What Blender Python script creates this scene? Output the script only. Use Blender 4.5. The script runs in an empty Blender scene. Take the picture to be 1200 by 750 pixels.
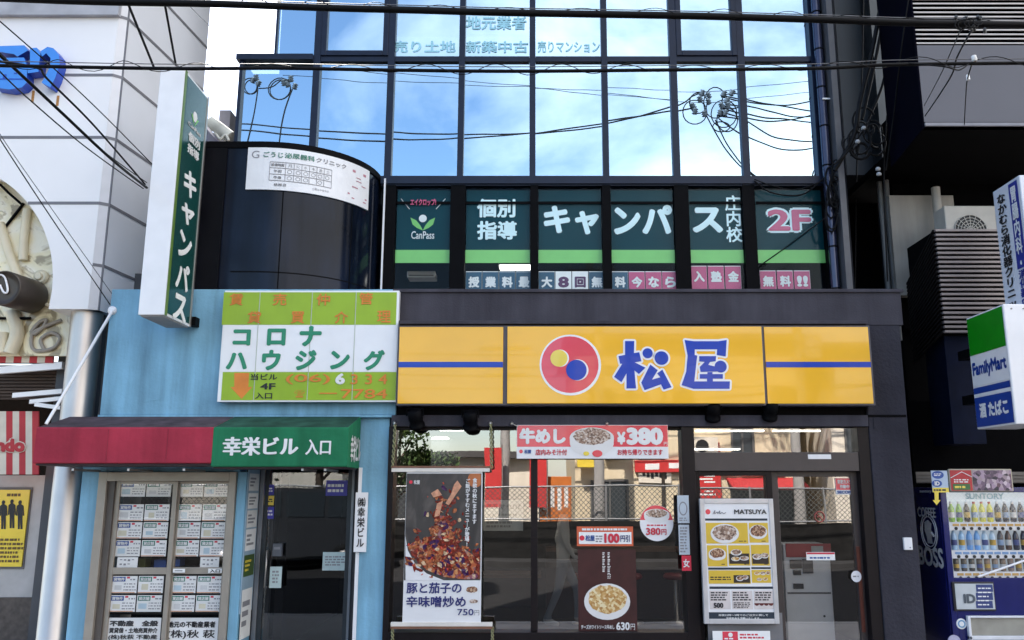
import bpy, bmesh, math, random
from mathutils import Vector, Matrix
random.seed(7)
C = bpy.context.scene.collection
R = math.radians

# ---------------------------------------------------------------- camera, sky, sun, exposure
CY, CZ, FX, PX0, PY0 = -9.5, 1.8, 1000.0, 625.0, 375.0
PITCH = math.atan(0.2)
cam = bpy.data.objects.new('camera', bpy.data.cameras.new('camera')); C.objects.link(cam)
cam.location = (0, CY, CZ); cam.rotation_euler = (math.pi / 2 + PITCH, 0, 0)
cam.data.sensor_width = 36; cam.data.lens = 36 * FX / 1200; cam.data.shift_x = -(PX0 - 600) / 1200
cam.data.clip_start = 0.05; cam.data.clip_end = 3000
sc = bpy.context.scene; sc.camera = cam
SUN_EL, SUN_AZ = R(50), R(-24)          # azimuth from +Y towards +X: the sun stands behind the building
sc.view_settings.view_transform = 'Standard'; sc.view_settings.look = 'None'
sc.view_settings.gamma = 1; sc.view_settings.use_curve_mapping = False
sc.view_settings.exposure = 1.8
sc.cycles.max_bounces = 10; sc.cycles.transparent_max_bounces = 16; sc.cycles.glossy_bounces = 5
sc.cycles.caustics_reflective = False; sc.cycles.caustics_refractive = False
sc.cycles.sample_clamp_indirect = 6

w = bpy.data.worlds.new('World'); sc.world = w; w.use_nodes = True
nt = w.node_tree; N = nt.nodes; L = nt.links
bg = N['Background']; bg.inputs['Strength'].default_value = 0.12
sky = N.new('ShaderNodeTexSky'); sky.sky_type = 'NISHITA'; sky.sun_disc = False
sky.sun_elevation = SUN_EL; sky.sun_rotation = SUN_AZ; sky.air_density = 1.0; sky.dust_density = 1.0; sky.ozone_density = 1.0
tc = N.new('ShaderNodeTexCoord'); mp = N.new('ShaderNodeMapping'); mp.inputs['Scale'].default_value = (1, 1, 1.7); mp.inputs['Location'].default_value = (3.13, 1.4, 0.35)
nz = N.new('ShaderNodeTexNoise'); nz.inputs['Scale'].default_value = 2.1; nz.inputs['Detail'].default_value = 9; nz.inputs['Roughness'].default_value = 0.55
nz.inputs['Distortion'].default_value = 0.3
rp = N.new('ShaderNodeValToRGB'); rp.color_ramp.elements[0].position = 0.485; rp.color_ramp.elements[1].position = 0.725
mx = N.new('ShaderNodeMix'); mx.data_type = 'RGBA'; mx.inputs['B'].default_value = (7.0, 7.1, 7.3, 1)
L.new(tc.outputs['Generated'], mp.inputs['Vector']); L.new(mp.outputs['Vector'], nz.inputs['Vector'])
sx = N.new('ShaderNodeSeparateXYZ'); ma = N.new('ShaderNodeMath'); ma.operation = 'MULTIPLY_ADD'; ma.inputs[1].default_value = 0.50
L.new(tc.outputs['Generated'], sx.inputs[0]); L.new(sx.outputs['X'], ma.inputs[0]); L.new(nz.outputs['Fac'], ma.inputs[2])
L.new(ma.outputs[0], rp.inputs['Fac']); L.new(rp.outputs['Color'], mx.inputs['Factor'])
L.new(sky.outputs['Color'], mx.inputs['A']); L.new(mx.outputs['Result'], bg.inputs['Color'])

sl = bpy.data.lights.new('sun', 'SUN'); sl.energy = 4.8; sl.angle = R(0.5); sl.color = (1, 0.95, 0.87)
so = bpy.data.objects.new('sun', sl); C.objects.link(so)
sd = Vector((math.sin(SUN_AZ) * math.cos(SUN_EL), math.cos(SUN_AZ) * math.cos(SUN_EL), math.sin(SUN_EL)))
so.rotation_euler = sd.to_track_quat('Z', 'Y').to_euler(); so.location = (0, 20, 30)

# ---------------------------------------------------------------- measuring: pixel of the 1200x750 photograph + depth -> metres
_s, _c = math.sin(PITCH), math.cos(PITCH)
def P(px, py, Y=0.0):
    u = PY0 - py; d = Vector((px - PX0, FX * _c - u * _s, FX * _s + u * _c))
    t = (Y - CY) / d.y
    return Vector((d.x * t, Y, CZ + d.z * t))
def X(px, py, Y=0.0): return P(px, py, Y).x
def Z(py, Y=0.0): return P(600, py, Y).z
def rect(a, b, c, d, Y):                     # px left, top, right, bottom -> x0, x1, z0, z1
    m = (b + d) / 2
    return X(a, m, Y), X(c, m, Y), Z(d, Y), Z(b, Y)
def PM(px, py, Yw, Yc):                      # where a thing across the street stands whose mirror image shows at that pixel
    p = P(px, py, 2 * Yc - Yw); return Vector((p.x, Yw, p.z))

# ---------------------------------------------------------------- materials
MATS = {}
def mat(name, col, rough=0.6, metal=0.0, var=0.12, scale=6.0, bump=0.0, bscale=60.0, spec=0.5, coat=0.0, streak=0.0, emit=0.0):
    if name in MATS: return MATS[name]
    m = bpy.data.materials.new(name); m.use_nodes = True; n = m.node_tree.nodes; l = m.node_tree.links
    b = n['Principled BSDF']; b.inputs['Roughness'].default_value = rough; b.inputs['Metallic'].default_value = metal
    b.inputs['Specular IOR Level'].default_value = spec; b.inputs['Coat Weight'].default_value = coat; b.inputs['Coat Roughness'].default_value = 0.02; b.inputs['Coat IOR'].default_value = 1.5
    col = tuple(col) + (1,)
    t = n.new('ShaderNodeTexCoord'); nn = n.new('ShaderNodeTexNoise'); nn.inputs['Scale'].default_value = scale; nn.inputs['Detail'].default_value = 6
    src = t.outputs['Object']
    l.new(src, nn.inputs['Vector'])
    r = n.new('ShaderNodeMapRange'); r.inputs['From Min'].default_value = 0.3; r.inputs['From Max'].default_value = 0.7
    r.inputs['To Min'].default_value = 1 - var; r.inputs['To Max'].default_value = 1 + var * 0.6
    l.new(nn.outputs['Fac'], r.inputs['Value'])
    fac = r.outputs['Result']
    if streak:
        mp = n.new('ShaderNodeMapping'); mp.inputs['Scale'].default_value = (4.5, 4.5, 0.35); l.new(src, mp.inputs['Vector'])
        n2 = n.new('ShaderNodeTexNoise'); n2.inputs['Scale'].default_value = 1.0; n2.inputs['Detail'].default_value = 9; n2.inputs['Roughness'].default_value = 0.62; l.new(mp.outputs['Vector'], n2.inputs['Vector'])
        r2 = n.new('ShaderNodeMapRange'); r2.inputs['From Min'].default_value = 0.35; r2.inputs['From Max'].default_value = 0.62
        r2.inputs['To Min'].default_value = 1 - streak; r2.inputs['To Max'].default_value = 1.03; l.new(n2.outputs['Fac'], r2.inputs['Value'])
        mm = n.new('ShaderNodeMath'); mm.operation = 'MULTIPLY'; l.new(fac, mm.inputs[0]); l.new(r2.outputs['Result'], mm.inputs[1]); fac = mm.outputs[0]
    v = n.new('ShaderNodeVectorMath'); v.operation = 'SCALE'; v.inputs[0].default_value = col[:3]; l.new(fac, v.inputs['Scale'])
    l.new(v.outputs['Vector'], b.inputs['Base Color'])
    if bump:
        n3 = n.new('ShaderNodeTexNoise'); n3.inputs['Scale'].default_value = bscale; n3.inputs['Detail'].default_value = 4; l.new(src, n3.inputs['Vector'])
        bp = n.new('ShaderNodeBump'); bp.inputs['Strength'].default_value = bump; bp.inputs['Distance'].default_value = 0.02
        l.new(n3.outputs['Fac'], bp.inputs['Height']); l.new(bp.outputs['Normal'], b.inputs['Normal'])
    if emit:
        b.inputs['Emission Color'].default_value = col; b.inputs['Emission Strength'].default_value = emit
    MATS[name] = m; return m
def glass(name, base, tint, trans, wob=0.02, fres=1.0):
    m = bpy.data.materials.new(name); m.use_nodes = True; n = m.node_tree.nodes; l = m.node_tree.links
    n.remove(n['Principled BSDF']); out = n['Material Output']
    g = n.new('ShaderNodeBsdfGlossy'); g.inputs['Roughness'].default_value = 0.0; g.inputs['Color'].default_value = tuple(tint) + (1,)
    t = n.new('ShaderNodeBsdfTransparent'); t.inputs['Color'].default_value = tuple(trans) + (1,)
    f = n.new('ShaderNodeLayerWeight'); f.inputs['Blend'].default_value = 0.5        # thin pane: the same from both sides
    pw = n.new('ShaderNodeMath'); pw.operation = 'POWER'; pw.inputs[1].default_value = 5; l.new(f.outputs['Facing'], pw.inputs[0])
    a = n.new('ShaderNodeMath'); a.operation = 'MULTIPLY_ADD'; a.inputs[1].default_value = 0.9 * fres; a.inputs[2].default_value = base + 0.05 * fres; a.use_clamp = True
    l.new(pw.outputs[0], a.inputs[0])
    x = n.new('ShaderNodeMixShader'); l.new(a.outputs[0], x.inputs[0]); l.new(t.outputs[0], x.inputs[1]); l.new(g.outputs[0], x.inputs[2]); l.new(x.outputs[0], out.inputs['Surface'])
    tcx = n.new('ShaderNodeTexCoord'); nn = n.new('ShaderNodeTexNoise'); nn.inputs['Scale'].default_value = 1.3; nn.inputs['Detail'].default_value = 1
    l.new(tcx.outputs['Object'], nn.inputs['Vector'])
    b = n.new('ShaderNodeBump'); b.inputs['Strength'].default_value = wob; b.inputs['Distance'].default_value = 0.05
    l.new(nn.outputs['Fac'], b.inputs['Height']); l.new(b.outputs['Normal'], g.inputs['Normal'])
    MATS[name] = m; return m
def ramp_mat(name, stops, scale=12.0, kind='noise', rough=0.5, coords='Object', dist=0.0, metal=0.0, bump=0.0, stretch=(1, 1, 1)):
    m = bpy.data.materials.new(name); m.use_nodes = True; n = m.node_tree.nodes; l = m.node_tree.links; b = n['Principled BSDF']
    b.inputs['Roughness'].default_value = rough; b.inputs['Metallic'].default_value = metal
    t = n.new('ShaderNodeTexCoord'); mp = n.new('ShaderNodeMapping'); mp.inputs['Scale'].default_value = stretch; l.new(t.outputs[coords], mp.inputs['Vector'])
    if kind == 'noise':
        s = n.new('ShaderNodeTexNoise'); s.inputs['Scale'].default_value = scale; s.inputs['Detail'].default_value = 5; s.inputs['Distortion'].default_value = dist; o = s.outputs['Fac']
    elif kind == 'voronoi':
        s = n.new('ShaderNodeTexVoronoi'); s.inputs['Scale'].default_value = scale
        hs = n.new('ShaderNodeSeparateColor'); l.new(s.outputs['Color'], hs.inputs[0]); o = hs.outputs[0]
    else:
        s = n.new('ShaderNodeTexWave'); s.inputs['Scale'].default_value = scale; s.inputs['Distortion'].default_value = dist; s.inputs['Detail'].default_value = 3; o = s.outputs['Fac']
    l.new(mp.outputs['Vector'], s.inputs['Vector'])
    r = n.new('ShaderNodeValToRGB'); e = r.color_ramp.elements
    while len(e) < len(stops): e.new(0.5)
    for i, (p, c) in enumerate(stops): e[i].position = p; e[i].color = tuple(c) + (1,)
    l.new(o, r.inputs['Fac']); l.new(r.outputs['Color'], b.inputs['Base Color'])
    if bump:
        bp = n.new('ShaderNodeBump'); bp.inputs['Strength'].default_value = bump; bp.inputs['Distance'].default_value = 0.05; l.new(o, bp.inputs['Height']); l.new(bp.outputs['Normal'], b.inputs['Normal'])
    MATS[name] = m; return m

white = mat('white_paint', (0.78, 0.78, 0.80), 0.45, var=0.06)
panelw = mat('white_cladding', (0.80, 0.785, 0.79), 0.35, var=0.04, scale=1.2)
bluew = mat('sky_blue_paint', (0.225, 0.465, 0.635), 0.6, var=0.16, scale=2.0, bump=0.2, bscale=30, streak=0.34, spec=0.3)
greyst = mat('grey_stucco', (0.042, 0.041, 0.053), 0.9, var=0.15, scale=3, bump=0.6, bscale=26, spec=0.15, streak=0.15)
greyfl = mat('grey_fascia', (0.064, 0.061, 0.076), 0.8, var=0.2, scale=2.2, bump=0.2, bscale=50, streak=0.25, spec=0.15)
darkf = mat('dark_bronze_frame', (0.012, 0.009, 0.010), 0.4, var=0.15, spec=0.2)
navyf = mat('navy_frame', (0.008, 0.014, 0.034), 0.35, var=0.2, spec=0.25)
blackf = mat('black_metal', (0.004, 0.004, 0.005), 0.5, var=0.2, spec=0.04)
navyw = mat('navy_tower_panel', (0.006, 0.011, 0.026), 0.14, var=0.5, scale=1.6, bump=0.05, bscale=4, streak=0.5, spec=0.18)
beigef = mat('beige_aluminium', (0.36, 0.32, 0.27), 0.4, var=0.1, metal=0.3)
steel = mat('brushed_steel', (0.54, 0.50, 0.47), 0.42, metal=1.0, var=0.08, scale=3, streak=0.06)
yellow = mat('yellow_acrylic', (0.92, 0.49, 0.035), 0.08, var=0.05, scale=2, coat=0.45, spec=0.3)
bluep = mat('blue_acrylic', (0.012, 0.055, 0.42), 0.15, var=0.05, coat=0.2, spec=0.25)
whitep = mat('white_acrylic', (0.82, 0.82, 0.84), 0.2, var=0.03, coat=0.3)
redp = mat('red_acrylic', (0.72, 0.05, 0.085), 0.15, var=0.05, coat=0.5)
yelp = mat('bright_yellow', (0.80, 0.62, 0.08), 0.2, var=0.05, coat=0.4)
lime = mat('lime_panel', (0.29, 0.45, 0.010), 0.35, var=0.06, streak=0.05)
orange = mat('faded_orange', (0.72, 0.22, 0.02), 0.4, var=0.12)
greent = mat('green_letter', (0.012, 0.24, 0.12), 0.3, var=0.05)
maroon = mat('maroon_canvas', (0.39, 0.032, 0.060), 0.7, var=0.2, scale=2.5, bump=0.9, bscale=4, streak=0.2, spec=0.25)
greena = mat('green_canvas', (0.014, 0.17, 0.075), 0.7, var=0.2, scale=2.5, bump=0.9, bscale=4, streak=0.25, spec=0.25)
whitet = mat('white_lettering', (0.8, 0.8, 0.8), 0.5, var=0.04)
black = mat('black_ink', (0.012, 0.012, 0.014), 0.5, var=0.1)
teal = mat('teal_window_film', (0.0008, 0.042, 0.056), 0.5, spec=0.1, var=0.12, scale=2)
lgreen = mat('light_green_film', (0.22, 0.60, 0.16), 0.5, var=0.05)
palet = mat('pale_blue_letter', (0.72, 0.90, 0.94), 0.4, var=0.04)
pinkf = mat('pink_card', (0.52, 0.07, 0.19), 0.4, var=0.06)
pinkt = mat('pink_letter', (0.60, 0.10, 0.22), 0.4, var=0.05)
dbluef = mat('dark_blue_card', (0.012, 0.075, 0.14), 0.4, var=0.06)
paper = mat('white_paper', (0.86, 0.86, 0.85), 0.6, var=0.05)
paperg = mat('grey_paper', (0.80, 0.80, 0.78), 0.6, var=0.08)
greenink = mat('green_ink', (0.02, 0.20, 0.14), 0.5, var=0.1)
blueink = mat('blue_ink', (0.03, 0.09, 0.33), 0.5, var=0.1)
navyink = mat('navy_ink', (0.02, 0.025, 0.16), 0.5, var=0.1)
redink = mat('red_ink', (0.60, 0.03, 0.06), 0.5, var=0.1)
greyink = mat('grey_ink', (0.25, 0.25, 0.27), 0.5, var=0.1)
orink = mat('orange_ink', (0.65, 0.25, 0.08), 0.5, var=0.1)
rubber = mat('black_cable', (0.004, 0.004, 0.005), 0.6, var=0.2, spec=0.15)
greyw = mat('grey_wire', (0.10, 0.10, 0.11), 0.5, var=0.2)
navyv = mat('vending_navy', (0.006, 0.010, 0.11), 0.25, var=0.08, coat=0.3)
g_up = glass('mirror_blue_glass', 0.60, (0.66, 0.87, 1.0), (0.55, 0.65, 0.75), 0.018)
g_2f = glass('office_glass', 0.0, (0.8, 0.93, 1.0), (0.93, 0.97, 0.97), 0.02, 0.22)
g_sh = glass('shop_glass', 0.24, (1.0, 0.96, 0.94), (0.82, 0.82, 0.80), 0.02)
g_dr = glass('entrance_glass', 0.05, (0.9, 0.95, 1.0), (0.75, 0.78, 0.78), 0.03)
g_cl = glass('clear_glass', 0.02, (1, 1, 1), (0.99, 0.99, 0.99), 0.01)

# ---------------------------------------------------------------- mesh builder
W = {}
class MB:
    def __init__(s): s.v = []; s.f = []; s.i = []; s.m = 0; s.sm = []
    def add(s, vs, fs, smooth=False):
        o = len(s.v); s.v += [Vector(v) for v in vs]
        for f in fs: s.f.append([o + k for k in f]); s.i.append(s.m); s.sm.append(smooth)
        return s
    def box(s, x0, x1, y0, y1, z0, z1):
        return s.add([(x0, y0, z0), (x1, y0, z0), (x1, y1, z0), (x0, y1, z0), (x0, y0, z1), (x1, y0, z1), (x1, y1, z1), (x0, y1, z1)],
                     [(3, 2, 1, 0), (4, 5, 6, 7), (0, 1, 5, 4), (1, 2, 6, 5), (2, 3, 7, 6), (3, 0, 4, 7)])
    def pbox(s, a, b, c, d, Y, t=0.05):        # pixel rectangle at depth Y, t thick towards the back
        x0, x1, z0, z1 = rect(a, b, c, d, Y); return s.box(x0, x1, Y, Y + t, z0, z1)
    def quad(s, *p): return s.add(p, [tuple(range(len(p)))])
    def prism(s, pts, off, cap=True):          # polygon points (3D) swept by off
        off = Vector(off); n = len(pts); a = [Vector(p) for p in pts]; b = [p + off for p in a]
        fs = [(k, (k + 1) % n, n + (k + 1) % n, n + k) for k in range(n)]
        s.add(a + b, fs)
        if cap: s.add(a, [tuple(range(n))][:1]); s.add(b, [tuple(range(n - 1, -1, -1))])
        return s
    def tube(s, pts, r, n=8, caps=True):
        pts = [Vector(p) for p in pts]; vs = []; fs = []; up = None
        for i, p in enumerate(pts):
            t = (pts[min(i + 1, len(pts) - 1)] - pts[max(i - 1, 0)]).normalized()
            if up is None: up = t.orthogonal().normalized()
            up = (up - t * up.dot(t)); up = up.normalized() if up.length > 1e-6 else t.orthogonal().normalized()
            q = t.cross(up); rr = r[i] if isinstance(r, (list, tuple)) else r
            for k in range(n):
                a = 2 * math.pi * k / n; vs.append(p + (up * math.cos(a) + q * math.sin(a)) * rr)
        m = len(pts)
        for i in range(m - 1):
            for k in range(n): fs.append((i * n + k, i * n + (k + 1) % n, (i + 1) * n + (k + 1) % n, (i + 1) * n + k))
        s.add(vs, fs, True)
        if caps and n > 2:
            s.add(vs[:n], [tuple(range(n - 1, -1, -1))]); s.add(vs[-n:], [tuple(range(n))])
        return s
    def lathe(s, c, prof, axis=(0, 0, 1), n=20):   # profile (radius, height along axis)
        ax = Vector(axis).normalized(); u = ax.orthogonal().normalized(); q = ax.cross(u); c = Vector(c); vs = []; fs = []
        for r, h in prof:
            for k in range(n):
                a = 2 * math.pi * k / n; vs.append(c + ax * h + (u * math.cos(a) + q * math.sin(a)) * r)
        for i in range(len(prof) - 1):
            for k in range(n): fs.append((i * n + k, i * n + (k + 1) % n, (i + 1) * n + (k + 1) % n, (i + 1) * n + k))
        s.add(vs, fs, True); s.add(vs[:n], [tuple(range(n - 1, -1, -1))]); s.add(vs[-n:], [tuple(range(n))]); return s
    def disc(s, c, rx, rz, n=28, a0=0, a1=2 * math.pi):   # facing the street (-y)
        c = Vector(c); k = n if a1 - a0 > 6.2 else n + 1
        return s.add([c + Vector((rx * math.cos(a0 + (a1 - a0) * i / n), 0, rz * math.sin(a0 + (a1 - a0) * i / n))) for i in range(k)], [tuple(range(k))])
    def build(s, name, m, parent=None, bevel=0.0, loc=None):
        me = bpy.data.meshes.new(name)
        if parent is not None: o0 = W[parent.name]
        elif loc is not None: o0 = Vector(loc)
        else:
            lo = [min(v[k] for v in s.v) for k in range(3)]; hi = [max(v[k] for v in s.v) for k in range(3)]
            o0 = Vector(((lo[0] + hi[0]) / 2, (lo[1] + hi[1]) / 2, lo[2]))
        me.from_pydata([v - o0 for v in s.v], [], s.f)
        for x in (m if isinstance(m, (list, tuple)) else [m]): me.materials.append(x)
        me.polygons.foreach_set('material_index', s.i); me.polygons.foreach_set('use_smooth', s.sm); me.update()
        o = bpy.data.objects.new(name, me); C.objects.link(o)
        if parent is not None: o.parent = parent
        else: o.location = o0
        W[o.name] = o0
        if bevel:
            b = o.modifiers.new('bevel', 'BEVEL'); b.width = bevel; b.segments = 2; b.limit_method = 'ANGLE'
        return o
def tag(o, label=None, cat=None, group=None, kind=None):
    if label: o['label'] = label
    if cat: o['category'] = cat
    if group: o['group'] = group
    if kind: o['kind'] = kind
    return o
def thing(name, label, cat, loc, group=None):
    o = bpy.data.objects.new(name, None); C.objects.link(o); o.location = loc; o.empty_display_size = 0.1
    W[o.name] = Vector(loc); return tag(o, label, cat, group)
def dup(root, loc):
    r = root.copy(); C.objects.link(r); r.location = loc
    for ch in root.children:
        c = ch.copy(); C.objects.link(c); c.parent = r
        for g in ch.children:
            d = g.copy(); C.objects.link(d); d.parent = c
    W[r.name] = Vector(loc)
    return r

# ---------------------------------------------------------------- lettering
_tx = {}
def glyphs(s, align='CENTER', line=1.0):
    k = (s, align, line)
    if k not in _tx:
        c = bpy.data.curves.new('lettering', 'FONT'); c.body = s; c.resolution_u = 3; c.align_x = align; c.space_line = line
        o = bpy.data.objects.new('lettering', c); C.objects.link(o); bpy.context.view_layer.update()
        me = bpy.data.meshes.new_from_object(o.evaluated_get(bpy.context.evaluated_depsgraph_get()))
        vs = [(v.co.x, v.co.y) for v in me.vertices]; fs = [tuple(p.vertices) for p in me.polygons]
        bpy.data.objects.remove(o); bpy.data.meshes.remove(me); bpy.data.curves.remove(c)
        _tx[k] = (vs, fs)
    return _tx[k]
def letter_into(mb, s, fmap, bold=0.0, bx=None, align='CENTER', line=1.0, lift=0.0005):
    """fmap(u, v, w): u, v in 0..1 over the text's own bounding box, w metres off the surface."""
    vs, fs = glyphs(s, align, line)
    x0 = min(v[0] for v in vs); x1 = max(v[0] for v in vs); y0 = min(v[1] for v in vs); y1 = max(v[1] for v in vs)
    bx_ = bold if bx is None else bx
    sh = [(0, 0)]
    if bold or bx_:
        sh += [(bx_, 0), (-bx_, 0), (0, bold), (0, -bold), (bx_ * .7, bold * .7), (-bx_ * .7, bold * .7), (bx_ * .7, -bold * .7), (-bx_ * .7, -bold * .7)]
        if bold == 0: sh = [(0, 0), (bx_, 0), (-bx_, 0)]
    x0 -= bx_; x1 += bx_; y0 -= bold; y1 += bold
    sx, sy = max(x1 - x0, 1e-4), max(y1 - y0, 1e-4)
    for k, (dx, dy) in enumerate(sh):
        mb.add([fmap((x + dx - x0) / sx, (y + dy - y0) / sy, lift * (len(sh) - k)) for x, y in vs], fs)
def flat(a, b, c, d, Y):                       # mapping onto a pixel rectangle on a street-facing plane
    x0, x1, z0, z1 = rect(a, b, c, d, Y)
    return lambda u, v, w: Vector((x0 + (x1 - x0) * u, Y - 0.0015 - w, z0 + (z1 - z0) * v))
def plane_map(o, U, V, Nn):
    o, U, V, Nn = Vector(o), Vector(U), Vector(V), Vector(Nn)
    return lambda u, v, w: o + U * u + V * v + Nn * (w + 0.0015)
def sub(fm, a, b, c, d):                       # a window of another mapping: u a..c, v b..d
    return lambda u, v, w: fm(a + (c - a) * u, b + (d - b) * v, w)
def text(s, a, b, c, d, Y, m, parent, bold=0.0, name='lettering', **k):
    mb = MB(); letter_into(mb, s, flat(a, b, c, d, Y), bold, **k); return mb.build(name, m, parent)
def vert(s): return '\n'.join(s.replace('ー', '｜'))
def dashes(mb, a, b, c, d, Y, rows, seed=0, fill=0.55, lo=1.5, hi=5):   # lines of print too small to read
    rg = random.Random(seed); h = (d - b) / rows
    for r in range(rows):
        x = a
        end = c - rg.random() * (c - a) * 0.25
        while x < end - 1:
            wd = min(rg.uniform(lo, hi), end - x)
            x0, x1, z0, z1 = rect(x, b + h * r + h * (1 - fill) / 2, x + wd, b + h * (r + 1) - h * (1 - fill) / 2, Y)
            mb.add([(x0, Y, z0), (x1, Y, z0), (x1, Y, z1), (x0, Y, z1)], [(0, 1, 2, 3)])
            x += wd + rg.uniform(0.6, 1.4)
def pq(mb, a, b, c, d, Y):
    x0, x1, z0, z1 = rect(a, b, c, d, Y); mb.add([(x0, Y, z0), (x1, Y, z0), (x1, Y, z1), (x0, Y, z1)], [(0, 1, 2, 3)])
def pdisc(mb, px, py, rx, ry, Y, n=28):
    c = P(px, py, Y); k = (X(px + 10, py, Y) - X(px, py, Y)) / 10; mb.disc(c, rx * k, ry * k * 1.0, n)

# ================================================================ GROUND
asphalt = mat('asphalt', (0.030, 0.030, 0.031), 0.95, var=0.25, scale=5, bump=0.4, bscale=180, spec=0.08)
paving = mat('pavement', (0.40, 0.38, 0.36), 0.9, var=0.15, scale=2, bump=0.2, bscale=120, spec=0.1)
concrete = mat('kerb_concrete', (0.34, 0.33, 0.32), 0.8, var=0.12)
m = MB(); m.quad((-400, -400, -0.13), (400, -400, -0.13), (400, 400, -0.13), (-400, 400, -0.13)); tag(m.build('ground', asphalt), kind='structure')
m = MB(); m.box(-60, 60, -2.6, 12, -0.2, 0.0); tag(m.build('pavement', paving), kind='structure')
m = MB(); m.box(-60, 60, -2.76, -2.604, -0.2, 0.008); tag(m.build('kerb', concrete, bevel=0.015), kind='structure')
m = MB(); m.box(-80, 80, -40, -13.2, -0.2, 0.0); tag(m.build('footpath', mat('dark_tarmac', (0.035, 0.035, 0.036), 0.9, var=.3, scale=3, spec=.2)), kind='structure')
m = MB(); m.box(-80, 80, -13.19, -13.04, -0.2, 0.008); tag(m.build('kerb', MATS['dark_tarmac'], bevel=0.015), kind='structure')
# ================================================================ THE BUILDING
YC = 1.2                                                        # curtain wall
bld = thing('office_building', 'multi-storey building with mirror blue window wall over sky blue and grey shop fronts', 'building', (0, 0, 0))
zP = Z(339, 0)                                                  # top of the one-storey front
xL, xR = X(123, 420, 0), X(1061, 480, 0)
x460 = X(455, 420, 0)
# sky blue front
m = MB()
x0, x1, z0, z1 = rect(124, 339, 466, 486, 0)
m.box(x0, x1, 0, 0.6, z0, z1)
m.box(x0 - 0.012, x1, -0.018, 0.3, z0 - 0.03, z0 - 0.002)       # drip ledge
bl = m.build('upper_blue_wall', bluew, bld, bevel=0.006)
m = MB()
zl = z0 - 0.032
zw = Z(553, .06)                                                # top of the window and the entrance
def xx(px, Y=0.06): return X(px, 640, Y)
m.box(xx(88), xx(275), 0.06, 0.3, zw + 0.002, zl)
m.box(xx(88), xx(112), 0.06, 0.6, 0, zw)
m.box(xx(273), xx(284), 0.06, 0.6, 0, zw)
m.box(xx(275) + .002, xx(417), 0.06, 0.4, Z(546, .06), zl)
m.box(xx(417), xx(452), 0.06, 0.6, 0, zl)
m.build('lower_blue_wall', bluew, bld, bevel=0.004)
# repaired patches on the blue wall
m = MB(); 
for a, b, c, d in ((278, 449, 291, 470),): pass
m.pbox(178, 451, 189, 469, -0.004, 0.003); m.pbox(193, 421, 218, 478, -0.003, 0.002)
m.build('patch', bluew, bld)
# grey fascia and stucco piers
m = MB(); m.box(x460 + 0.03, X(1057, 362, 0), 0, 0.5, Z(381, 0), zP); m.box(x460 + .03, X(1058, 342, 0), -0.025, -.002, zP - 0.04, zP)
m.build('parapet', greyfl, bld, bevel=0.006)
m = MB(); m.box(X(1026, 600, 0), X(1073, 600, 0), 0.002, 0.7, 0, Z(381, 0) - 0.002); m.build('stucco_pier', greyst, bld, bevel=0.01)
m = MB(); m.box(x460 + 0.03, X(1026, 600, 0) - 0.002, 0.05, 0.4, Z(486, 0), Z(381, 0) - .002); m.build('sign_shadow_backing', blackf, bld)  # coloured black to stand in for the shadow gap round the sign
m = MB(); m.pbox(1001, 486, 1062, 489, -0.002, 0.01); m.build('joint', blackf, bld)
# ledge over the shop sign
m = MB(); m.box(X(467, 378, -.22), X(1017, 378, -.22), -0.22, 0, Z(379.5, -.22), Z(375.5, -.22)); m.build('sign_ledge', greyfl, bld, bevel=0.004)
# roof of the low front
m = MB(); m.box(X(235, 339, 0), X(1055, 339, 0) - .05, 0.5, YC + 0.2, zP - 0.25, zP - 0.1); m.build('roof', greyfl, bld)
# curtain wall
zA, zB = Z(71, YC), Z(211, YC)
cols = [(280, 4), (369, 8), (457, 8), (540.5, 7), (624, 7), (709, 7), (790.5, 8), (871, 8), (957, 7)]
cx = [X(p, 140, YC) for p, _ in cols]; cw = [0.0085 * 0 + w_ * (X(601, 140, YC) - X(600, 140, YC)) for _, w_ in cols]
zTop = 17.0
m = MB()
for k in range(len(cx)):
    top = zTop if k > 0 else zA
    m = MB(); m.box(cx[k] - cw[k] / 2, cx[k] + cw[k] / 2, YC - 0.06, YC + 0.08, zB, top); m.build('mullion', navyf, bld)
xa = X(326, 40, YC)
m = MB()
m.box(cx[0] - 0.06, cx[1] - cw[1] / 2, YC - 0.11, YC + 0.1, zA - 0.035, zA + 0.045)      # ledge at the step
hz = [zA + 2.75, zA + 5.5]
for k in range(1, len(cx) - 1):
    for z in [zA] + hz:
        m.box(cx[k] + cw[k] / 2 + .002, cx[k + 1] - cw[k + 1] / 2 - .002, YC - 0.045, YC + 0.08, z - 0.035, z + 0.04)
m.box(xa - 0.03, xa + 0.0, YC - 0.03, YC + .06, zA + .05, zTop)
for z in hz: m.box(xa + .002, cx[1] - cw[1] / 2 - .002, YC - 0.045, YC + 0.08, z - 0.035, z + 0.04)
m.build('transom', navyf, bld)
rg = random.Random(3)
def pane(x0, x1, z0, z1, Y, g, name='window_pane', tilt=0.0018, par=None):
    m = MB(); a, b = rg.uniform(-tilt, tilt), rg.uniform(-tilt, tilt)
    hx, hz_ = (x1 - x0) / 2, (z1 - z0) / 2
    m.quad((x0, Y - a * hx - b * hz_, z0), (x1, Y + a * hx - b * hz_, z0), (x1, Y + a * hx + b * hz_, z1), (x0, Y - a * hx + b * hz_, z1))
    return m.build(name, g, par or bld)
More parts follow.
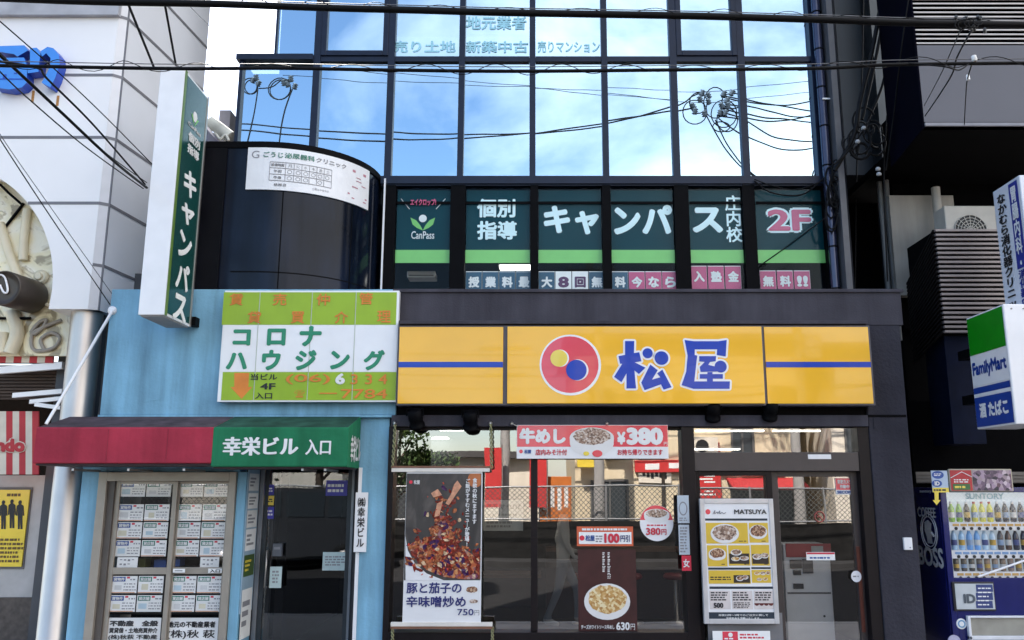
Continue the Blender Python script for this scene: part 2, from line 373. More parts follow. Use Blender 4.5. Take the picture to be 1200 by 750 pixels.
for k in range(len(cx) - 1):
    l_, r_ = cx[k] + cw[k] / 2, cx[k + 1] - cw[k + 1] / 2
    if k == 0: pane(cx[0], r_, Z(178, YC), zA - .035, YC, g_up); pane(xa, r_, zA + .045, zA + 2.715, YC, g_up)
    else:
        pane(l_, r_, zB + 0.03, zA - 0.035, YC, g_up)
        if k in (1, 6):                                        # opening sashes with their own frames
            fr = MB(); t = 0.075; zt = zA + 2.71; zb = zA + .042
            fr.box(l_ + .002, l_ + t, YC - .07, YC + .04, zb, zt); fr.box(r_ - t, r_ - .002, YC - .07, YC + .04, zb, zt)
            fr.box(l_ + t + .001, r_ - t - .001, YC - .07, YC + .04, zb, zb + t); fr.box(l_ + t + .001, r_ - t - .001, YC - .07, YC + .04, zt - t, zt)
            f = fr.build('opening_sash', navyf, bld, bevel=0.006); pane(l_ + t, r_ - t, zb + t, zt - t, YC - .02, g_up, par=f)
        else: pane(l_, r_, zA + .042, zA + 2.71, YC, g_up)
    pane(l_ if k else xa, r_, zA + 2.79, zA + 5.46, YC, g_up)
    if k: pane(l_, r_, zA + 5.54, zTop, YC, g_up)
# band between second and third storey
m = MB(); m.box(cx[2] - .08, cx[8] + .02, YC - 0.08, YC + .12, zB - 0.075, zB + 0.03); m.box(cx[2] - .08, cx[8] + .02, YC - 0.05, YC + .12, Z(219, YC), zB - 0.077)
m.build('storey_band', navyf, bld)
# second storey windows
pn = [(463, 527.5), (545, 621.5), (630.5, 706), (716, 791), (808, 871.5), (886, 967)]
zt2, zb2 = Z(218.5, YC), zP - 0.12
e = [447] + [v for p in pn for v in p] + [974]
for k in range(0, len(e), 2):
    m = MB(); m.box(X(e[k], 280, YC), X(e[k + 1], 280, YC), YC - 0.05, YC + 0.1, zb2, zt2); m.build('window_post', blackf, bld)
for i, (a, c) in enumerate(pn):
    x0, x1 = X(a, 280, YC), X(c, 280, YC)
    pane(x0, x1, zb2, zt2 - .002, YC + .01, g_2f)
    # film on the inside of the glass
    fm = MB(); fm.box(x0 + .01, x1 - .01, YC + .03, YC + .034, Z(292, YC), Z(222, YC)); fo = fm.build('window_film', teal, bld)
    fm = MB(); fm.box(x0 + .005, x1 - .005, YC + .026, YC + .03, Z(307.5, YC), Z(292.2, YC)); fm.build('film_stripe', lgreen, fo)
    fm = MB(); fm.pbox(a, 236, c, 239, YC - .004, 0.008); fm.build('glazing_bar', blackf, bld)
    YF = YC + .028
    if i == 0:
        text('CanPass', 482, 271, 509, 280, YF, whitet, fo, 0.01)
        lf = MB()
        for sgn in (-1, 1):
            q = [(495.5, 270), (495.5 + sgn * 3, 264), (495.5 + sgn * 8, 258), (495.5 + sgn * 14.5, 255), (495.5 + sgn * 12, 263), (495.5 + sgn * 7, 267)]
            lf.add([P(x, y, YF) for x, y in (q if sgn < 0 else q[::-1])], [tuple(range(6))])
        lf.build('leaf_emblem', mat('leaf_green', (0.2, 0.55, 0.12), 0.4), fo)
        lf = MB(); pdisc(lf, 495.5, 256, 4.6, 4.6, YF - .001); lf.build('round_emblem', whitet, fo)
        text('エイクロップ!', 481, 233, 511, 241, YC - .006, pinkt, fo, 0.03)
        lf = MB()
        for q in (((470, 233), (480, 245)), ((522, 233), (511, 245))): lf.tube([P(*q[0], YF), P(*q[1], YF)], 0.006, 4)
        lf.build('accent_line', whitet, fo)
    if i == 1: text('個別', 559, 233, 604, 255, YF, palet, fo, 0.035); text('指導', 559, 259, 606, 281, YF, palet, fo, 0.035)
    if i == 2: text('キャ', 637, 241, 702, 275, YF, palet, fo, 0.05)
    if i == 3: text('ンパ', 719, 240, 788, 275, YF, palet, fo, 0.05)
    if i == 4: text('ス', 811, 243, 847, 273, YF, palet, fo, 0.05); text(vert('庄内校'), 850, 229, 869, 284, YF, palet, fo, 0.025)
    if i == 5: text('2F', 897, 243, 953, 273, YF, palet, fo, 0.085); text('2F', 899.5, 245.5, 950.5, 270.5, YF - .006, pinkt, fo, 0.035)
# letters standing inside the third floor glass
pv = mat('pale_film', (0.80, 0.86, 0.90), 0.5, var=0.04); pt = mat('pale_cyan_letter', (0.30, 0.60, 0.72), 0.5, var=0.05)
YT = YC + 0.02
for s, a, c in (('売り土地', 459, 535), ('新築中古', 545, 620), ('売りマンション', 629, 704)):
    m = MB(); m.pbox(a - 1, 43, c + 1, 67, YT, .004); f = m.build('window_film', pv, bld)
    text(s, a + 1, 48, c - 1, 62, YC - .003, pt, f, 0.03)
m = MB(); m.pbox(544, 12, 621, 40, YT, .004); f = m.build('window_film', pv, bld); text('地元業者', 546, 19, 617, 35, YC - .003, pt, f, 0.03)
for a, c in ((547, 618), (632, 699), (712, 745)):
    m = MB(); m.pbox(a, -8, c, 4, YT, .004); m.build('window_film', pv, bld)
m = MB(); m.pbox(713, 43, 781, 67, YT, .004); m.build('window_film', pv, bld)
# curved navy tower beside the windows
xc = X(300, 250, 0.05); rad = 1.17; yc = 0.05 + rad; zt = Z(169, 0.05); xl2 = X(233, 250, 0.05)
arc = [(xl2, YC + .8), (xl2, 0.05), (X(262, 250, .05), 0.05), (xc - .25, 0.05)] + [(xc + rad * 1.04 * math.sin(a), yc - rad * math.cos(a)) for a in [R(x) for x in range(0, 91, 5)]] + [(xc + rad * 1.04, YC + .8)]
m = MB(); n = len(arc)
m.add([(x, y, zP - .3) for x, y in arc] + [(x, y, zt) for x, y in arc], [(k, k + 1, n + k + 1, n + k) for k in range(n - 1)], True)
m.add([(x, y, zt) for x, y in arc], [tuple(range(n))])
tw = m.build('curved_tower', navyw, bld)
m = MB()
cap = [(xc + (x - xc) * 1.015, yc + (y - yc) * 1.015) for x, y in arc]
m.add([(x, y, zt - .05) for x, y in cap] + [(x, y, zt + .03) for x, y in cap], [(k, k + 1, n + k + 1, n + k) for k in range(n - 1)])
m.add([(x, y, zt + .03) for x, y in cap], [tuple(range(n))]); m.add([(x, y, zt - .05) for x, y in cap], [tuple(range(n - 1, -1, -1))])
m.build('coping', blackf, tw)
m = MB(); m.box(xl2 + .01, X(262, 250, .05), 0.02, 0.05, zP - .1, zt - .06); m.build('flat_panel', mat('black_panel', (0.003, 0.003, 0.005), .4, var=.3, spec=.1), tw)
m = MB()
for a in (14, 56):
    for s in (-.006, .006): pass
    px, py = xc + rad * 1.04 * math.sin(R(a)), yc - rad * math.cos(R(a)); m.box(px - .006, px + .006, py - .006, py + .01, zP - .1, zt - .06)
z_ = Z(319, .05)
for k in range(3, n - 2):
    (ax, ay), (bx2, by) = arc[k], arc[k + 1]; m.prism([(ax, ay - .003, z_), (bx2, by - .003, z_), (bx2, by - .003, z_ + .014), (ax, ay - .003, z_ + .014)], (0, .01, 0))
m.build('joint', blackf, tw)
m = MB(); m.box(X(448, 270, YC - .1), X(450, 270, YC - .1), YC - .1, YC - .08, zP - .1, Z(209, YC - .1)); m.build('corner_trim', whitep, bld)
m = MB(); m.tube([P(232, 165, .3), P(243, 137, .5), P(243, 170, .5)], .001, 4)
# storeys behind the glass
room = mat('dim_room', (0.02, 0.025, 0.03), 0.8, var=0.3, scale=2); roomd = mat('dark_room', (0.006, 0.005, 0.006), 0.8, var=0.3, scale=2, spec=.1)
xr = X(985, 140, YC)
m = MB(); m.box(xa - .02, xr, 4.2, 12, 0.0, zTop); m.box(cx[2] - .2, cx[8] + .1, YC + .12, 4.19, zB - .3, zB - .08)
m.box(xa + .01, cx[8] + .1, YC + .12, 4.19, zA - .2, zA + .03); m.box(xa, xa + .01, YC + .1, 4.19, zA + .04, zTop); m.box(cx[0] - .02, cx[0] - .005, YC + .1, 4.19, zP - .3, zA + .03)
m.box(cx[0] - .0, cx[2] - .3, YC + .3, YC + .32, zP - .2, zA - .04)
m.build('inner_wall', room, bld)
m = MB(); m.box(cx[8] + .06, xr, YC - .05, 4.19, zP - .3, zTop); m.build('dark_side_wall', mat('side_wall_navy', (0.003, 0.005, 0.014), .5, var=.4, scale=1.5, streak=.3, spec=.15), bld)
m = MB(); m.box(X(984, 240, .9), X(991, 240, .9), .86, 1.14, zP - .2, zTop); m.build('corner_trim', mat('grey_trim', (0.09, 0.09, 0.10), .5), bld)
m = MB(); m.box(xa - .05, xr + .03, YC - .15, 12, zTop, zTop + .3); m.build('roof', greyfl, bld)

# ---- shop front of the restaurant
YG = 0.12
def xs(px, Y=YG): return X(px, 620, Y)
zh = Z(500, 0.02)                                                # underside of the header beam
zs = Z(741, 0.02)
m = MB(); m.box(X(455, 620, 0.0), X(1026, 620, 0), -0.03, 0.3, zh, Z(486.5, 0) - .002); m.build('header_beam', greyfl, bld, bevel=.005)
m = MB()
for bx_ in ((X(452, 620, 0), xs(461), 0.0, 0.3, 0, zh - .002), (xs(622), xs(630), 0.04, 0.2, zs + .002, zh - .002), (xs(800), xs(815), 0.0, 0.3, 0, zh - .002), (xs(1009), X(1027.5, 620, 0) - .002, 0.02, 0.3, 0, zh - .002)):
    m = MB(); m.box(*bx_); m.build('shop_post', darkf, bld, bevel=.004)
for bx_ in ((xs(461), xs(622), 0.05, .2, zh - .03, zh - .003), (xs(630), xs(800), 0.05, .2, zh - .03, zh - .003), (xs(461), xs(800), 0.0, .22, 0.0, zs)):
    m = MB(); m.box(*bx_); m.build('shop_rail', darkf, bld, bevel=.004)
pane(xs(461), xs(622), zs, zh - .03, YG, g_sh, 'shop_window', .0006)
pane(xs(630), xs(800), zs, zh - .03, YG, g_sh, 'shop_window', .0006)
# door bay
brn = mat('brown_door_frame', (0.055, 0.045, 0.045), .4, var=.1)
zt1, zt0 = Z(530, .05), Z(552, .05)
pane(xs(815), xs(1009), zt1, zh - .003, YG, g_sh, 'transom_window')
m = MB(); m.box(xs(815), xs(1009), 0.03, .25, zt0, zt1); m.build('door_header', brn, bld, bevel=.005)
m = MB(); m.pbox(947, 532.5, 974, 538, .02, .012); m.build('header_label', whitep, bld, bevel=.002)
m = MB(); m.box(xs(815), xs(821), .06, .18, .0, zt0); m.box(xs(899), xs(906), .06, .18, .0, zt0); m.box(xs(821), xs(899), .06, .18, zt0 - .05, zt0 - .002); m.box(xs(821), xs(899), .06, .18, .0, .1)
m.build('side_light_frame', darkf, bld, bevel=.004); pane(xs(821), xs(899), .1, zt0 - .05, YG, g_sh, 'shop_window')
d = MB(); YD = .16; z1d = Z(556, YD)
d.box(xs(906), xs(915), YD - .03, YD + .03, .02, zt0); d.box(xs(1001), xs(1009), YD - .03, YD + .03, .02, zt0); d.box(xs(915), xs(1001), YD - .03, YD + .03, zt0 - .06, zt0 - .001); d.box(xs(915), xs(1001), YD - .03, YD + .03, .02, .12)
dr = d.build('sliding_door', brn, bld, bevel=.004); pane(xs(915), xs(1001), .12, zt0 - .06, YD, g_sh, 'door_glass', par=dr)
m = MB(); m.box(xs(1001.5), xs(1005.5), YD - .05, YD - .031, Z(740, YD), Z(640, YD)); m.build('red_strip', mat('dark_red_strip', (0.10, 0.018, 0.01), .4), dr)
# interior of the restaurant
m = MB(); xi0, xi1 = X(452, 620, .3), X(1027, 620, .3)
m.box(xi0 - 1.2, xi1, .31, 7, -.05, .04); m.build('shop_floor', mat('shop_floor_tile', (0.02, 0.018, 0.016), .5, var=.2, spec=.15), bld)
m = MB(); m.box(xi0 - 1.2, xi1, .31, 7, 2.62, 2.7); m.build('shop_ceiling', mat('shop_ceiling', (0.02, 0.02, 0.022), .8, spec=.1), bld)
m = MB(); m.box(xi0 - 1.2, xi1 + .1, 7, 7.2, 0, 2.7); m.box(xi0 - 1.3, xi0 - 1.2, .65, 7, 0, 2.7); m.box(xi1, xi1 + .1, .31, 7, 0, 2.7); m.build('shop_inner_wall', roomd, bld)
# ---- real-estate window
YW = .1
wx = [xx(v, YW) for v in (112, 122, 133, 197, 203, 264, 274)]
m = MB(); m.box(wx[0], wx[1], .02, .25, 0, zw - .002); m.box(wx[5] + .02, wx[6], .02, .25, 0, zw - .002); m.box(wx[1], wx[5] + .02, .02, .25, zw - .1, zw - .003)
m.build('window_frame', beigef, bld, bevel=.004)
zr1, zr0 = Z(665, YW), Z(673, YW); z724 = Z(721, YW)
m = MB(); m.box(wx[1], wx[2] - .03, .06, .2, 0, zw - .1); m.build('window_track', mat('dark_track', (0.10, 0.085, 0.075), .4), bld)
for a, b, yy in ((wx[2] - .03, wx[4], .09), (wx[3] + .02, wx[5] + .02, .13)):
    m = MB(); t = .05
    m.box(a, a + t, yy, yy + .03, .05, zw - .1); m.box(b - t, b, yy, yy + .03, .05, zw - .1); m.box(a + t, b - t, yy + .002, yy + .028, zr0, zr1); m.box(a + t, b - t, yy + .002, yy + .028, zw - .13, zw - .1); m.box(a + t, b - t, yy + .002, yy + .028, .05, .12)
    f = m.build('sliding_sash', beigef, bld, bevel=.003); pane(a + t, b - t, .12, zw - .13, yy + .012, g_cl, 'sash_glass', par=f)
m = MB(); m.box(wx[1], wx[5] + .02, .9, .95, 0, 2.4); m.box(wx[1], wx[5] + .02, .3, .9, 2.1, 2.15); m.box(wx[1], wx[5], .3, .9, 0, .05); m.build('office_interior', roomd, bld)
# ---- entrance of the upper floors
YE = .5
m = MB()
m.box(xx(275), xx(284) + .16, .601, .66, 0, zw)
xe0, xe1 = X(303, 640, YE), X(413, 640, YE)
m.box(xe0 - .12, xe0 - .02, YE - .02, YE + .06, 0, 2.3); m.box(xe1, xe1 + .3, YE, YE + .06, 0, 2.3)
m.build('entrance_wall', mat('entrance_dark', (0.03, 0.03, 0.035), .5), bld)
m = MB(); m.box(xe0 - .02, xe0 + .03, YE - .02, YE + .04, 0, 2.25); m.box(xe1 - .03, xe1, YE - .02, YE + .04, 0, 2.25); m.box(xe0 + .03, xe1 - .03, YE - .02, YE + .04, 2.2, 2.25); m.build('door_frame', mat('grey_aluminium', (0.22, 0.24, 0.27), .35, metal=.6), bld, bevel=.003)
m = MB(); xm = X(322, 640, YE)
m.box(xe0 + .032, xe0 + .08, YE, YE + .03, 0.02, 2.19); m.box(xe1 - .08, xe1 - .032, YE, YE + .03, 0.02, 2.19); m.box(xe0 + .08, xe1 - .08, YE + .001, YE + .029, 2.1, 2.19); m.box(xe0 + .08, xe1 - .08, YE + .001, YE + .029, .02, .15)
gd = m.build('entrance_door', mat('dark_alu', (0.04, 0.05, 0.06), .35, metal=.4), bld, bevel=.003)
pane(xe0 + .08, xe1 - .08, .15, 2.1, YE + .015, g_dr, 'door_glass', par=gd)
m = MB(); x_ = X(313, 640, YE - .06); m.tube([(x_, YE, Z(645, YE)), (x_, YE - .06, Z(645, YE)), (x_, YE - .06, Z(688, YE)), (x_, YE, Z(688, YE))], .012, 8); m.build('door_handle', steel, gd)
m = MB(); m.box(X(417, 640, .04), X(421, 640, .04), .04, .058, 0, Z(548, .04)); m.build('white_jamb', whitep, bld)
m = MB(); m.box(xe0 - .3, xe1 + .5, 3.5, 3.6, 0, 2.6); m.box(xe0 - .2, xe0 - .15, YE + .07, 3.5, 0, 2.6); m.box(xe1 + .25, xe1 + .3, YE + .07, 3.5, 0, 2.6); m.box(xe0 - .2, xe1 + .3, YE + .07, 3.5, 2.4, 2.45); m.box(xe0 - .2, xe1 + .3, YE + .07, 3.5, 0.0, 0.02); m.build('entrance_hall', roomd, bld)
# directory on the side wall of the entrance
m = MB(); xw = xx(284) + .003
m.box(xw, xw + .012, .08, YE - .03, .5, Z(548, .06)); m.build('side_board', mat('board_blue_grey', (0.3, 0.42, 0.52), .5), bld)

# ================================================================ NEIGHBOURS
# ---- white clad building on the left
lb = thing('white_clad_building', 'white panel clad building with a round arch over a chrome column', 'building', (X(60, 575, 0), 0, 0))
acx, acz, ar = X(-100, 340, 0), Z(340, 0), 161 * (X(1, 340, 0) - X(0, 340, 0))
xcn = X(122, 180, 0); xlf = X(-420, 300, 0); zbt = Z(362, 0); zrf = 12.0
# front face with the arch cut out (right half of the arch is in view)
pts = [(xcn, zbt), (xcn, zrf), (xlf, zrf), (xlf, acz)]
for k in range(0, 33):
    a = math.pi - k * math.pi / 32 * 1.0
    x, z = acx + ar * math.cos(a), acz + ar * math.sin(a)
    if x > xlf: pts.append((x, z))
a = math.asin((zbt - acz) / ar); pts.append((acx + ar * math.cos(a), zbt))
m = MB(); m.prism([(x, 0, z) for x, z in pts][::-1], (0, .45, 0)); m.build('front_cladding', panelw, lb)
# chamfered corner strip and side wall running back
xc2 = xcn + .09
m = MB(); m.prism([(xcn + .001, 0, zbt), (xc2, .07, zbt), (xc2, .07, zrf), (xcn + .001, 0, zrf)], (0, .2, 0)); m.build('corner_strip', mat('corner_grey', (0.62, 0.62, 0.65), .4, var=.05), lb)
dxs = .10; ye_ = 2.0
m = MB(); m.prism([(xc2, .075, zbt), (xc2 + dxs * 1.9, ye_, zbt), (xc2 + dxs * 1.9, ye_, zrf), (xc2, .075, zrf)], (-.2, 0, 0)); m.build('side_cladding', mat('side_cladding', (0.72, 0.74, 0.79), .3, var=.04, scale=1.2), lb)
m = MB(); seam = mat('seam_grey', (0.16, 0.16, 0.18), .6)
for py in (19, 88, 161, 238):
    z = Z(py, 0)
    xlo = xlf if z > acz + ar else acx + math.sqrt(max(ar * ar - (z - acz) ** 2, 0))
    m.box(xlo, xcn, -.003, .0, z - .018, z + .018)
for py in (19, -40, 88, 161, 238, 310):
    z = Z(py, 0)
    m.prism([(xcn + .002, -.003, z - .018), (xc2 + .003, .07, z - .018), (xc2 + dxs * 1.9 + .003, ye_, z - .018), (xc2 + dxs * 1.9 + .003, ye_, z + .018), (xc2 + .003, .07, z + .018), (xcn + .002, -.003, z + .018)], (.004, 0, 0))
m.box(xc2 - .012, xc2 + .006, .062, .08, zbt, zrf)
m.build('panel_seam', seam, lb)
m = MB(); m.box(xlf, xcn + .03, -.07, -.004, Z(17, -.07), Z(-14, -.07)); m.build('eave_band', mat('weathered_band', (0.38, 0.38, 0.41), .5, var=.25, scale=3), lb)
# rust runs under the letters
m = MB(); 
for a, b, c, d in ((37, 106, 40, 120), (66, 112, 69, 124)): m.pbox(a, b, c, d, -.004, .003)
m.build('rust_stain', mat('rust', (0.42, 0.20, 0.06), .8, var=.4, scale=20), lb)
m = MB(); m.box(xlf, xcn - .05, .6, 1.9, 4.3, zrf - .11); m.box(xlf, xcn + .2, .46, 1.9, zrf - .1, zrf); m.build('rear_block', panelw, lb)
# arch infill: polished moulded sheet
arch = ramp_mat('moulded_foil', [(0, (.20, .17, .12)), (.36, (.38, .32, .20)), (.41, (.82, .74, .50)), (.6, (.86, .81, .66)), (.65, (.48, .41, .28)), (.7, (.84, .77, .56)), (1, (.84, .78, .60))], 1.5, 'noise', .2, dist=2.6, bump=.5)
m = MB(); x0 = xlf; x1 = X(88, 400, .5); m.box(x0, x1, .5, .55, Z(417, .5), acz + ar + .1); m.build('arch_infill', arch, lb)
rel = mat('cream_relief', (0.72, 0.65, 0.48), .3, var=.12, scale=3); relg = mat('taupe_relief', (0.30, 0.27, 0.23), .4, var=.15)
m = MB()
def curve(q, n=10):
    out = []
    for i in range(len(q) - 1):
        p0, p1, p2, p3 = q[max(i - 1, 0)], q[i], q[i + 1], q[min(i + 2, len(q) - 1)]
        for k in range(n):
            t = k / n
            out.append(0.5 * ((2 * p1) + (-p0 + p2) * t + (2 * p0 - 5 * p1 + 4 * p2 - p3) * t * t + (-p0 + 3 * p1 - 3 * p2 + p3) * t ** 3))
    return out + [q[-1]]
for q, r in (([(32, 245), (28, 280), (27, 305)], .05), ([(0, 262), (12, 300), (24, 330), (30, 350)], .055), ([(14, 365), (20, 390), (12, 414)], .08), ([(38, 330), (44, 350), (58, 358)], .02), ([(3, 390), (2, 414)], .07)):
    m.tube(curve([P(x, y, .46) for x, y in q]), r, 10)
for x, y, r in ((49, 325, 9), (48, 325, 5)): m.lathe(P(x, y, .49), [(r * .0098, 0), (r * .0098, .03 + (9 - r) * .006), (r * .007, .045 + (9 - r) * .006)], (0, -1, 0))
m.build('moulding', rel, lb)
m = MB()
for q in ([(72, 375), (52, 383), (38, 392), (40, 410), (62, 408), (70, 396), (60, 390), (48, 398), (52, 410)], [(36, 390), (46, 378), (54, 375), (50, 384), (40, 392)]):
    m.tube(curve([P(x, y, .47) for x, y in q]), .022, 8)
m.build('moulding', relg, lb)
for q_ in ([P(0, 274, .48), P(28, 238, .48)], [P(0, 216, .44), P(10, 226, .44), P(26, 240, .44)], [P(-5, 373, .45), P(36, 373, .45)]):
    m = MB(); m.tube(q_, .017, 6); m.build('black_trim', blackf, lb)
m = MB(); a = P(5, 335, fy_ := -.09); m.lathe((a.x, .45, a.z), [(.20, 0), (.20, .55), (.185, .56), (.182, .53), (.12, .53)], (0, -1, -.05), 28); sp = m.build('round_fitting', mat('brown_metal', (0.07, 0.055, 0.045), .35, metal=.5), lb)
fy = -.095
m = MB(); m.tube(curve([P(x, y, fy) for x, y in ((-4, 324), (1, 322), (6, 326), (9, 338), (8, 343), (4, 342), (0, 334))]), .012, 6); m.build('white_emblem', whitep, sp)
# chrome column
pa = P(92, 470, .25)
m = MB(); m.lathe((pa.x, .25, 0), [(.185, 0), (.185, .02), (.172, .04), (.172, zbt + .05)], n=32); m.build('column', steel, lb)
m = MB(); m.box(pa.x + .12, pa.x + .16, .25, .4, 0, zbt); m.box(pa.x - .55, xL + .1, .72, 1.6, 0, zbt + .6); m.build('side_wall', mat('gap_grey', (0.06, 0.065, 0.075), .6, var=.2, scale=2), lb)
# ---- shop beneath
YS = .62
m = MB(); m.box(xlf, pa.x + .1, 2.6, 2.7, 0, Z(418, 1.5)); m.build('shop_back_wall', mat('shop_brown', (0.010, 0.006, 0.004), .7, var=.3, spec=.1), lb)
m = MB(); m.box(X(-60, 640, 1.1), X(46, 630, 1.1), 1.1, 1.25, Z(700, 1.1), Z(557, 1.1)); m.build('grey_wall', mat('pale_grey_wall', (0.42, 0.42, 0.42), .6), lb)
m = MB(); m.box(X(-60, 720, 1.1), X(46, 720, 1.1), 1.08, 1.26, 0, Z(700, 1.1) - .002); m.build('base_wall', mat('brick_base', (0.10, 0.085, 0.075), .8, var=.35, scale=14), lb)
m = MB()
ribs = mat('rib_brown', (0.05, 0.028, 0.018), .6, var=.2)
for k in range(12):
    z = Z(424 + k * 3.6, .75); m.box(xlf, X(74, 440, .75), .74 + k * .02, .78 + k * .02, z - .022, z)
m.build('ribbed_soffit', ribs, lb)
m = MB()
for (a, b), (c, d), t in (((-5, 438), (72, 432), 9), ((14, 466), (72, 461), 6), ((34, 473), (70, 469), 5), ((40, 476), (70, 480), 5)):
    p, q = P(a, b, .58), P(c, d, .58); h = t * .0092
    m.prism([p, q, q + Vector((0, 0, h)), p + Vector((0, 0, h))], (0, .06, 0))
m.build('white_beam', whitep, lb)
# striped awning: separate thing
aw = thing('striped_awning', 'red and cream striped shop awning with rounded red letters', 'awning', (X(20, 515, .5), .5, 0))
cream = mat('cream_canvas', (0.60, 0.54, 0.44), .7, var=.1); reds = mat('red_canvas', (0.42, 0.03, 0.035), .7, var=.12)
m = MB(); m.m = 0
a0, wd = -46.0, 7.6
for k in range(12):
    m.m = k % 2; l_, r_ = a0 + k * wd, a0 + (k + 1) * wd
    p = [P(l_, 556, .5), P(r_, 556, .5), P(r_, 482, .72), P(l_, 482, .72)]
    sx_ = 1
    m.prism([(v.x, v.y, v.z) for v in p], (0, .02, 0))
m.build('canvas', [cream, reds], aw)
fm = plane_map(P(-6, 531, .57), P(31, 531, .57) - P(-6, 531, .57), P(-6, 513, .61) - P(-6, 531, .57), (0, -1, .3))
m = MB(); letter_into(m, 'ndo', fm, .16, lift=.0008); m.build('letter_outline', cream, aw)
fm = plane_map(P(-4.5, 530, .565), P(29.5, 530, .565) - P(-4.5, 530, .565), P(-4.5, 514, .60) - P(-4.5, 530, .565), (0, -1, .3))
m = MB(); letter_into(m, 'ndo', fm, .07, lift=.0008); m.build('lettering', reds, aw)
m = MB()
for k in range(10):
    m.m = k % 2; m.pbox(-30 + k * 9.2, 417.5, -30 + (k + 1) * 9.2, 425, .56, .03)
tag(m.build('awning_valance', [cream, reds]), 'narrow red and cream striped valance under the moulded arch', 'awning')
# poster
m = MB(); m.pbox(-30, 574, 30, 664, 1.07, .02); po = m.build('wall_poster', yelp); tag(po, 'yellow wall poster with three dark standing figures', 'poster')
def fig(mb, cx_, top, h, Y):
    k = h / 50
    pdisc(mb, cx_, top + 4 * k, 3 * k, 3.6 * k, Y)
    q = [(-2, 7), (-6, 10), (-7, 27), (-4.5, 27), (-4, 15), (-4, 50), (-.6, 50), (0, 30), (.6, 50), (4, 50), (4, 15), (4.5, 27), (7, 27), (6, 10), (2, 7)]
    mb.add([P(cx_ + x * k, top + y * k, Y) for x, y in q], [tuple(range(len(q)))])
m = MB()
for c_, t_ in ((4, 586), (14, 585), (23.5, 586)): fig(m, c_, t_, 34, 1.066)
m.build('figure', black, po)
m = MB(); dashes(m, 0, 630, 27, 660, 1.066, 6, 5); dashes(m, 8, 577, 28, 583, 1.066, 1, 6); m.build('fine_print', mat('brown_ink', (.12, .07, .01), .5), po)
m = MB(); m.pbox(-33, 571, 33, 667, 1.09, .012); m.build('frame', mat('poster_frame', (0.12, 0.12, 0.13), .4), po)
# dark rack behind the column
m = MB(); m.pbox(46, 560, 62, 740, 1.5, .1); tag(m.build('dark_shutter_box', mat('dark_box', (0.03, 0.02, 0.016), .6)), 'dark brown upright box in the gap beside the column', 'box')

# ---- blue channel letters on the left building
bl_f = mat('letter_blue_face', (0.045, 0.24, 0.72), .3, var=.06, coat=.3); bl_s = mat('letter_blue_side', (0.01, 0.06, 0.42), .35)
cl = thing('channel_letters', 'big blue raised letters on white cladding with rust runs below', 'sign', P(35, 75, -.1))
def zc(x, y): return (x * .90 / 8.336, 30 + (y * .96 - 10) / 8.336)
for polys in ([[(-60, 220), (265, 210), (305, 262), (190, 325), (150, 300), (60, 288), (-60, 262)], [(-60, 340), (260, 335), (295, 420), (290, 590), (235, 640), (100, 660), (-60, 640)]],
              [[(325, 240), (400, 235), (440, 290), (425, 400), (418, 480), (300, 495), (296, 440), (325, 400)]],
              [[(440, 270), (515, 226), (580, 240), (640, 310), (648, 400), (600, 540), (545, 640), (450, 590), (495, 520), (545, 420), (548, 340), (500, 290), (455, 325)]]):
    m = MB()
    for q in polys: m.prism([P(*zc(x, y), -.15) for x, y in q][::-1], (0, .145, 0))
    o = m.build('letter', bl_s, cl, bevel=.008)
    m = MB()
    for q in polys:
        cxq = sum(x for x, y in q) / len(q); cyq = sum(y for x, y in q) / len(q)
        m.add([P(*zc(x, y), -.154) for x, y in q][::-1], [tuple(range(len(q)))])
    m.build('letter_face', bl_f, o)
    if len(polys) == 2:
        m = MB()
        for a, b, c, d in ((-20, 548, 262, 560), (30, 505, 70, 550), (150, 490, 185, 502), (180, 390, 190, 440), (-20, 372, 250, 384)): m.add([P(*zc(x, y), -.157) for x, y in ((a, d), (c, d), (c, b), (a, b))], [(0, 1, 2, 3)])
        m.build('letter_slit', bl_s, o)

# ---- building on the right with louvres, grey panel and deep dark recess
rb = thing('grey_louvred_building', 'dark building with pale louvre bands, grey panel and a deep black recess', 'building', (X(1150, 575, 0), 0, 0))
YR = -.3
def xr_(px, py=100, Y=YR): return X(px, py, Y)
xk = xr_(1078, 90); xe = xr_(1420, 90)
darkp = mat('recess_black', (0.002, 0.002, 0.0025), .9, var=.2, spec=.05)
m = MB(); m.box(xk, xe, YR, YR + .3, Z(143, YR), Z(53, YR)); m.build('grey_panel', mat('mid_grey_panel', (0.085, 0.085, 0.105), .5, var=.06, scale=1), rb)
m = MB(); m.box(xk, xe, YR - .02, YR + .1, Z(148, YR), Z(144.5, YR)); m.build('drip_trim', mat('trim_grey', (0.22, 0.22, 0.25), .5), rb)
m = MB(); n_ = 22; zl0, zl1 = Z(52, YR), Z(-60, YR)
for k in range(n_):
    z = zl0 + (zl1 - zl0) * (k + .5) / n_; m.add([(xk, YR, z - .018), (xe, YR, z - .018), (xe, YR + .05, z + .022), (xk, YR + .05, z + .022)], [(0, 1, 2, 3)]); m.box(xk, xe, YR, YR + .01, z - .02, z - .003)
m.build('louvre_band', mat('pale_louvre', (0.52, 0.48, 0.46), .5), rb)
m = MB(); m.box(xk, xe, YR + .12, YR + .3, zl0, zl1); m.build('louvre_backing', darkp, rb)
m = MB(); m.prism([(xk - .001, YR, Z(150, YR)), (xk - .001, .62, Z(196, .62)), (xk - .001, .62, 12), (xk - .001, YR, 12)], (-.02, 0, 0))
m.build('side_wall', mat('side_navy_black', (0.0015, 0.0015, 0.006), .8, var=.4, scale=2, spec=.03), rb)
m = MB(); m.box(xk, xe, YR + .01, 3.0, Z(148, YR), Z(148, YR) + .1); m.build('soffit', darkp, rb)
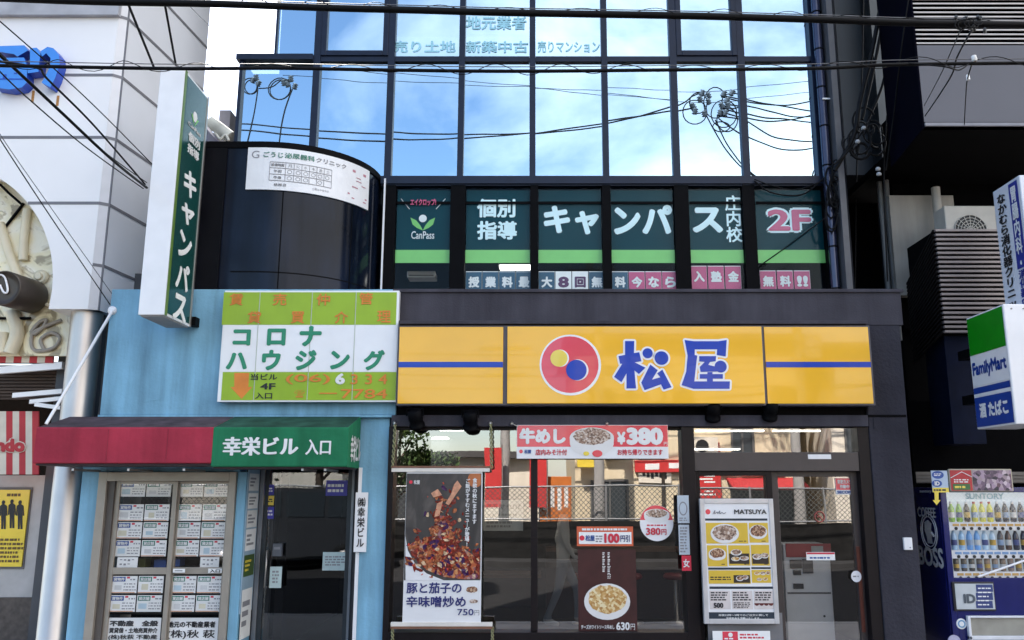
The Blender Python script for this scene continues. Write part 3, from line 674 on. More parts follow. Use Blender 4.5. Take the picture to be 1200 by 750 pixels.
m = MB(); m.box(X(989, 300, 2.4), X(1033, 300, 2.4), 2.4, 2.5, 0, Z(205, 2.4)); m.build('recess_wall_shade', darkp, rb)  # added black panel, stands in for the shade low in the gap
m = MB(); m.box(X(1046, 225, 1.6), xe, 1.6, 1.8, 3.9, Z(140, 1.6)); m.build('recess_wall_shade', darkp, rb)
m = MB(); m.box(X(1046, 280, 1.35), X(1122, 280, 1.35), 1.35, 1.5, Z(346, 1.35), Z(229, 1.35)); m.build('white_wall', mat('aged_white_wall', (0.36, 0.34, 0.31), .7, var=.15, scale=2, streak=.2), rb)
m = MB(); pp = P(1098, 240, 1.2); m.tube([(pp.x, 1.2, 2.8), (pp.x, 1.2, Z(220, 1.2))], .055, 14); m.build('white_pipe', mat('aged_white_pipe', (0.42, 0.40, 0.37), .5), rb)
m = MB(); m.box(X(1068, 500, .9), xe, 1.8, 2.0, 0, 4.0); m.box(X(1060, 500, .9), X(1062, 500, .9), .75, 1.8, 0, 3.6); m.box(X(1060, 560, .9) - .02, xe, .95, 1.7, Z(553, .95), Z(470, .95)); m.build('recess_wall_shade', darkp, rb)
m = MB(); m.box(X(1066, 560, .9), xe, .9, .93, Z(566, .9), Z(553, .9)); 
for k in range(3): z = Z(556 + k * 4, .88); m.box(X(1066, 560, .88), xe, .88, .899, z - .006, z + .006)
m.build('fence_rail', mat('taupe_rail', (0.15, 0.135, 0.12), .6), rb)
# louvre screen with slanted side
YL = .15
ls = thing('louvre_screen', 'brown slatted screen box in front of the air conditioner', 'screen', (X(1140, 400, YL), YL, Z(392, YL)))
x0, x1, z0, z1 = rect(1102, 267, 1188, 391, YL); brs = mat('slat_taupe', (0.26, 0.22, 0.21), .45, var=.1, metal=.2)
m = MB(); n_ = 23
for k in range(n_):
    z = z0 + (z1 - z0) * (k + .5) / n_; m.box(x0, x1, YL, YL + .05, z - .013, z + .013)
m.build('slats', brs, ls)
m = MB()
pb = [P(1059, 331, .95), P(1080, 470, .95)]
for k in range(n_):
    t = (k + .5) / n_; z = z0 + (z1 - z0) * t; zz = z0 - .25 + (pb[0].z - z0 + .25) * t
    m.prism([(x0 - .004, YL + .03, z - .013), (pb[0].x + .05, .95, zz - .013), (pb[0].x + .05, .95, zz + .013), (x0 - .004, YL + .03, z + .013)], (-.02, 0, 0))
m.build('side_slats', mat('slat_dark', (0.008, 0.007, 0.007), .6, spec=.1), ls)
m = MB(); m.box(x0 + .01, x1 - .01, YL + .1, .95, z0, z1 - .02); m.build('backing', darkp, ls)
# air conditioner
YA = .6
ac = thing('air_conditioner', 'aged white outdoor air conditioner with round fan grille', 'air conditioner', (X(1140, 260, YA), YA, Z(275, YA)))
x0, x1, z0, z1 = rect(1108, 241, 1176, 280, YA); acw = mat('aged_ac_white', (0.46, 0.43, 0.38), .5, var=.1)
m = MB(); m.box(x0, x1, YA, YA + .3, z0, z1); m.build('casing', acw, ac, bevel=.012)
gc = P(1138, 270, YA - .012); 
m = MB(); m.disc((gc.x, YA - .004, gc.z), .20, .20, 32); m.build('fan_opening', black, ac)
m = MB()
for k in range(5):
    r = .05 + .037 * k; m.tube([(gc.x + r * math.cos(a_), YA - .014, gc.z + r * math.sin(a_)) for a_ in [2 * math.pi * q / 28 for q in range(29)]], .005, 5, False)
for k in range(8):
    a_ = math.pi * k / 8; m.tube([(gc.x - .2 * math.cos(a_), YA - .014, gc.z - .2 * math.sin(a_)), (gc.x + .2 * math.cos(a_), YA - .014, gc.z + .2 * math.sin(a_))], .005, 5)
m.build('fan_grille', acw, ac)
m = MB(); m.pbox(1168, 252, 1175, 270, YA - .006, .004); m.build('side_grille', mat('ac_grey', (.25, .24, .22), .5), ac)
# dark blue box below
m = MB(); m.pbox(1112, 392, 1150, 520, .3, .5); tag(m.build('duct_cover', mat('blue_black', (0.004, 0.007, 0.022), .6, var=.3, spec=.08)), 'dark blue upright duct cover under the slatted screen', 'duct')

# ---- narrow dark building far behind the gap
m = MB(); gb = mat('teal_grey_render', (0.012, 0.022, 0.034), .6, var=.35, scale=.8, streak=.25)
m.box(X(985, 100, 4), X(1032, 100, 4), 4, 9, 0, 11.5); far = thing('narrow_rear_building', 'narrow teal grey building seen in the gap behind cables', 'building', (X(1010, 575, 4), 4, 0))
m.build('wall', gb, far)
m = MB(); m.box(X(1018, 100, 3.9), X(1034, 100, 3.9), 3.6, 3.95, 0, 11.5); m.box(X(1034.2, 100, 3.9), X(1047, 100, 3.9), 3.62, 3.95, 0, Z(58, 3.6)); m.build('pale_strip', mat('grey_strip', (.09, .10, .105), .6, var=.25, scale=1, streak=.3), far)
m = MB()
for px, Y in ((1036, 1.5), (1044, 1.45)): p = P(px, 280, Y); m.tube([(p.x, Y, 1.0), (p.x, Y, Z(205 if px < 1040 else 190, Y))], .035, 10)
tag(m.build('gutter_pipes', mat('pipe_grey', (0.13, 0.14, 0.15), .5, var=.2)), 'pair of slim grey pipes rising in the dark gap', 'pipe')
# rooftop things by the tower
m = MB(); m.tube([P(246, 143, 1.2), P(256, 150, 1.2), P(270, 161, 1.2)], .085, 14); m.tube(curve([P(x, y, 1.1) for x, y in ((246, 160), (252, 157), (258, 163), (264, 158), (268, 165))]), .02, 6)
tag(m.build('rooftop_duct', mat('duct_cream', (.45, .45, .40), .6, var=.3)), 'short cream rooftop duct with coiled hose behind projecting sign', 'duct')
m = MB(); m.pbox(256, 129, 269, 165, 2.2, .5); tag(m.build('rooftop_box', mat('roof_box', (.22, .21, .24), .6)), 'small grey box on the roof beside mirror windows', 'box')
m = MB(); q = [(232, 137), (236, 140), (243, 152), (244, 172), (232, 172)]; m.prism([P(x, y, .6) for x, y in q][::-1], (0, .5, 0)); tag(m.build('rooftop_hood', mat('hood_grey', (.10, .095, .14), .5)), 'grey sloping hood on the tower roof behind projecting sign', 'hood')

# ================================================================ SIGNS
# ---- yellow restaurant sign
YB = -.2
ss = thing('shop_sign', 'long yellow restaurant sign with red disc logo and blue Japanese lettering', 'sign', (X(745, 475, 0), 0, Z(475, 0)))
m = MB(); x0, x1, z0, z1 = rect(465.5, 381, 1023, 475, YB); m.box(x0, x1, YB + .012, -.002, z0, z1); m.build('housing', mat('sign_housing', (0.075, 0.07, 0.09), .4), ss, bevel=.004)
def ypan(a, c, dep):
    x0, x1, z0, z1 = rect(a, 383, c, 473, YB); m = MB(); m.box(x0, x1, YB - dep, YB + .011, z0, z1); return m.build('sign_panel', yellow, ss, bevel=.004)
p1 = ypan(467, 589.5, 0.0); p2 = ypan(594.5, 894, .02); p3 = ypan(897.5, 1020.5, 0.0)
for p_, a, c in ((p1, 467, 589.5), (p3, 897.5, 1020.5)):
    m = MB(); x0, x1, z0, z1 = rect(a, 424, c, 430.5, YB); m.box(x0 + .001, x1 - .001, YB - .003, YB, z0, z1); m.build('blue_stripe', bluep, p_)
YB2 = YB - .022
def zz(x, y): return (620 + x / 4.8, 375 + y / 4.8)
def pdd(mb, x, y, r, Y): c = P(*zz(x, y), Y); k = r / 4.8 * (X(601, 430, Y) - X(600, 430, Y)); mb.disc(c, k, k, 40)
lg = MB(); pdd(lg, 232, 252, 173, YB2); lo = lg.build('logo_disc', whitep, p2)
lg = MB(); pdd(lg, 230, 250, 161, YB2 - .001); lg.build('red_disc', redp, lo)
lg = MB(); pdd(lg, 274, 281, 60, YB2 - .002); pdd(lg, 176, 215, 49, YB2 - .002); lg.build('white_rim', whitep, lo)
lg = MB(); pdd(lg, 168, 215, 48, YB2 - .003); lg.build('yellow_dot', yelp, lo)
lg = MB(); pdd(lg, 266, 281, 58, YB2 - .004); lg.build('blue_dot', bluep, lo)
MATSU = [[(540, 118), (592, 118), (590, 186), (620, 181), (632, 232), (594, 238), (655, 268), (618, 304), (593, 284), (602, 385), (548, 385), (548, 300), (520, 350), (478, 320), (524, 246), (512, 246), (503, 203), (540, 196)],
         [(682, 250), (724, 282), (692, 335), (738, 322), (720, 300), (750, 279), (802, 378), (757, 392), (742, 362), (650, 395), (631, 352)]]
YA_ = [[(875, 112), (925, 119), (1065, 119), (1112, 112), (1106, 205), (1056, 197), (1058, 165), (932, 165), (932, 197), (946, 200), (925, 387), (858, 366), (884, 290), (892, 200)],
       [(932, 119.5), (1058, 119.5), (1058, 149), (932, 149)],
       [(957, 203), (1052, 203), (1050, 232), (1018, 236), (1008, 252), (1050, 262), (1060, 290), (965, 292), (960, 264), (988, 236), (957, 232)],
       [(1003, 293), (1032, 293), (1032, 304), (1090, 304), (1090, 330), (1034, 330), (1034, 345), (1130, 345), (1128, 387), (925, 387), (928, 345), (1001, 345), (1001, 330), (960, 330), (960, 304), (1003, 304)]]
CIR = [(667, 187, 29), (745, 214, 39), (1078, 262, 34)]
for nm, polys, cirs in (('logo_character', MATSU, CIR[:2]), ('logo_character', YA_, CIR[2:])):
    wm = MB()
    for q, (dx, dy) in enumerate([(11 * math.cos(k * math.pi / 6), 11 * math.sin(k * math.pi / 6)) for k in range(12)]):
        for pl in polys: wm.add([P(*zz(x + dx, y + dy), YB2 - .0002 * q - .00005 * polys.index(pl)) for x, y in pl][::-1], [tuple(range(len(pl)))])
    for x, y, r in cirs: pdd(wm, x, y, r + 10, YB2 - .003)
    wo = wm.build('letter_outline', whitep, p2)
    bm = MB()
    for qi, pl in enumerate(polys): bm.add([P(*zz(x, y), YB2 - .0045 - .0003 * qi) for x, y in pl][::-1], [tuple(range(len(pl)))])
    for x, y, r in cirs: pdd(bm, x, y, r, YB2 - .0055)
    bm.build(nm, bluep, wo)
# ---- lime and white housing sign
YH = -.12
hs = thing('agency_sign', 'lime green and white board with dark green lettering and orange arrow', 'sign', (X(362, 470, 0), 0, Z(471, 0)))
x0, x1, z0, z1 = rect(259, 340.5, 466, 471, YH)
m = MB(); m.box(x0, x1, YH, -.03, z0, z1); m.build('board_frame', whitep, hs, bevel=.004)
m = MB(); m.pbox(261, 342.5, 464.5, 380.6, YH - .004, .003); m.pbox(260, 436, 464, 469, YH - .004, .003); lm = m.build('lime_band', lime, hs)
m = MB(); m.pbox(260.5, 381, 464.5, 435.6, YH - .004, .003); wb = m.build('white_band', whitep, hs)
YL_ = YH - .005
for ch, a, b in (('賃', 269, 344), ('売', 320, 344), ('仲', 371, 344), ('管', 421, 343), ('貸', 290, 365), ('買', 341, 365), ('介', 392, 365), ('理', 442, 364)):
    text(ch, a, b, a + 16, b + 14, YL_, orange, lm, .018)
for ch, a, b, c, d in (('コ', 273, 386, 294, 405), ('ロ', 313, 385, 335, 405), ('ナ', 351, 382, 377, 406), ('ハ', 265, 413, 290, 433), ('ウ', 307, 410, 329, 434), ('ジ', 346, 410, 371, 434), ('ン', 387, 411, 410, 433), ('グ', 426, 410, 451, 434)):
    text(ch, a, b, c, d, YL_, greent, wb, .05)
m = MB(); q = [(274.5, 437), (292, 437), (291, 453.5), (295.5, 453.5), (283, 467.5), (270, 453.5), (274.5, 453.5)]; m.add([P(x, y, YL_) for x, y in q][::-1], [tuple(range(7))]); m.build('arrow', orange, lm)
text('当ビル', 294, 438, 325, 445.5, YL_, black, lm, .02); text('4F', 305, 449, 323, 456.5, YL_, black, lm, .03); text('入口', 299, 460, 319, 467.5, YL_, black, lm, .02)
text('(06)', 335, 438.5, 387, 450.5, YL_, orange, lm, .012); text('6', 393, 437.5, 404.5, 450.5, YL_ - .002, whitet, lm, .05)
text('3 3 4', 411, 438.5, 454, 450.5, YL_, orange, lm, .012); text('☎', 345, 457, 357, 466, YL_, orange, lm, .0); text('－7784', 374, 456, 454, 467, YL_, orange, lm, .012)
m = MB()
for px in (301, 363, 415): x = X(px, 405, YL_); m.box(x - .004, x + .004, YH - .0065, YH - .004, z0 + .02, z1 - .02)
m.build('sheet_joint', mat('joint_grey', (.45, .5, .42), .6), hs)  # thin grey-green strips along the joints of the board sheets
# ---- projecting sign
pj = thing('projecting_sign', 'tall white box sign projecting from wall with dark green lettered side', 'sign', (X(212, 380, -.1), -.1, Z(385, -.1)))
yf, yb = -.80, -.12
A = P(158, 368, yf); xl_ = X(175, 200, yf) + .02; xr2 = X(205, 230, yf) + .0; zb_, zt_ = Z(369, yf), Z(82, yf)
m = MB(); m.box(xl_, xr2 - .004, yf, yb, zb_, zt_); m.build('sign_box', mat('white_sign_case', (.8, .8, .82), .25, var=.04, coat=.3), pj, bevel=.008)
m = MB(); m.box(xr2 - .003, xr2, yf + .05, yb - .03, zb_ + .03, zt_ - .03); sf = m.build('side_panel', mat('dark_green_panel', (.006, .055, .05), .2, var=.1, coat=.2), pj)
m = MB(); m.box(xr2 - .002, xr2 + .006, yf, yf + .045, zb_, zt_); m.build('edge_trim', mat('olive_edge', (.10, .18, .03), .4), pj)
m = MB(); m.box(xr2 - .002, xr2 + .008, yb - .03, yb, zb_, zt_); m.build('metal_trim', steel, pj)
m = MB(); m.box(xl_ + .02, xr2 - .02, yf + .02, yb - .02, zb_ - .012, zb_ - .001); m.build('underside', mat('shade_grey', (.28, .27, .26), .6), pj)
H = zt_ - zb_
sm = plane_map((xr2, yf + .05, zb_), (0, yb - yf - .08, 0), (0, 0, H), (1, 0, 0))
def ptext(s, a, b, c, d, bold, mt=whitet):
    q = MB(); letter_into(q, s, sub(sm, a, b, c, d), bold); q.build('lettering', mt, sf)
for i, ch in enumerate('キャンパス'): 
    hh = .108 if ch != 'ャ' else .085
    ptext(ch, .22, .565 - i * .128 - hh / 2, .80, .565 - i * .128 + hh / 2, .04)
ptext('個別', .25, .735, .80, .775, .03); ptext('指導', .25, .685, .80, .725, .03); ptext('CanPass', .2, .795, .8, .812, .01)
m = MB(); m.disc((0, 0, 0), .06, .06, 20); m.v = [Vector((xr2 + .003, yf + .34 + v.x, zb_ + H * .855 + v.z)) for v in m.v]; m.build('round_emblem', whitet, sf)
m = MB()
for s_ in (-1, 1): m.add([(xr2 + .003, yf + .34 + s_ * a, zb_ + H * .835 + b) for a, b in ((0, -.06), (.03, -.03), (.11, .06), (.05, .04))], [(0, 1, 2, 3)])
m.build('leaf_emblem', MATS['leaf_green'], sf)
for z in (zb_ + .35, zb_ + H * .5, zt_ - .4): m = MB(); m.box(xl_ + .05, xr2 - .05, yb, .04, z, z + .06); m.build('wall_bracket', blackf, pj)
m = MB(); m.box(xr2 - .03, xr2 + .05, yb, .0, zb_ + .02, zb_ + .12); m.build('wall_bracket', blackf, pj)
# ---- clinic board on the curved tower
def tower_map(px0, px1, za0, za1):
    xa_, xb_ = X(px0, 200, .05), X(px1, 225, .75); ra = rad * 1.04 + .02
    a1 = math.asin(min(.999, (xb_ - xc) / ra)); 
    Ltot = max(xc - xa_, 0) + ra * a1
    def f(u, v, w):
        d = u * Ltot; x = xa_ + d
        z = za0 + (za1 - za0) * v
        if x <= xc: return Vector((x, .05 - .022 - w, z))
        a_ = (x - xc) / ra; return Vector((xc + (ra + w) * math.sin(a_), yc - (rad + .022 + w) * math.cos(a_), z))
    return f
tf = tower_map(290, 431, Z(222, .03), Z(173, .03))
cb = MB(); nn_ = 24
for k in range(nn_): cb.add([tf(k / nn_, 0, .004), tf((k + 1) / nn_, 0, .004), tf((k + 1) / nn_, 1, .004), tf(k / nn_, 1, .004)], [(0, 1, 2, 3)], True)
for k in range(nn_):
    for v_ in (0, 1): cb.add([tf(k / nn_, v_, -.02), tf((k + 1) / nn_, v_, -.02), tf((k + 1) / nn_, v_, .004), tf(k / nn_, v_, .004)], [(0, 1, 2, 3)])
cbo = cb.build('clinic_board', mat('white_board', (.74, .75, .78), .4, var=.05)); tag(cbo, 'white clinic board with opening hours table bent round the dark tower', 'sign')
tf2 = lambda u, v, w: tf(u, v, w + .007)
def cbt(s, a, b, c, d, mt, bold=.02):
    q = MB(); letter_into(q, s, sub(tf2, a, b, c, d), bold); q.build('lettering', mt, cbo)
cbt('ごうじ', .115, .77, .255, .90, mat('green_print', (.05, .22, .16), .5)); cbt('泌尿器科', .265, .77, .48, .90, MATS['green_print']); cbt('クリニック', .49, .775, .735, .89, greyink)
cbt('G', .03, .74, .085, .92, greyink, .0)
q = MB()
def cl_(u0, v0, u1, v1, t=.006):
    n_ = 8
    for k in range(n_):
        a, b = k / n_, (k + 1) / n_; pa_, pb_ = (u0 + (u1 - u0) * a, v0 + (v1 - v0) * a), (u0 + (u1 - u0) * b, v0 + (v1 - v0) * b)
        if abs(u1 - u0) > abs(v1 - v0): q.add([tf2(pa_[0], pa_[1] - t * 1.5, .001), tf2(pb_[0], pb_[1] - t * 1.5, .001), tf2(pb_[0], pb_[1] + t * 1.5, .001), tf2(pa_[0], pa_[1] + t * 1.5, .001)], [(0, 1, 2, 3)])
        else: q.add([tf2(pa_[0] - t * .35, pa_[1], .001), tf2(pa_[0] + t * .35, pa_[1], .001), tf2(pb_[0] + t * .35, pb_[1], .001), tf2(pb_[0] - t * .35, pb_[1], .001)], [(0, 1, 2, 3)])
for v_ in (.22, .37, .52, .66): cl_(.165, v_, .615, v_)
for u_ in (.165, .275, .335, .39, .445, .5, .555, .615): cl_(u_, .22, u_, .66)
q.build('hours_table', greyink, cbo)
for r_, cs in ((.295, (.305, .365, .42, .525)), (.445, (.305, .365, .42, .475, .525, .58))):
    for c_ in cs: cbt('○', c_ - .017, r_ - .045, c_ + .017, r_ + .045, greyink, .0)
for i, ch in enumerate('月火水木金土'): u_ = .305 + i * .056; cbt(ch, u_ - .014, .55, u_ + .014, .63, greyink, .0)
cbt('診療時間', .175, .56, .265, .63, greyink, .01); cbt('午前', .195, .41, .25, .48, greyink, .01); cbt('午後', .195, .26, .25, .33, greyink, .01); cbt('休診日', .20, .09, .285, .16, greyink, .01); cbt('土曜は午後休診', .47, .09, .60, .15, greyink, 0)
q = MB()
for k, (a, b, c, d) in enumerate(((.80, .78, .95, .84), (.84, .66, .89, .68), (.84, .58, .90, .60), (.80, .40, .86, .43), (.90, .5, .95, .52), (.76, .2, .97, .24), (.80, .12, .96, .15))):
    q.add([tf2(a, b, .001), tf2(c, b, .001), tf2(c, d, .001), tf2(a, d, .001)], [(0, 1, 2, 3)])
q.build('fine_print', mat('rose_print', (.45, .2, .25), .5), cbo)

# ---- awning over the entrance
ya = -.62
aw2 = thing('entrance_awning', 'box awning in maroon and green canvas lettered over the building entrance', 'awning', (X(230, 545, 0), 0, Z(550, 0)))
zf1, zf0 = Z(501, ya), Z(543, ya); xa0, xm_, xa1 = X(41, 520, ya), X(249, 520, ya), X(408, 520, ya)
zbk = Z(489, 0)
for nm, a, b, mt, zlow in (('maroon_canvas', xa0, xm_ - .001, maroon, zf0), ('green_canvas', xm_ + .001, xa1, greena, zf0 - .035)):
    m = MB()
    m.prism([(a, ya, zlow), (a, ya, zf1), (a, -.02, zbk), (a, -.02, zlow + (0 if mt is maroon else -.0))], (b - a, 0, 0))
    o = m.build(nm, mt, aw2, bevel=.012)
    if mt is greena: go = o
    else: mo = o
m = MB(); m.box(xa0 + .02, xm_, ya + .02, -.03, zf0 - .02, zf0 - .002); m.box(xm_ + .02, xa1 - .02, ya + .02, -.03, zf0 - .05, zf0 - .037); m.build('under_frame', mat('awning_inside', (.03, .012, .014), .7), aw2)
for px in (126, 196): x = X(px, 520, ya); m = MB(); m.box(x - .002, x + .002, ya - .003, ya, zf0 + .01, zf1 - .01); m.build('canvas_seam', mat('maroon_seam', (.25, .02, .04), .7), mo)
m = MB(); letter_into(m, '幸栄ビル', flat(261, 512, 350, 534, ya), .018, .05); letter_into(m, '入口', flat(358, 515, 388, 533, ya), .015, .035); m.build('lettering', whitet, go)
sm2 = plane_map((xa1 + .001, ya + .12, zf0 + .02), (0, .5, 0), (0, 0, .28), (1, 0, 0)); m = MB(); letter_into(m, '幸栄ビル', sm2, .02); m.build('lettering', whitet, go)
dusty = mat('dusty_canvas_top', (.085, .065, .075), .85, var=.35, scale=6, streak=.3, spec=.1); dustg = mat('dusty_green_top', (.03, .085, .06), .85, var=.35, scale=6, streak=.3, spec=.1)
for a, b, mt, par_ in ((xa0 + .01, xm_ - .003, dusty, mo), (xm_ + .003, xa1 - .01, dustg, go)):
    m = MB(); m.quad((a, ya + .015, zf1 + .006), (b, ya + .015, zf1 + .006), (b, -.025, zbk + .004), (a, -.025, zbk + .004)); m.build('canvas_top', mt, par_)
for k in range(5):
    a = xm_ + (xa1 - xm_) * (k + 1) / 6 if k > 2 else xa0 + (xm_ - xa0) * (k + .7) / 3.2
    m = MB(); m.box(a - .012, a + .012, ya + .03, -.03, zf0 - .075, zf0 - .052); m.build('frame_rib', steel, aw2)
# tie rod
m = MB(); m.tube([P(132, 364, -.01), P(54, 497, -.5)], .017, 8); tr = m.build('tie_rod', whitep); tag(tr, 'slanting white tie rod holding up the maroon end of the awning', 'rod')
m = MB(); m.lathe(P(132, 364, 0), [(.05, 0), (.05, .02), (.02, .03)], (0, -1, 0), 12); m.build('wall_plate', whitep, tr)
# ---- white vertical name plate
nb = MB(); nb.pbox(415.5, 577, 430, 647, -.0, .03); no = nb.build('name_plate', whitep, bevel=.003); tag(no, 'white upright name plate with black lettering beside the entrance door', 'sign')
text(vert('㈱幸栄ビル'), 418.5, 583, 427.5, 641, -.001, black, no, .02)
# ---- convenience store sign on the right
def lsign(name, lab, px_back, px_front, py, yb_, yf_, pyt, pyb, right_m, thick):
    t = thing(name, lab, 'sign', P(px_back, pyb, yb_))
    xs_ = (X(px_back, py, yb_) + X(px_front, py, yf_)) / 2
    z0, z1 = Z(pyb, yf_), Z(pyt, yf_); return t, xs_, z0, z1
yb_, yf_ = -.35, -1.1
t, xs_, z0, z1 = lsign('store_sign', 'projecting green white and blue store sign with tobacco lettering', 1136, 1185, 430, yb_, yf_, 356, 497, None, 0)
m = MB(); m.box(xs_, xs_ + .42, yf_, yb_, z0, z1); m.build('sign_box', mat('store_white', (.82, .82, .84), .3, var=.03, coat=.3), t, bevel=.012)
fmp = plane_map((xs_ - .001, yb_ - .02, z0 + .02), (0, yf_ - yb_ + .04, 0), (0, 0, z1 - z0 - .04), (-1, 0, 0))
def spanel(nm, v0, v1, mt, w=.002):
    q = MB(); q.add([fmp(a, b, w) for a, b in ((0, v0), (1, v0), (1, v1), (0, v1))], [(0, 1, 2, 3)]); return q.build(nm, mt, t)
g1 = spanel('green_panel', .655, 1, mat('store_green', (.004, .26, .006), .3, coat=.3)); w1 = spanel('white_panel', .365, .65, whitep); b1 = spanel('blue_band', .30, .355, mat('store_blue', (.012, .05, .30), .3, coat=.3)); w2 = spanel('white_band', .27, .297, whitep); b2 = spanel('blue_panel', 0, .265, MATS['store_blue'])
q = MB(); letter_into(q, 'FamilyMart', sub(fmp, .04, .43, .97, .585), .05, .03, lift=.0006); q.v = [v + Vector((-.003, 0, 0)) for v in q.v]; q.build('lettering', MATS['store_blue'], w1)
q = MB(); letter_into(q, '酒 たばこ', sub(fmp, .12, .075, .9, .21), .05); q.v = [v + Vector((-.003, 0, 0)) for v in q.v]; q.build('lettering', whitet, b2)
for zz_ in (z0 + .3, z1 - .4): m = MB(); m.box(xs_ + .1, xs_ + .3, yb_, .1, zz_, zz_ + .1); m.build('wall_bracket', blackf, t)
m = MB(); 
for k in range(3): m.lathe((xs_ + .08 + k * .12, yf_ - .001, z1 - .05), [(.008, 0), (.008, .005)], (0, -1, 0), 8)
m.build('bolt', mat('bolt_grey', (.2, .2, .2), .4, metal=.8), t)
# clinic projecting sign
yb_, yf_ = -.42, -.95
t, xs_, z0, z1 = lsign('clinic_sign', 'tall white projecting clinic sign with blue band and black vertical lettering', 1176, 1198, 290, yb_, yf_, 205, 372, None, 0)
m = MB(); m.box(xs_, xs_ + .4, yf_, yb_, z0, z1); so_ = m.build('sign_box', mat('clinic_white', (.70, .72, .78), .3, var=.04, coat=.3), t, bevel=.01)
fmp = plane_map((xs_ - .001, yb_ - .01, z0 + .02), (0, yf_ - yb_ + .02, 0), (0, 0, z1 - z0 - .04), (-1, 0, 0))
q = MB(); q.add([fmp(a, b, .002) for a, b in ((.60, .36), (.93, .36), (.93, .99), (.60, .99))], [(0, 1, 2, 3)]); bb = q.build('blue_band', mat('clinic_blue', (.02, .03, .26), .4), t)
def ct(s, a, b, c, d, mt, par, bold=.03):
    q = MB(); letter_into(q, vert(s), sub(fmp, a, b, c, d), bold); q.v = [v + Vector((-.003, 0, 0)) for v in q.v]; q.build('lettering', mt, par)
ct('なかむら消化器クリニック', .12, .02, .47, .96, black, t); ct('胃腸内科・', .65, .38, .88, .96, whitet, bb); ct('消化器内科', .62, .02, .92, .35, MATS['clinic_blue'], t)
for zz_ in (z0 + .3, z1 - .3): m = MB(); m.box(xs_ + .1, xs_ + .25, yb_, -.3, zz_, zz_ + .1); m.build('wall_bracket', blackf, t)

# ================================================================ THINGS ON THE SHOP FRONT
foodA = ramp_mat('stir_fry', [(0, (.03, .008, .012)), (.25, (.22, .03, .02)), (.45, (.45, .10, .03)), (.62, (.60, .28, .10)), (.75, (.16, .03, .10)), (1, (.75, .55, .35))], 34, 'voronoi', .4)
foodB = ramp_mat('beef_rice', [(0, (.12, .07, .05)), (.4, (.32, .2, .14)), (.7, (.5, .38, .3)), (1, (.7, .62, .55))], 60, 'voronoi', .5)
foodC = ramp_mat('cheese_curry', [(0, (.42, .2, .05)), (.4, (.55, .32, .1)), (.7, (.72, .55, .28)), (1, (.8, .7, .45))], 40, 'voronoi', .5)
foodD = ramp_mat('dark_dish', [(0, (.04, .02, .012)), (.5, (.25, .1, .05)), (1, (.6, .42, .28))], 80, 'voronoi', .5)
smoke = ramp_mat('wok_backdrop', [(0, (.012, .010, .010)), (.5, (.05, .044, .04)), (1, (.20, .17, .15))], 3, 'noise', .5, dist=1.5, stretch=(1.6, 1, .5))
bowlw = mat('bowl_white', (.74, .73, .72), .4, var=.06)
def bowl(mb_par, cx_, cy_, rx, ry, Y, food, side=True, depth=0.6, tint=None):
    m = MB()
    if side: m.add([P(cx_ + rx * math.cos(a_), cy_ + (ry * math.sin(a_) if math.sin(a_) < 0 else 0) + (depth * rx * abs(math.sin(a_)) ** .6 if math.sin(a_) > 0 else 0), Y) for a_ in [2 * math.pi * k / 32 for k in range(32)]][::-1], [tuple(range(32))])
    pdisc(m, cx_, cy_, rx, ry, Y - .0006)
    b = m.build('bowl_picture', bowlw, mb_par)
    m = MB(); rg = random.Random(int(cx_)); n = 26
    m.add([P(cx_ + rx * (.84 + rg.uniform(-.05, .05)) * math.cos(a_), cy_ - ry * .12 + ry * (.8 + rg.uniform(-.08, .1)) * math.sin(a_), Y - .0014) for a_ in [2 * math.pi * k / n for k in range(n)]][::-1], [tuple(range(n))])
    m.build('food_picture', food, b); return b
# ---- hanging poster
YQ = -.10
hp = thing('hanging_poster', 'long hanging poster of a wok stir-fry over white lettered foot', 'poster', P(519, 735, YQ))
m = MB(); m.pbox(474, 553, 564.5, 731, YQ, .004); m.build('sheet', mat('poster_white', (.74, .74, .75), .5, var=.03), hp)
x0, x1, z0, z1 = rect(459, 548.5, 574, 553, YQ); x2, x3, z2, z3 = rect(458, 729, 577, 734, YQ)
m = MB(); m.box(x0, x1, YQ - .015, YQ + .02, z0, z1); m.build('top_rail', mat('cream_rail', (.72, .68, .62), .4), hp, bevel=.003)
m = MB(); m.box(x2, x3, YQ - .015, YQ + .02, z2, z3); m.build('bottom_rail', MATS['cream_rail'], hp, bevel=.003)
m = MB(); m.box(x0, x1, YQ - .02, YQ + .03, z1 + .002, z1 + .022); m.box(x2, x3, YQ - .02, YQ + .03, z2 - .022, z2 - .002); m.build('wood_rail', mat('brown_wood', (.20, .09, .05), .5), hp)
ropem = ramp_mat('twisted_rope', [(0, (.02, .02, .02)), (.5, (.02, .02, .02)), (.55, (.45, .42, .1)), (1, (.5, .5, .3))], 60, 'wave', .7)
for px, a, b in ((463, 498, 549), (575, 497, 549), (460, 735, 775), (577, 735, 775)):
    c0, c1 = P(px, a, YQ), P(px - (3 if a < 600 else 0) * (1 if px < 500 else -.3), b, YQ)
    m = MB()
    for ph in (0, math.pi):
        m.tube([c0.lerp(c1, k / 24) + Vector((.012 * math.cos(ph + k * 1.1), .012 * math.sin(ph + k * 1.1), 0)) for k in range(25)], .008, 5)
    m.build('rope', ropem, hp)
m = MB()
for px in (463, 575): m.lathe(P(px, 496, -.05), [(.018, 0), (.022, .02), (.01, .04)], (0, -1, 0), 10)
m.build('hook', steel, hp)
m = MB(); m.pbox(475, 555, 563.5, 680, YQ - .002, .001); ph_ = m.build('picture', smoke, hp)
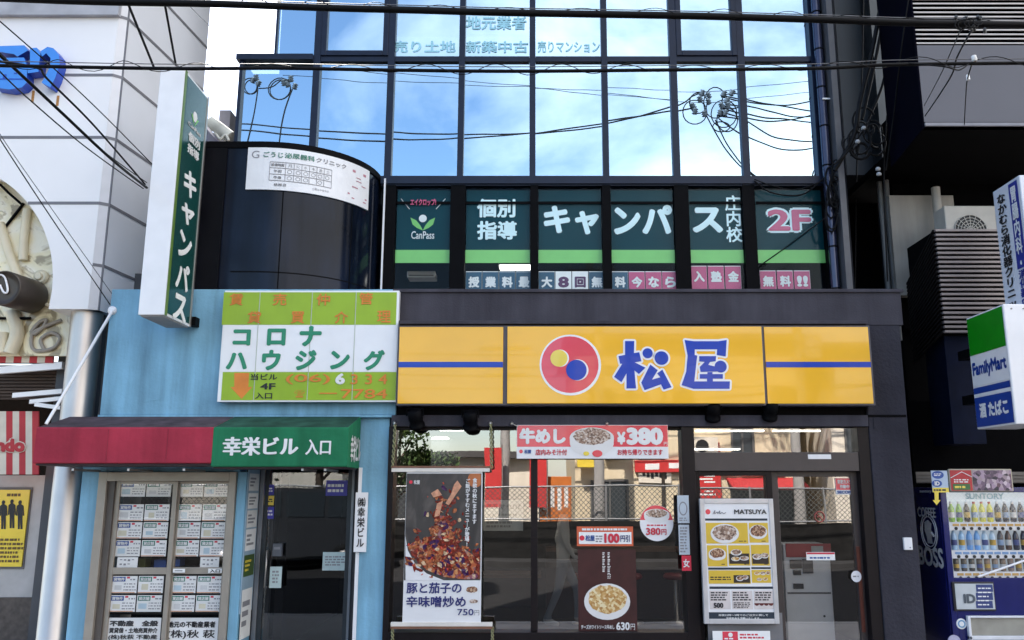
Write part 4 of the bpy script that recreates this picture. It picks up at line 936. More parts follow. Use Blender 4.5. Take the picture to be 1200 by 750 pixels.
m = MB(); q = [(478, 640), (487, 655), (500, 668), (520, 676), (545, 679), (562, 678), (562, 656), (548, 646), (536, 640), (533, 628), (528, 618), (524, 606), (516, 604), (510, 612), (509, 624), (500, 634), (488, 632)]
m.add([P(x, y, YQ - .0038) for x, y in q][::-1], [tuple(range(len(q)))]); m.build('food_picture', foodA, ph_)
# wok, food and sparks
m = MB(); q = [(475, 640)] + [(475 + 5, 652)] + [(481 + k * 4.1, 655 + 26 * math.sin(k / 20 * math.pi / 1.45)) for k in range(20)] + [(563, 668), (563, 664)] + [(563 - k * 4.2, 662 - 0 + 9 * math.sin(k / 20 * math.pi)) for k in range(20)]
m.add([P(x, y, YQ - .003) for x, y in [(475, 628), (478, 645), (486, 660), (500, 672), (520, 680), (563, 680), (563, 690), (475, 690)]][::-1], [tuple(range(8))])
m.v = [Vector((v.x, v.y, max(v.z, Z(680, YQ)))) for v in m.v]
m.build('white_sweep', MATS['poster_white'], ph_)
m = MB(); m.add([P(x, y, YQ - .0034) for x, y in curve([Vector((x, y, 0)) for x, y in ((475, 615), (482, 642), (497, 662), (520, 675), (545, 680), (563, 679))]) and [(v.x, v.y) for v in curve([Vector((x, y, 0)) for x, y in ((475, 618), (482, 642), (497, 662), (520, 674), (545, 679), (563, 678))], 6)] + [(563, 655), (540, 640), (500, 630), (485, 618)]][::-1], [tuple(range(35))]); m.build('wok_picture', mat('wok_dark', (.05, .045, .045), .3), ph_)
def blobs(rgn, spec, Y, par, name, mt, seed):
    rg = random.Random(seed); m = MB()
    for cx_, cy_, sx_, sy_, n, r0, r1 in spec:
        for _ in range(n):
            x, y = rg.gauss(cx_, sx_), rg.gauss(cy_, sy_); x = min(max(x, 479), 560); r = rg.uniform(r0, r1); k = rg.randint(7, 11); a0 = rg.random() * 6; el = rg.uniform(.3, .75); ro = rg.random() * 3
            pts = []
            for j in range(k):
                a_ = 2 * math.pi * j / k; rr = r * rg.uniform(.7, 1.2); u, v = rr * math.cos(a_), rr * el * math.sin(a_)
                pts.append(P(x + u * math.cos(ro) - v * math.sin(ro), min(y + u * math.sin(ro) + v * math.cos(ro), 677), Y - rg.uniform(0, .0028)))
            m.add(pts[::-1], [tuple(range(k))])
    o = m.build(name, mt, par); o['kind'] = 'stuff'; return o
sp_ = [(521, 659, 23, 7, 80, 2.4, 6), (516, 643, 18, 9, 60, 2.4, 6), (516, 620, 10, 12, 30, 2.2, 5.5), (520, 594, 7, 11, 12, 2.2, 5)]
blobs(0, sp_, YQ - .0044, ph_, 'sauce_print', mat('sauce_red', (.20, .022, .012), .25, var=.8, scale=45), 1)
blobs(0, [(a, b, c, d, max(3, n // 2), r0 * .8, r1 * .8) for a, b, c, d, n, r0, r1 in sp_], YQ - .0068, ph_, 'pork_print', mat('pork_orange', (.42, .13, .05), .25, var=.8, scale=45), 2)
blobs(0, [(a, b, c, d, max(2, n // 5), r0 * .9, r1 * .9) for a, b, c, d, n, r0, r1 in sp_], YQ - .0088, ph_, 'aubergine_print', mat('aubergine', (.05, .012, .07), .25, var=.4, scale=30), 3)
blobs(0, [(a, b, c, d, max(2, n // 6), r0 * .6, r1 * .6) for a, b, c, d, n, r0, r1 in sp_], YQ - .0100, ph_, 'onion_print', mat('cream_onion', (.66, .46, .28), .3, var=.5, scale=45), 4)
blobs(0, [(519, 650, 20, 12, 45, .8, 2), (520, 600, 10, 20, 16, .6, 1.6)], YQ - .0115, ph_, 'chilli_print', mat('chilli_red', (.55, .05, .02), .3, var=.3), 5)
m = MB()
for q in ([(536, 563), (541, 570), (534, 580), (526, 592), (522, 590), (529, 578), (532, 568)], [(505, 578), (513, 573), (518, 580), (508, 583)], [(512, 590), (519, 587), (515, 604), (509, 606)]):
    m.add([P(x, y, YQ - .012) for x, y in q], [tuple(range(len(q)))])
m.build('pork_print', mat('pork_pink', (.62, .30, .18), .35, var=.3, scale=30), ph_)
m = MB(); pdisc(m, 557, 562, 9, 9, YQ - .003); m.v = [Vector((min(v.x, X(563.5, 562, YQ)), v.y, min(v.z, Z(555, YQ)))) for v in m.v]; m.build('ember_glow_picture', mat('warm_orange', (.5, .16, .05), .5), ph_)
m = MB(); letter_into(m, vert('ご飯がすすむメニューが登場!'), flat(545, 561, 550.5, 640, YQ - .004), .03); letter_into(m, vert('食欲の秋にますます'), flat(553.5, 560, 559, 614, YQ - .004), .03); m.build('lettering', whitet, ph_)
m = MB(); pdisc(m, 481.5, 565, 2, 2, YQ - .003); m.build('logo_dot', redp, ph_); text('松屋', 485, 562.5, 492, 567.5, YQ - .004, whitet, ph_, .02)
text('豚と茄子の', 476.5, 682.5, 541, 695.5, YQ - .001, navyink, hp, .025); text('辛味噌炒め', 476, 698.5, 546, 711.5, YQ - .001, navyink, hp, .025); text('750', 536, 713.5, 555, 721, YQ - .001, navyink, hp, .01); text('円', 556, 715, 561.5, 721, YQ - .001, greyink, hp)
bowl(hp, 553, 691.5, 8, 4.5, YQ - .001, foodD, False); bowl(hp, 555, 705, 6, 3, YQ - .001, foodB, True, .5)
# ---- beef bowl banner
YV = -.04
bb = thing('beef_bowl_banner', 'red and white banner with beef bowl picture and price over the window', 'banner', P(694, 537, YV))
m = MB(); m.pbox(605.5, 498, 783, 537.5, YV, .012); m.build('board', mat('banner_white', (.78, .78, .79), .35, var=.03, coat=.2), bb, bevel=.002)
m = MB(); m.pbox(606, 498.5, 782.5, 523.5, YV - .002, .0015); rp_ = m.build('red_band', redp, bb)
text('牛めし', 608.5, 501.5, 663, 520.5, YV - .003, whitet, rp_, .07); text('¥', 723, 506, 733, 521, YV - .003, whitet, rp_, .06); text('380', 734, 501, 777, 521.5, YV - .003, whitet, rp_, .07); text('円', 778, 518, 782, 522, YV - .003, whitet, rp_)
text('店内みそ汁付', 627.5, 526.5, 664.5, 533.5, YV - .001, redink, bb, .03); text('お持ち帰りできます', 723.5, 526.5, 776.5, 533.5, YV - .001, redink, bb, .03)
m = MB(); pdisc(m, 610.5, 529, 2.2, 2.2, YV - .002); m.build('logo_dot', redp, bb); text('松屋', 614.5, 526.8, 622.5, 531.5, YV - .001, blueink, bb, .04)
b_ = bowl(bb, 693.5, 513, 26, 12, YV - .004, foodB, True, .82)
m = MB(); pdisc(m, 700, 531.5, 6, 4, YV - .006); m.build('bowl_mark', redp, b_)
m = MB(); pdisc(m, 687, 531.5, 3.5, 2.5, YV - .006); m.build('bowl_mark', yelp, b_)
m = MB()
for px in (600, 711): m.lathe(P(px, 496.5, -.03), [(.015, 0), (.02, .02), (.008, .035)], (0, -1, 0), 10)
m.tube([P(601, 497, -.05), P(607, 500, -.045)], .006, 5); m.build('hook', steel, bb)
# ---- round price sticker
st = MB(); yv = YG - .012; pdisc(st, 769.5, 613, 19.6, 20.5, yv, 40); so2 = st.build('price_sticker', whitep); tag(so2, 'round white and red beef bowl sticker on the window glass', 'sticker')
m = MB(); k = 40; cc = P(769.5, 613, yv - .001); kk = X(610, 613, yv) - X(609, 613, yv); m.disc(cc, 19.4 * kk, 20.3 * kk, 28, R(10), R(170)); m.build('red_field', redp, so2)
bowl(so2, 769.5, 602.5, 15, 6, yv - .002, foodB, True, .7); text('380', 757, 618.5, 774, 627, yv - .002, redink, so2, .03); text('円', 775, 620, 781, 627, yv - .002, redink, so2, .02); m = MB(); dashes(m, 758, 614, 782, 617, yv - .002, 1, 3); m.build('fine_print', redink, so2)
# ---- orange promotion strip
pr = MB(); pr.pbox(676, 617, 742, 640, yv, .002); po2 = pr.build('promotion_card', mat('promo_orange', (.62, .12, .05), .4)); tag(po2, 'orange bordered promotion card with big red 100 on the window', 'card')
m = MB(); m.pbox(678.5, 623.5, 740, 637.5, yv - .002, .001); m.build('white_field', paper, po2)
m = MB(); pdisc(m, 682, 630.5, 3, 3, yv - .004); m.build('logo_dot', redp, po2); text('松屋', 686, 627, 697, 634, yv - .003, blueink, po2, .03); text('100', 708, 625, 726, 636.5, yv - .003, redink, po2, .06); text('円引', 727, 627, 738, 635, yv - .003, navyink, po2, .02)
m = MB(); dashes(m, 682, 618.3, 738, 622.5, yv - .002, 1, 8); m.build('fine_print', whitet, po2); m = MB(); dashes(m, 698, 627, 707, 636, yv - .003, 3, 9); m.build('fine_print', greyink, po2)
# ---- cheese bowl poster at the foot of the window
cp = MB(); cp.pbox(677.5, 644, 746, 742, yv + .004, .002); co = cp.build('window_poster', mat('maroon_poster', (.05, .012, .012), .4, var=.3)); tag(co, 'dark maroon window poster with cheese topped bowl priced 630', 'poster')
bowl(co, 711.5, 705, 27, 20.5, yv + .002, foodC, False)
m = MB(); pdisc(m, 711.5, 703, 21, 15, yv - .0005); m.build('food_picture', foodC, co)
text('630', 722, 729, 738, 738.5, yv + .002, whitet, co, .04); text('円', 739, 731, 744, 738, yv + .002, whitet, co); text('チーズホワイトソース牛めし', 681, 732, 720, 737.5, yv + .002, whitet, co, .04)
m = MB()
for xk_, yk_ in ((712, 680), (706, 674)):
    for k in range(int((yk_ - 647) / 4)): dashes(m, xk_, 647 + k * 4, xk_ + 4, 650.4 + k * 4, yv + .002, 2, k, .6, 1, 3)
m.build('fine_print', paperg, co)
# ---- paper strips on the post beside the door
for (a, b, c, d, mt, lab, rows) in ((794, 580.5, 807.5, 613, mat('pale_blue_paper', (.50, .56, .62), .6), 'pale blue notice with round seal on the dark post', 0), (795.5, 615, 808, 650, MATS['pale_blue_paper'], 'pale blue notice full of small print on the dark post', 9), (799, 651, 810, 669, redp, 'small red plate with white character under pale notices', -1)):
    YN = -.006
    m = MB(); m.pbox(a, b, c, d, YN, .004); o = m.build('notice', mt); tag(o, lab, 'notice')
    m = MB()
    if rows == 0:
        pdisc(m, 800.5, 596, 5, 8, YN - .001); m.build('seal', greyink, o); m = MB(); pdisc(m, 800.5, 596, 3.8, 6.5, YN - .002); m.build('seal', mt, o); m = MB(); dashes(m, 796, 606, 806, 611, YN - .001, 2, 1); m.build('fine_print', greyink, o)
    elif rows > 0: dashes(m, a + 1.5, b + 2, c - 1, d - 2, YN - .001, rows, 4); m.build('fine_print', greyink, o)
    else: text('女', 800.5, 655, 808, 665, YN, whitet, o, .03)
# ---- lit menu board
YM = -.12
mb_ = thing('menu_board', 'white framed poster of yellow menu pictures leaning by the glass door', 'menu board', P(868, 735, YM))
x0, x1, z0, z1 = rect(822.5, 584.5, 909.5, 731, YM)
m = MB(); t_ = .05
m.box(x0, x0 + t_, YM - .01, YM + .05, z0, z1); m.box(x1 - t_, x1, YM - .01, YM + .05, z0, z1); m.box(x0 + t_ + .001, x1 - t_ - .001, YM - .01, YM + .05, z0, z0 + t_); m.box(x0 + t_ + .001, x1 - t_ - .001, YM - .01, YM + .05, z1 - t_, z1); m.build('frame', mat('silver_frame', (.62, .62, .63), .35, metal=.35), mb_, bevel=.004)
m = MB(); m.box(x0 + .03, x1 - .03, YM, YM + .04, z0 + .02, z1 - .02); sh = m.build('sheet', mat('menu_white', (.80, .80, .81), .4, var=.03), mb_)
pp_ = lambda x, y: (800 + x / 3.95, 560 + y / 3.95)
def mrect(q, x0, y0, x1, y1, Y):  a = pp_(x0, y0); b = pp_(x1, y1); pq(q, a[0], a[1], b[0], b[1], Y)
def mx_(x, y): return pp_(x, y)
skew = lambda y: (y - 400) * .055
ylm = mat('menu_yellow', (.68, .46, .05), .4, var=.06)
m = MB()
for x0_, y0_, x1_, y1_ in ((108, 208, 302, 304), (308, 208, 396, 300), (114, 312, 206, 410), (212, 312, 312, 406), (317, 310, 402, 406), (120, 428, 314, 490), (320, 426, 408, 486)): mrect(m, x0_, y0_, x1_, y1_, YM - .002)
yo = m.build('yellow_field', ylm, sh)
for cx_, cy_, rx, ry, fd, sd_ in ((195, 258, 66, 44, foodB, False), (350, 250, 42, 32, foodD, False), (160, 352, 40, 26, foodD, True), (248, 345, 26, 14, foodB, False), (285, 372, 22, 10, foodB, False), (245, 375, 20, 10, foodC, False), (345, 365, 22, 13, foodB, False), (380, 360, 18, 12, foodB, False), (265, 465, 18, 12, foodD, False), (290, 460, 14, 10, foodB, False), (345, 442, 14, 8, foodC, False), (372, 442, 12, 8, foodB, False), (395, 440, 10, 8, foodD, False), (355, 470, 12, 7, foodB, False), (382, 468, 12, 7, foodC, False)):
    a = mx_(cx_, cy_); bowl(sh, a[0], a[1], rx / 3.95, ry / 3.95, YM - .004, fd, sd_, .75)
m = MB()
for x0_, y0_, x1_, y1_ in ((216, 350, 308, 398), (322, 352, 398, 398), (236, 450, 312, 486)): mrect(m, x0_, y0_, x1_, y1_, YM - .003)
m.build('tray_print', mat('tray_dark', (.035, .025, .02), .4), sh)
m = MB()
for x0_, y0_, x1_, y1_ in ((102, 188, 392, 198), (118, 415, 312, 425), (318, 413, 408, 422), (124, 503, 420, 514)): mrect(m, x0_, y0_, x1_, y1_, YM - .002)
mrect(m, 122, 622, 438, 660, YM - .002); m.build('navy_bar', mat('menu_navy', (.02, .035, .055), .4), sh)
m = MB()
for x0_ in (125, 228, 330): mrect(m, x0_, 522, x0_ + 96, 608, YM - .002)
m.build('pale_field', mat('pale_pink', (.66, .60, .58), .5), sh)
m = MB(); a, b = mx_(128, 455), mx_(225, 475); dashes(m, a[0], a[1], b[0], b[1], YM - .0025, 2, 21)
for x0_, sd_ in ((130, 1), (232, 2), (336, 3)):
    a, b = mx_(x0_, 526), mx_(x0_ + 84, 570); dashes(m, a[0], a[1], b[0], b[1], YM - .003, 4, sd_)
a, b = mx_(236, 575), mx_(320, 604); dashes(m, a[0], a[1], b[0], b[1], YM - .003, 4, 9)
for yy_, (xa_, xb_) in ((293, (260, 296)), (293, (365, 392)), (400, (180, 202)), (400, (285, 308)), (400, (378, 400)), (419.5, (370, 404))):
    a, b = mx_(xa_, yy_ - 3), mx_(xb_, yy_ + 3); dashes(m, a[0], a[1], b[0], b[1], YM - .003, 1, int(xa_))
m.build('fine_print', black, sh)
m = MB()
for k in range(4): a = mx_(343 + k * 22, 580); m.disc(P(a[0], a[1], YM - .003), .026, .026, 14, math.pi, 2 * math.pi)
m.build('soup_picture', mat('soup_red', (.12, .02, .02), .4), sh)
a, b = mx_(238, 146), mx_(388, 168); text('MATSUYA', a[0], a[1], b[0], b[1], YM - .001, mat('dark_grey_ink', (.05, .05, .05), .5), sh, .03)
a, b = mx_(143, 578), mx_(188, 602); text('500', a[0], a[1], b[0], b[1], YM - .003, black, sh, .04)
a, b = mx_(165, 630), mx_(395, 640); text('深夜22時～5時でのご注文に関して', a[0], a[1], b[0], b[1], YM - .003, whitet, sh, .02); a, b = mx_(200, 645), mx_(360, 655); text('深夜料金を頂戴いたします。', a[0], a[1], b[0], b[1], YM - .003, whitet, sh, .02)
m = MB(); a = mx_(117, 157); pdisc(m, a[0], a[1], 3, 3, YM - .002); m.build('logo_dot', redp, sh)
m = MB(); m.tube(curve([P(*mx_(x, y), YM - .003) for x, y in ((140, 168), (150, 150), (148, 166), (160, 158), (163, 166), (172, 152), (172, 166), (182, 160), (190, 165), (200, 160))], 5), .004, 4); m.build('script_lettering', greyink, sh)
m = MB(); m.box(x0 + .05, x1 + .05, YM + .06, YM + .075, z0 - .2, z0 + .1); m.build('stand_plate', mat('grey_plate', (.18, .18, .19), .5), mb_)
m = MB(); m.box(x0 + .1, x0 + .14, YM + .08, YM + .12, 0, z0 + .4); m.box(x1 - .14, x1 - .1, YM + .08, YM + .12, 0, z0 + .4); m.build('stand_leg', blackf, mb_)
# red and white card under the board
m = MB(); m.pbox(835.5, 739.5, 903, 765, YM - .02, .01); o = m.build('coupon_card', paper); tag(o, 'low red and white card below the menu board', 'card')
m = MB(); m.pbox(847, 740, 865, 764, YM - .022, .001); m.build('red_field', redp, o); m = MB(); dashes(m, 867, 742, 897, 749, YM - .021, 2, 2); m.build('fine_print', redink, o)
m = MB(); pdisc(m, 856, 744, 2.6, 2.6, YM - .024); m.build('logo_dot', whitet, o); m = MB(); dashes(m, 849, 747, 863, 750, YM - .024, 1, 5); m.build('fine_print', whitet, o)
# door stickers
YS_ = YD - .004
for a, b, c, d, lab, k in ((979, 560, 1000, 579.5, 'red square security sticker on the sliding door', 0), (945, 647, 978.5, 656.5, 'white strip label with red and blue print on the sliding door', 1)):
    m = MB(); m.pbox(a, b, c, d, YS_ - .004, .002); o = m.build('door_sticker', paper); tag(o, lab, 'sticker')
    m = MB(); 
    if k == 0: m.pbox(a + .5, b + .5, c - .5, b + 14, YS_ - .006, .001); m.build('red_field', redp, o); text('防犯カメラ', a + 2.5, b + 2, c - 2.5, b + 7, YS_ - .007, whitet, o, .03); text('作動中', a + 5, b + 8, c - 5, b + 12.5, YS_ - .007, whitet, o, .03); text('SECOM', a + 2, d - 4.5, c - 2, d - 1, YS_ - .005, blueink, o, .05)
    else: m.pbox(a + .5, b + .5, c - .5, b + 2.5, YS_ - .006, .001); m.build('red_field', redink, o); m = MB(); dashes(m, a + 4, b + 5, c - 4, b + 8.5, YS_ - .006, 1, 3); m.build('fine_print', blueink, o)
m = MB(); pdisc(m, 1003.5, 675.5, 6, 6.5, YD - .056); o = m.build('round_door_label', whitep); tag(o, 'round white push label on the door stile', 'sticker'); m = MB(); dashes(m, 999.5, 674, 1007.5, 677, YD - .0575, 1, 5); m.build('fine_print', greyink, o)
m = MB(); pr_ = .055; cn = P(960.5, 605.5, YS_ - .006); m.tube([(cn.x + pr_ * math.cos(a_), cn.y, cn.z + pr_ * math.sin(a_)) for a_ in [2 * math.pi * q / 24 for q in range(25)]], .007, 5, False); m.tube([(cn.x - .038, cn.y, cn.z + .038), (cn.x + .038, cn.y, cn.z - .038)], .006, 5); m.box(cn.x - .03, cn.x + .02, cn.y - .002, cn.y, cn.z - .006, cn.z + .006)
o = m.build('no_smoking_sticker', mat('faded_red', (.40, .10, .08), .5)); tag(o, 'round no smoking mark in faded red on the door glass', 'sticker')
# white box on the grey pier
m = MB(); m.pbox(1059.5, 630, 1069.5, 644.5, -.03, .035); o = m.build('sensor_box', whitep, bevel=.006); tag(o, 'small white sensor box on the grey stucco pier', 'box')
m = MB(); m.pbox(1066, 641, 1067.5, 642.5, -.032, .003); m.build('button', greyink, o)
m = MB(); m.pbox(1024, 489, 1031, 503, -.008, .01); o = m.build('wall_cover_plate', greyst); tag(o, 'grey painted cover plate high on the stucco pier', 'plate')
# spotlights
def spot(px, py, tilt, lab):
    p = P(px, py, -.14); t = thing('spotlight', lab, 'lamp', p, 'spotlights under the shop sign')
    m = MB(); m.box(p.x - .02, p.x + .02, p.y - .01, 0.0, p.z + .09, p.z + .13); m.build('mount', blackf, t)
    ax = Vector((tilt * .5, .55, -.8)).normalized(); m = MB(); m.lathe(p - ax * -0.0 + Vector((0, 0, .07)), [(.04, -.05), (.075, -.04), (.082, .05), (.078, .055), (.07, .12), (.085, .125), (.085, .16), (.07, .155)], ax, 20); m.build('lamp_head', blackf, t)
    m = MB(); m.tube([(p.x - .09, p.y, p.z + .05), (p.x - .09, p.y, p.z + .13), (p.x + .09, p.y, p.z + .13), (p.x + .09, p.y, p.z + .05)], .009, 6); m.build('yoke', blackf, t)
for px, py, tl, lab in ((486, 493, .25, 'black spotlight above the stir-fry poster, tilted sideways'), (551, 495, 0.0, 'black spotlight above the poster beside the banner'), (836, 484, .1, 'black spotlight tucked under the sign above the menu board'), (904, 483, 0, 'black spotlight tucked under the sign above the sliding door')):
    spot(px, py, tl, lab)
# ---- cards standing in the second storey windows
ri = 0
cards = [(0, '授業料最', 546, 20), (1, '大8回無', 631, 19.7), (2, '料今なら', 717, 19.6)]
Yc2 = YC + .05
row = [(ch, 545.5 + i * 19.6, 318) for i, ch in enumerate('授業料最')] + [(ch, 631 + i * 19.6, 318) for i, ch in enumerate('大8回無')] + [(ch, 717 + i * 19.6, 318) for i, ch in enumerate('料今なら')] + [(ch, 809.5 + i * 20, 311.5) for i, ch in enumerate('入塾金')] + [(ch, 890.5 + i * 20, 317) for i, ch in enumerate(('無', '料', '!!'))]
wins = ['under the four stacked characters'] * 4 + ['under the first big katakana pair'] * 4 + ['under the second big katakana pair'] * 4 + ['under the column of three small characters'] * 3 + ['under the 2F lettering'] * 3
odn = ['first', 'second', 'third', 'last'] * 3 + ['first', 'second', 'last'] * 2
for i, (ch, a, b) in enumerate(row):
    pink = i >= 9; wcard = ch in '8回'
    mt = paper if wcard else (pinkf if pink else dbluef)
    m = MB(); m.pbox(a + .5, b + .8, a + 18.8, 341, Yc2, .004); o = m.build('window_card', mt)
    lab = 'white window card with purple numeral 8' if ch == '8' else 'white window card with a boxed purple character' if ch == '回' else f'{"pink" if pink else "dark blue"} window card {wins[i]}, {odn[i]} of its row'
    tag(o, lab, 'card', 'lettered cards standing along the window sills')
    m = MB(); x0, x1, z0, z1 = rect(a + .3, b, a + 19, 342, Yc2 + .005); m.box(x0, x1, Yc2 + .004, Yc2 + .006, z0, z1); m.build('card_border', paper, o)
    text(ch, a + 3.4, b + 6.2, a + 16.2, b + 19, Yc2 - .001, mat('purple_ink', (.10, .03, .10), .5) if wcard else whitet, o, .05)
# lights in the rooms behind
def lamp_panel(px, py, w_, h_, Y, lab, st=6, grp=None, name='ceiling_light', par_h=.04):
    t = thing(name, lab, 'lamp', P(px, py, Y), grp); p = P(px, py, Y)
    m = MB(); m.box(p.x - w_ / 2 - .02, p.x + w_ / 2 + .02, p.y - h_ / 2, p.y + h_ / 2, p.z + .012, p.z + par_h); m.build('frame', mat('light_frame', (.5, .5, .5), .5), t)
    m = MB(); m.box(p.x - w_ / 2, p.x + w_ / 2, p.y - h_ / 2 + .02, p.y + h_ / 2 - .02, p.z, p.z + .01); m.build('diffuser', mat('lamp_diffuser%d' % st, (1, .97, .9), .5, var=0, emit=st), t)
for px, py, Y, lab in ((511, 514, 4.0, 'ceiling light panel second from the tree, glowing in the shop'), (531, 504, 2.1, 'ceiling light panel highest in the shop window'), (540, 523, 6.0, 'ceiling light panel lowest above the poster'), (591, 521, 5.4, 'ceiling light panel between poster rope and banner'), (838, 526, 5.0, 'small ceiling light deep behind the transom window')):
    p = P(px, py, Y)
    lamp_panel(px, py, .38, .3, Y, lab, 7, 'ceiling light panels inside the shop')
for px, py, Y, wd, lab in ((855, 505.5, 2.0, .9, 'long fluorescent tube lamp over the entrance, first behind the transom'), (950, 505.5, 2.0, 1.0, 'long fluorescent tube lamp behind the transom near the pier'), (836, 527, 3.0, .75, 'pale tube lamp lower behind the transom')):
    lamp_panel(px, py, wd, .12, Y, lab, 6, 'tube lamps inside the shop entrance')
lamp_panel(606, 314, .5, .3, YC + 1.4, 'glowing ceiling light behind the second storey window film', 2)
m = MB(); m.pbox(477, 317.5, 510, 325, YC + .5, .25); o = m.build('wall_air_unit', whitep, bevel=.01); tag(o, 'white indoor air unit seen under the film of the first window', 'air conditioner'); m = MB(); m.pbox(479, 322, 508, 323.5, YC + .496, .003); m.build('vent', greyink, o)

# ================================================================ REAL-ESTATE WINDOW AND ENTRANCE DETAILS
YK = .165
rows_ = [('top row', 564, 582, 0), ('second row', 591, 610.5, 0), ('third row', 612, 631, 0), ('fourth row', 633, 652, 0), ('row below the rail', 675, 695, 1), ('bottom row', 697.5, 717, 1)]
colx = [(135, 164.5), (166, 195), (205, 233), (234.5, 263)]
coln = ['beside the left jamb', 'left of the centre stile', 'right of the centre stile', 'beside the right jamb']
heads = {0: '貸事務所', 1: '貸店舗', 2: '売マンション'}
hx = 640
def at640(px, Y): return X(px, 640, Y)
def wbox(a, b, y0, y1, Y, t=.002):
    m = MB(); m.box(at640(a, Y), at640(b, Y), Y, Y + t, Z(y1, Y), Z(y0, Y)); return m
def wflat(a, b, y0, y1, Y):
    x0, x1, z0, z1 = at640(a, Y), at640(b, Y), Z(y1, Y), Z(y0, Y)
    return lambda u, v, w_: Vector((x0 + (x1 - x0) * u, Y - .0012 - w_, z0 + (z1 - z0) * v))
sn = 0
for rn, y0, y1, low in rows_:
    for ci, (a, b) in enumerate(colx):
        sn += 1; rg2 = random.Random(sn * 7)
        Y = YK - (.022 if ci >= 2 else .05)
        ev = rg2.random(); hk = 0 if (ci == 0) else (1 if ci != 2 or ev > .3 else 1)
        m = wbox(a, b, y0, y1, Y); o = m.build('listing_card', paper if ev > .25 else paperg)
        tag(o, f'white property listing card with {"blue" if hk == 0 else "green"} heading, {rn}, {coln[ci]}', 'card', 'property listing cards in the agency window')
        m = wbox(a + 1, a + (b - a) * .53, y0 + 1, y0 + 6.5, Y - .001, .001); h_ = m.build('heading', blueink if hk == 0 else greenink, o)
        m = MB(); letter_into(m, '貸物件' if hk == 0 else '貸店舗', wflat(a + 2, a + (b - a) * .5, y0 + 1.8, y0 + 5.8, Y - .001), .03); m.build('lettering', whitet, h_)
        m = MB(); m.m = 0; q = wbox(a + (b - a) * .58, a + (b - a) * .70, y0 + .8, y0 + 3, Y - .001, .001); m.add(q.v, q.f)
        m.m = 1
        if ev > .35: q = wbox(a, b - 2, y1 - 1.1, y1 - .3, Y - .001, .001); m.add(q.v, q.f)
        m.m = 2
        for (r0, r1, c0, c1, nn) in ((y0 + 2.5, y0 + 7, .72, .97, 1), (y0 + 8, y1 - 1.5, .48, .97, 3)):
            for k in range(nn):
                yy = r0 + (r1 - r0) * (k + .2) / nn; xq = a + (b - a) * c0
                while xq < a + (b - a) * c1 - 1:
                    wq = rg2.uniform(1, 4); xe_ = min(xq + wq, a + (b - a) * c1); q = wbox(xq, xe_, yy, yy + (r1 - r0) / nn * .34, Y - .001, .001); m.add(q.v, q.f); xq = xe_ + rg2.uniform(.6, 1.6)
        m.m = 3 + sn % 3
        q = wbox(a + 2 + rg2.random() * 3, a + (b - a) * .4, y0 + 9 + rg2.random() * 2, y1 - 2.5 - rg2.random() * 2, Y - .001, .001); m.add(q.v, q.f)
        m.build('print', [redink, orink, greyink, mat('plan_beige', (.72, .68, .52), .6), mat('plan_blue', (.50, .64, .72), .6), mat('plan_grey', (.66, .66, .66), .6)], o)
for a, b, y0, y1, lab, ci in ((139, 163, 653, 666, 'handwritten white memo slip below the blue headed cards', 0), (236, 258, 653, 665, 'handwritten white memo slip near the right jamb', 3)):
    Y = YK - (.022 if ci >= 2 else .05); m = wbox(a, b, y0, y1, Y); o = m.build('memo_slip', paper); tag(o, lab, 'paper')
    m = MB()
    for k in range(7): q = wbox(a + 3 + (k % 4) * 4.6, a + 5.8 + (k % 4) * 4.6, y0 + 2.4 + (k // 4) * 5, y0 + 3.4 + (k // 4) * 5 + k % 3 * .6, Y - .001, .001); m.add(q.v, q.f)
    m.build('lettering', greyink, o)
for a, b, lab, lines, ci in ((134, 196, 'white notice board with bold black property lettering behind the first sash', (('不動産　全般', 727, 734, .06), ('賃貸借・土地売買仲介', 735.5, 742, .05), ('(株)秋萩 不動産', 743.5, 750, .03)), 0), (201, 262, 'white notice board naming the local agency behind the second sash', (('地元の不動産業者', 728, 735.5, .04), ('(株)秋 萩', 738, 749, .02)), 3)):
    Y = YK - (.022 if ci else .05); m = wbox(a, b, 724, 768, Y, .006); o = m.build('agency_notice', paper); tag(o, lab, 'notice')
    m = MB()
    for s_, y0, y1, bd in lines: letter_into(m, s_, wflat(a + 3, b - 3, y0, y1, Y), bd)
    m.build('lettering', black, o)
m = wbox(205, 219, 666.5, 671, .085); o = m.build('rail_label', paper); tag(o, 'tiny handwritten label on the middle rail', 'label'); m = wbox(207, 216, 668.3, 669.5, .084, .001); m.build('fine_print', greyink, o)
m = wbox(246, 262, 666.3, 671.5, .085); o = m.build('rail_label', paper); tag(o, 'small white entry label at the end of the middle rail', 'label'); m = MB(); letter_into(m, '入口', wflat(248, 260, 667, 671, .085), .03); m.build('lettering', black, o)
# objects in the dark strip of the window
for a, b, y0, y1, mt, lab in ((182, 196, 656, 665, blueink, 'blue box on the office counter behind the first sash'), (203, 212, 655, 664, blueink, 'blue box on the office counter behind the second sash'), (164, 172, 654, 665, mat('olive_box', (.12, .14, .04), .6), 'olive green box on the office counter')):
    m = wbox(a, b, y0, y1, .32, .15); o = m.build('counter_box', mt, bevel=.005); tag(o, lab, 'box')
m = wbox(136, 264, 666, 720, .33, .45); o = m.build('office_counter', mat('dark_counter', (.02, .018, .016), .6)); tag(o, 'dark office counter inside the agency window', 'counter')
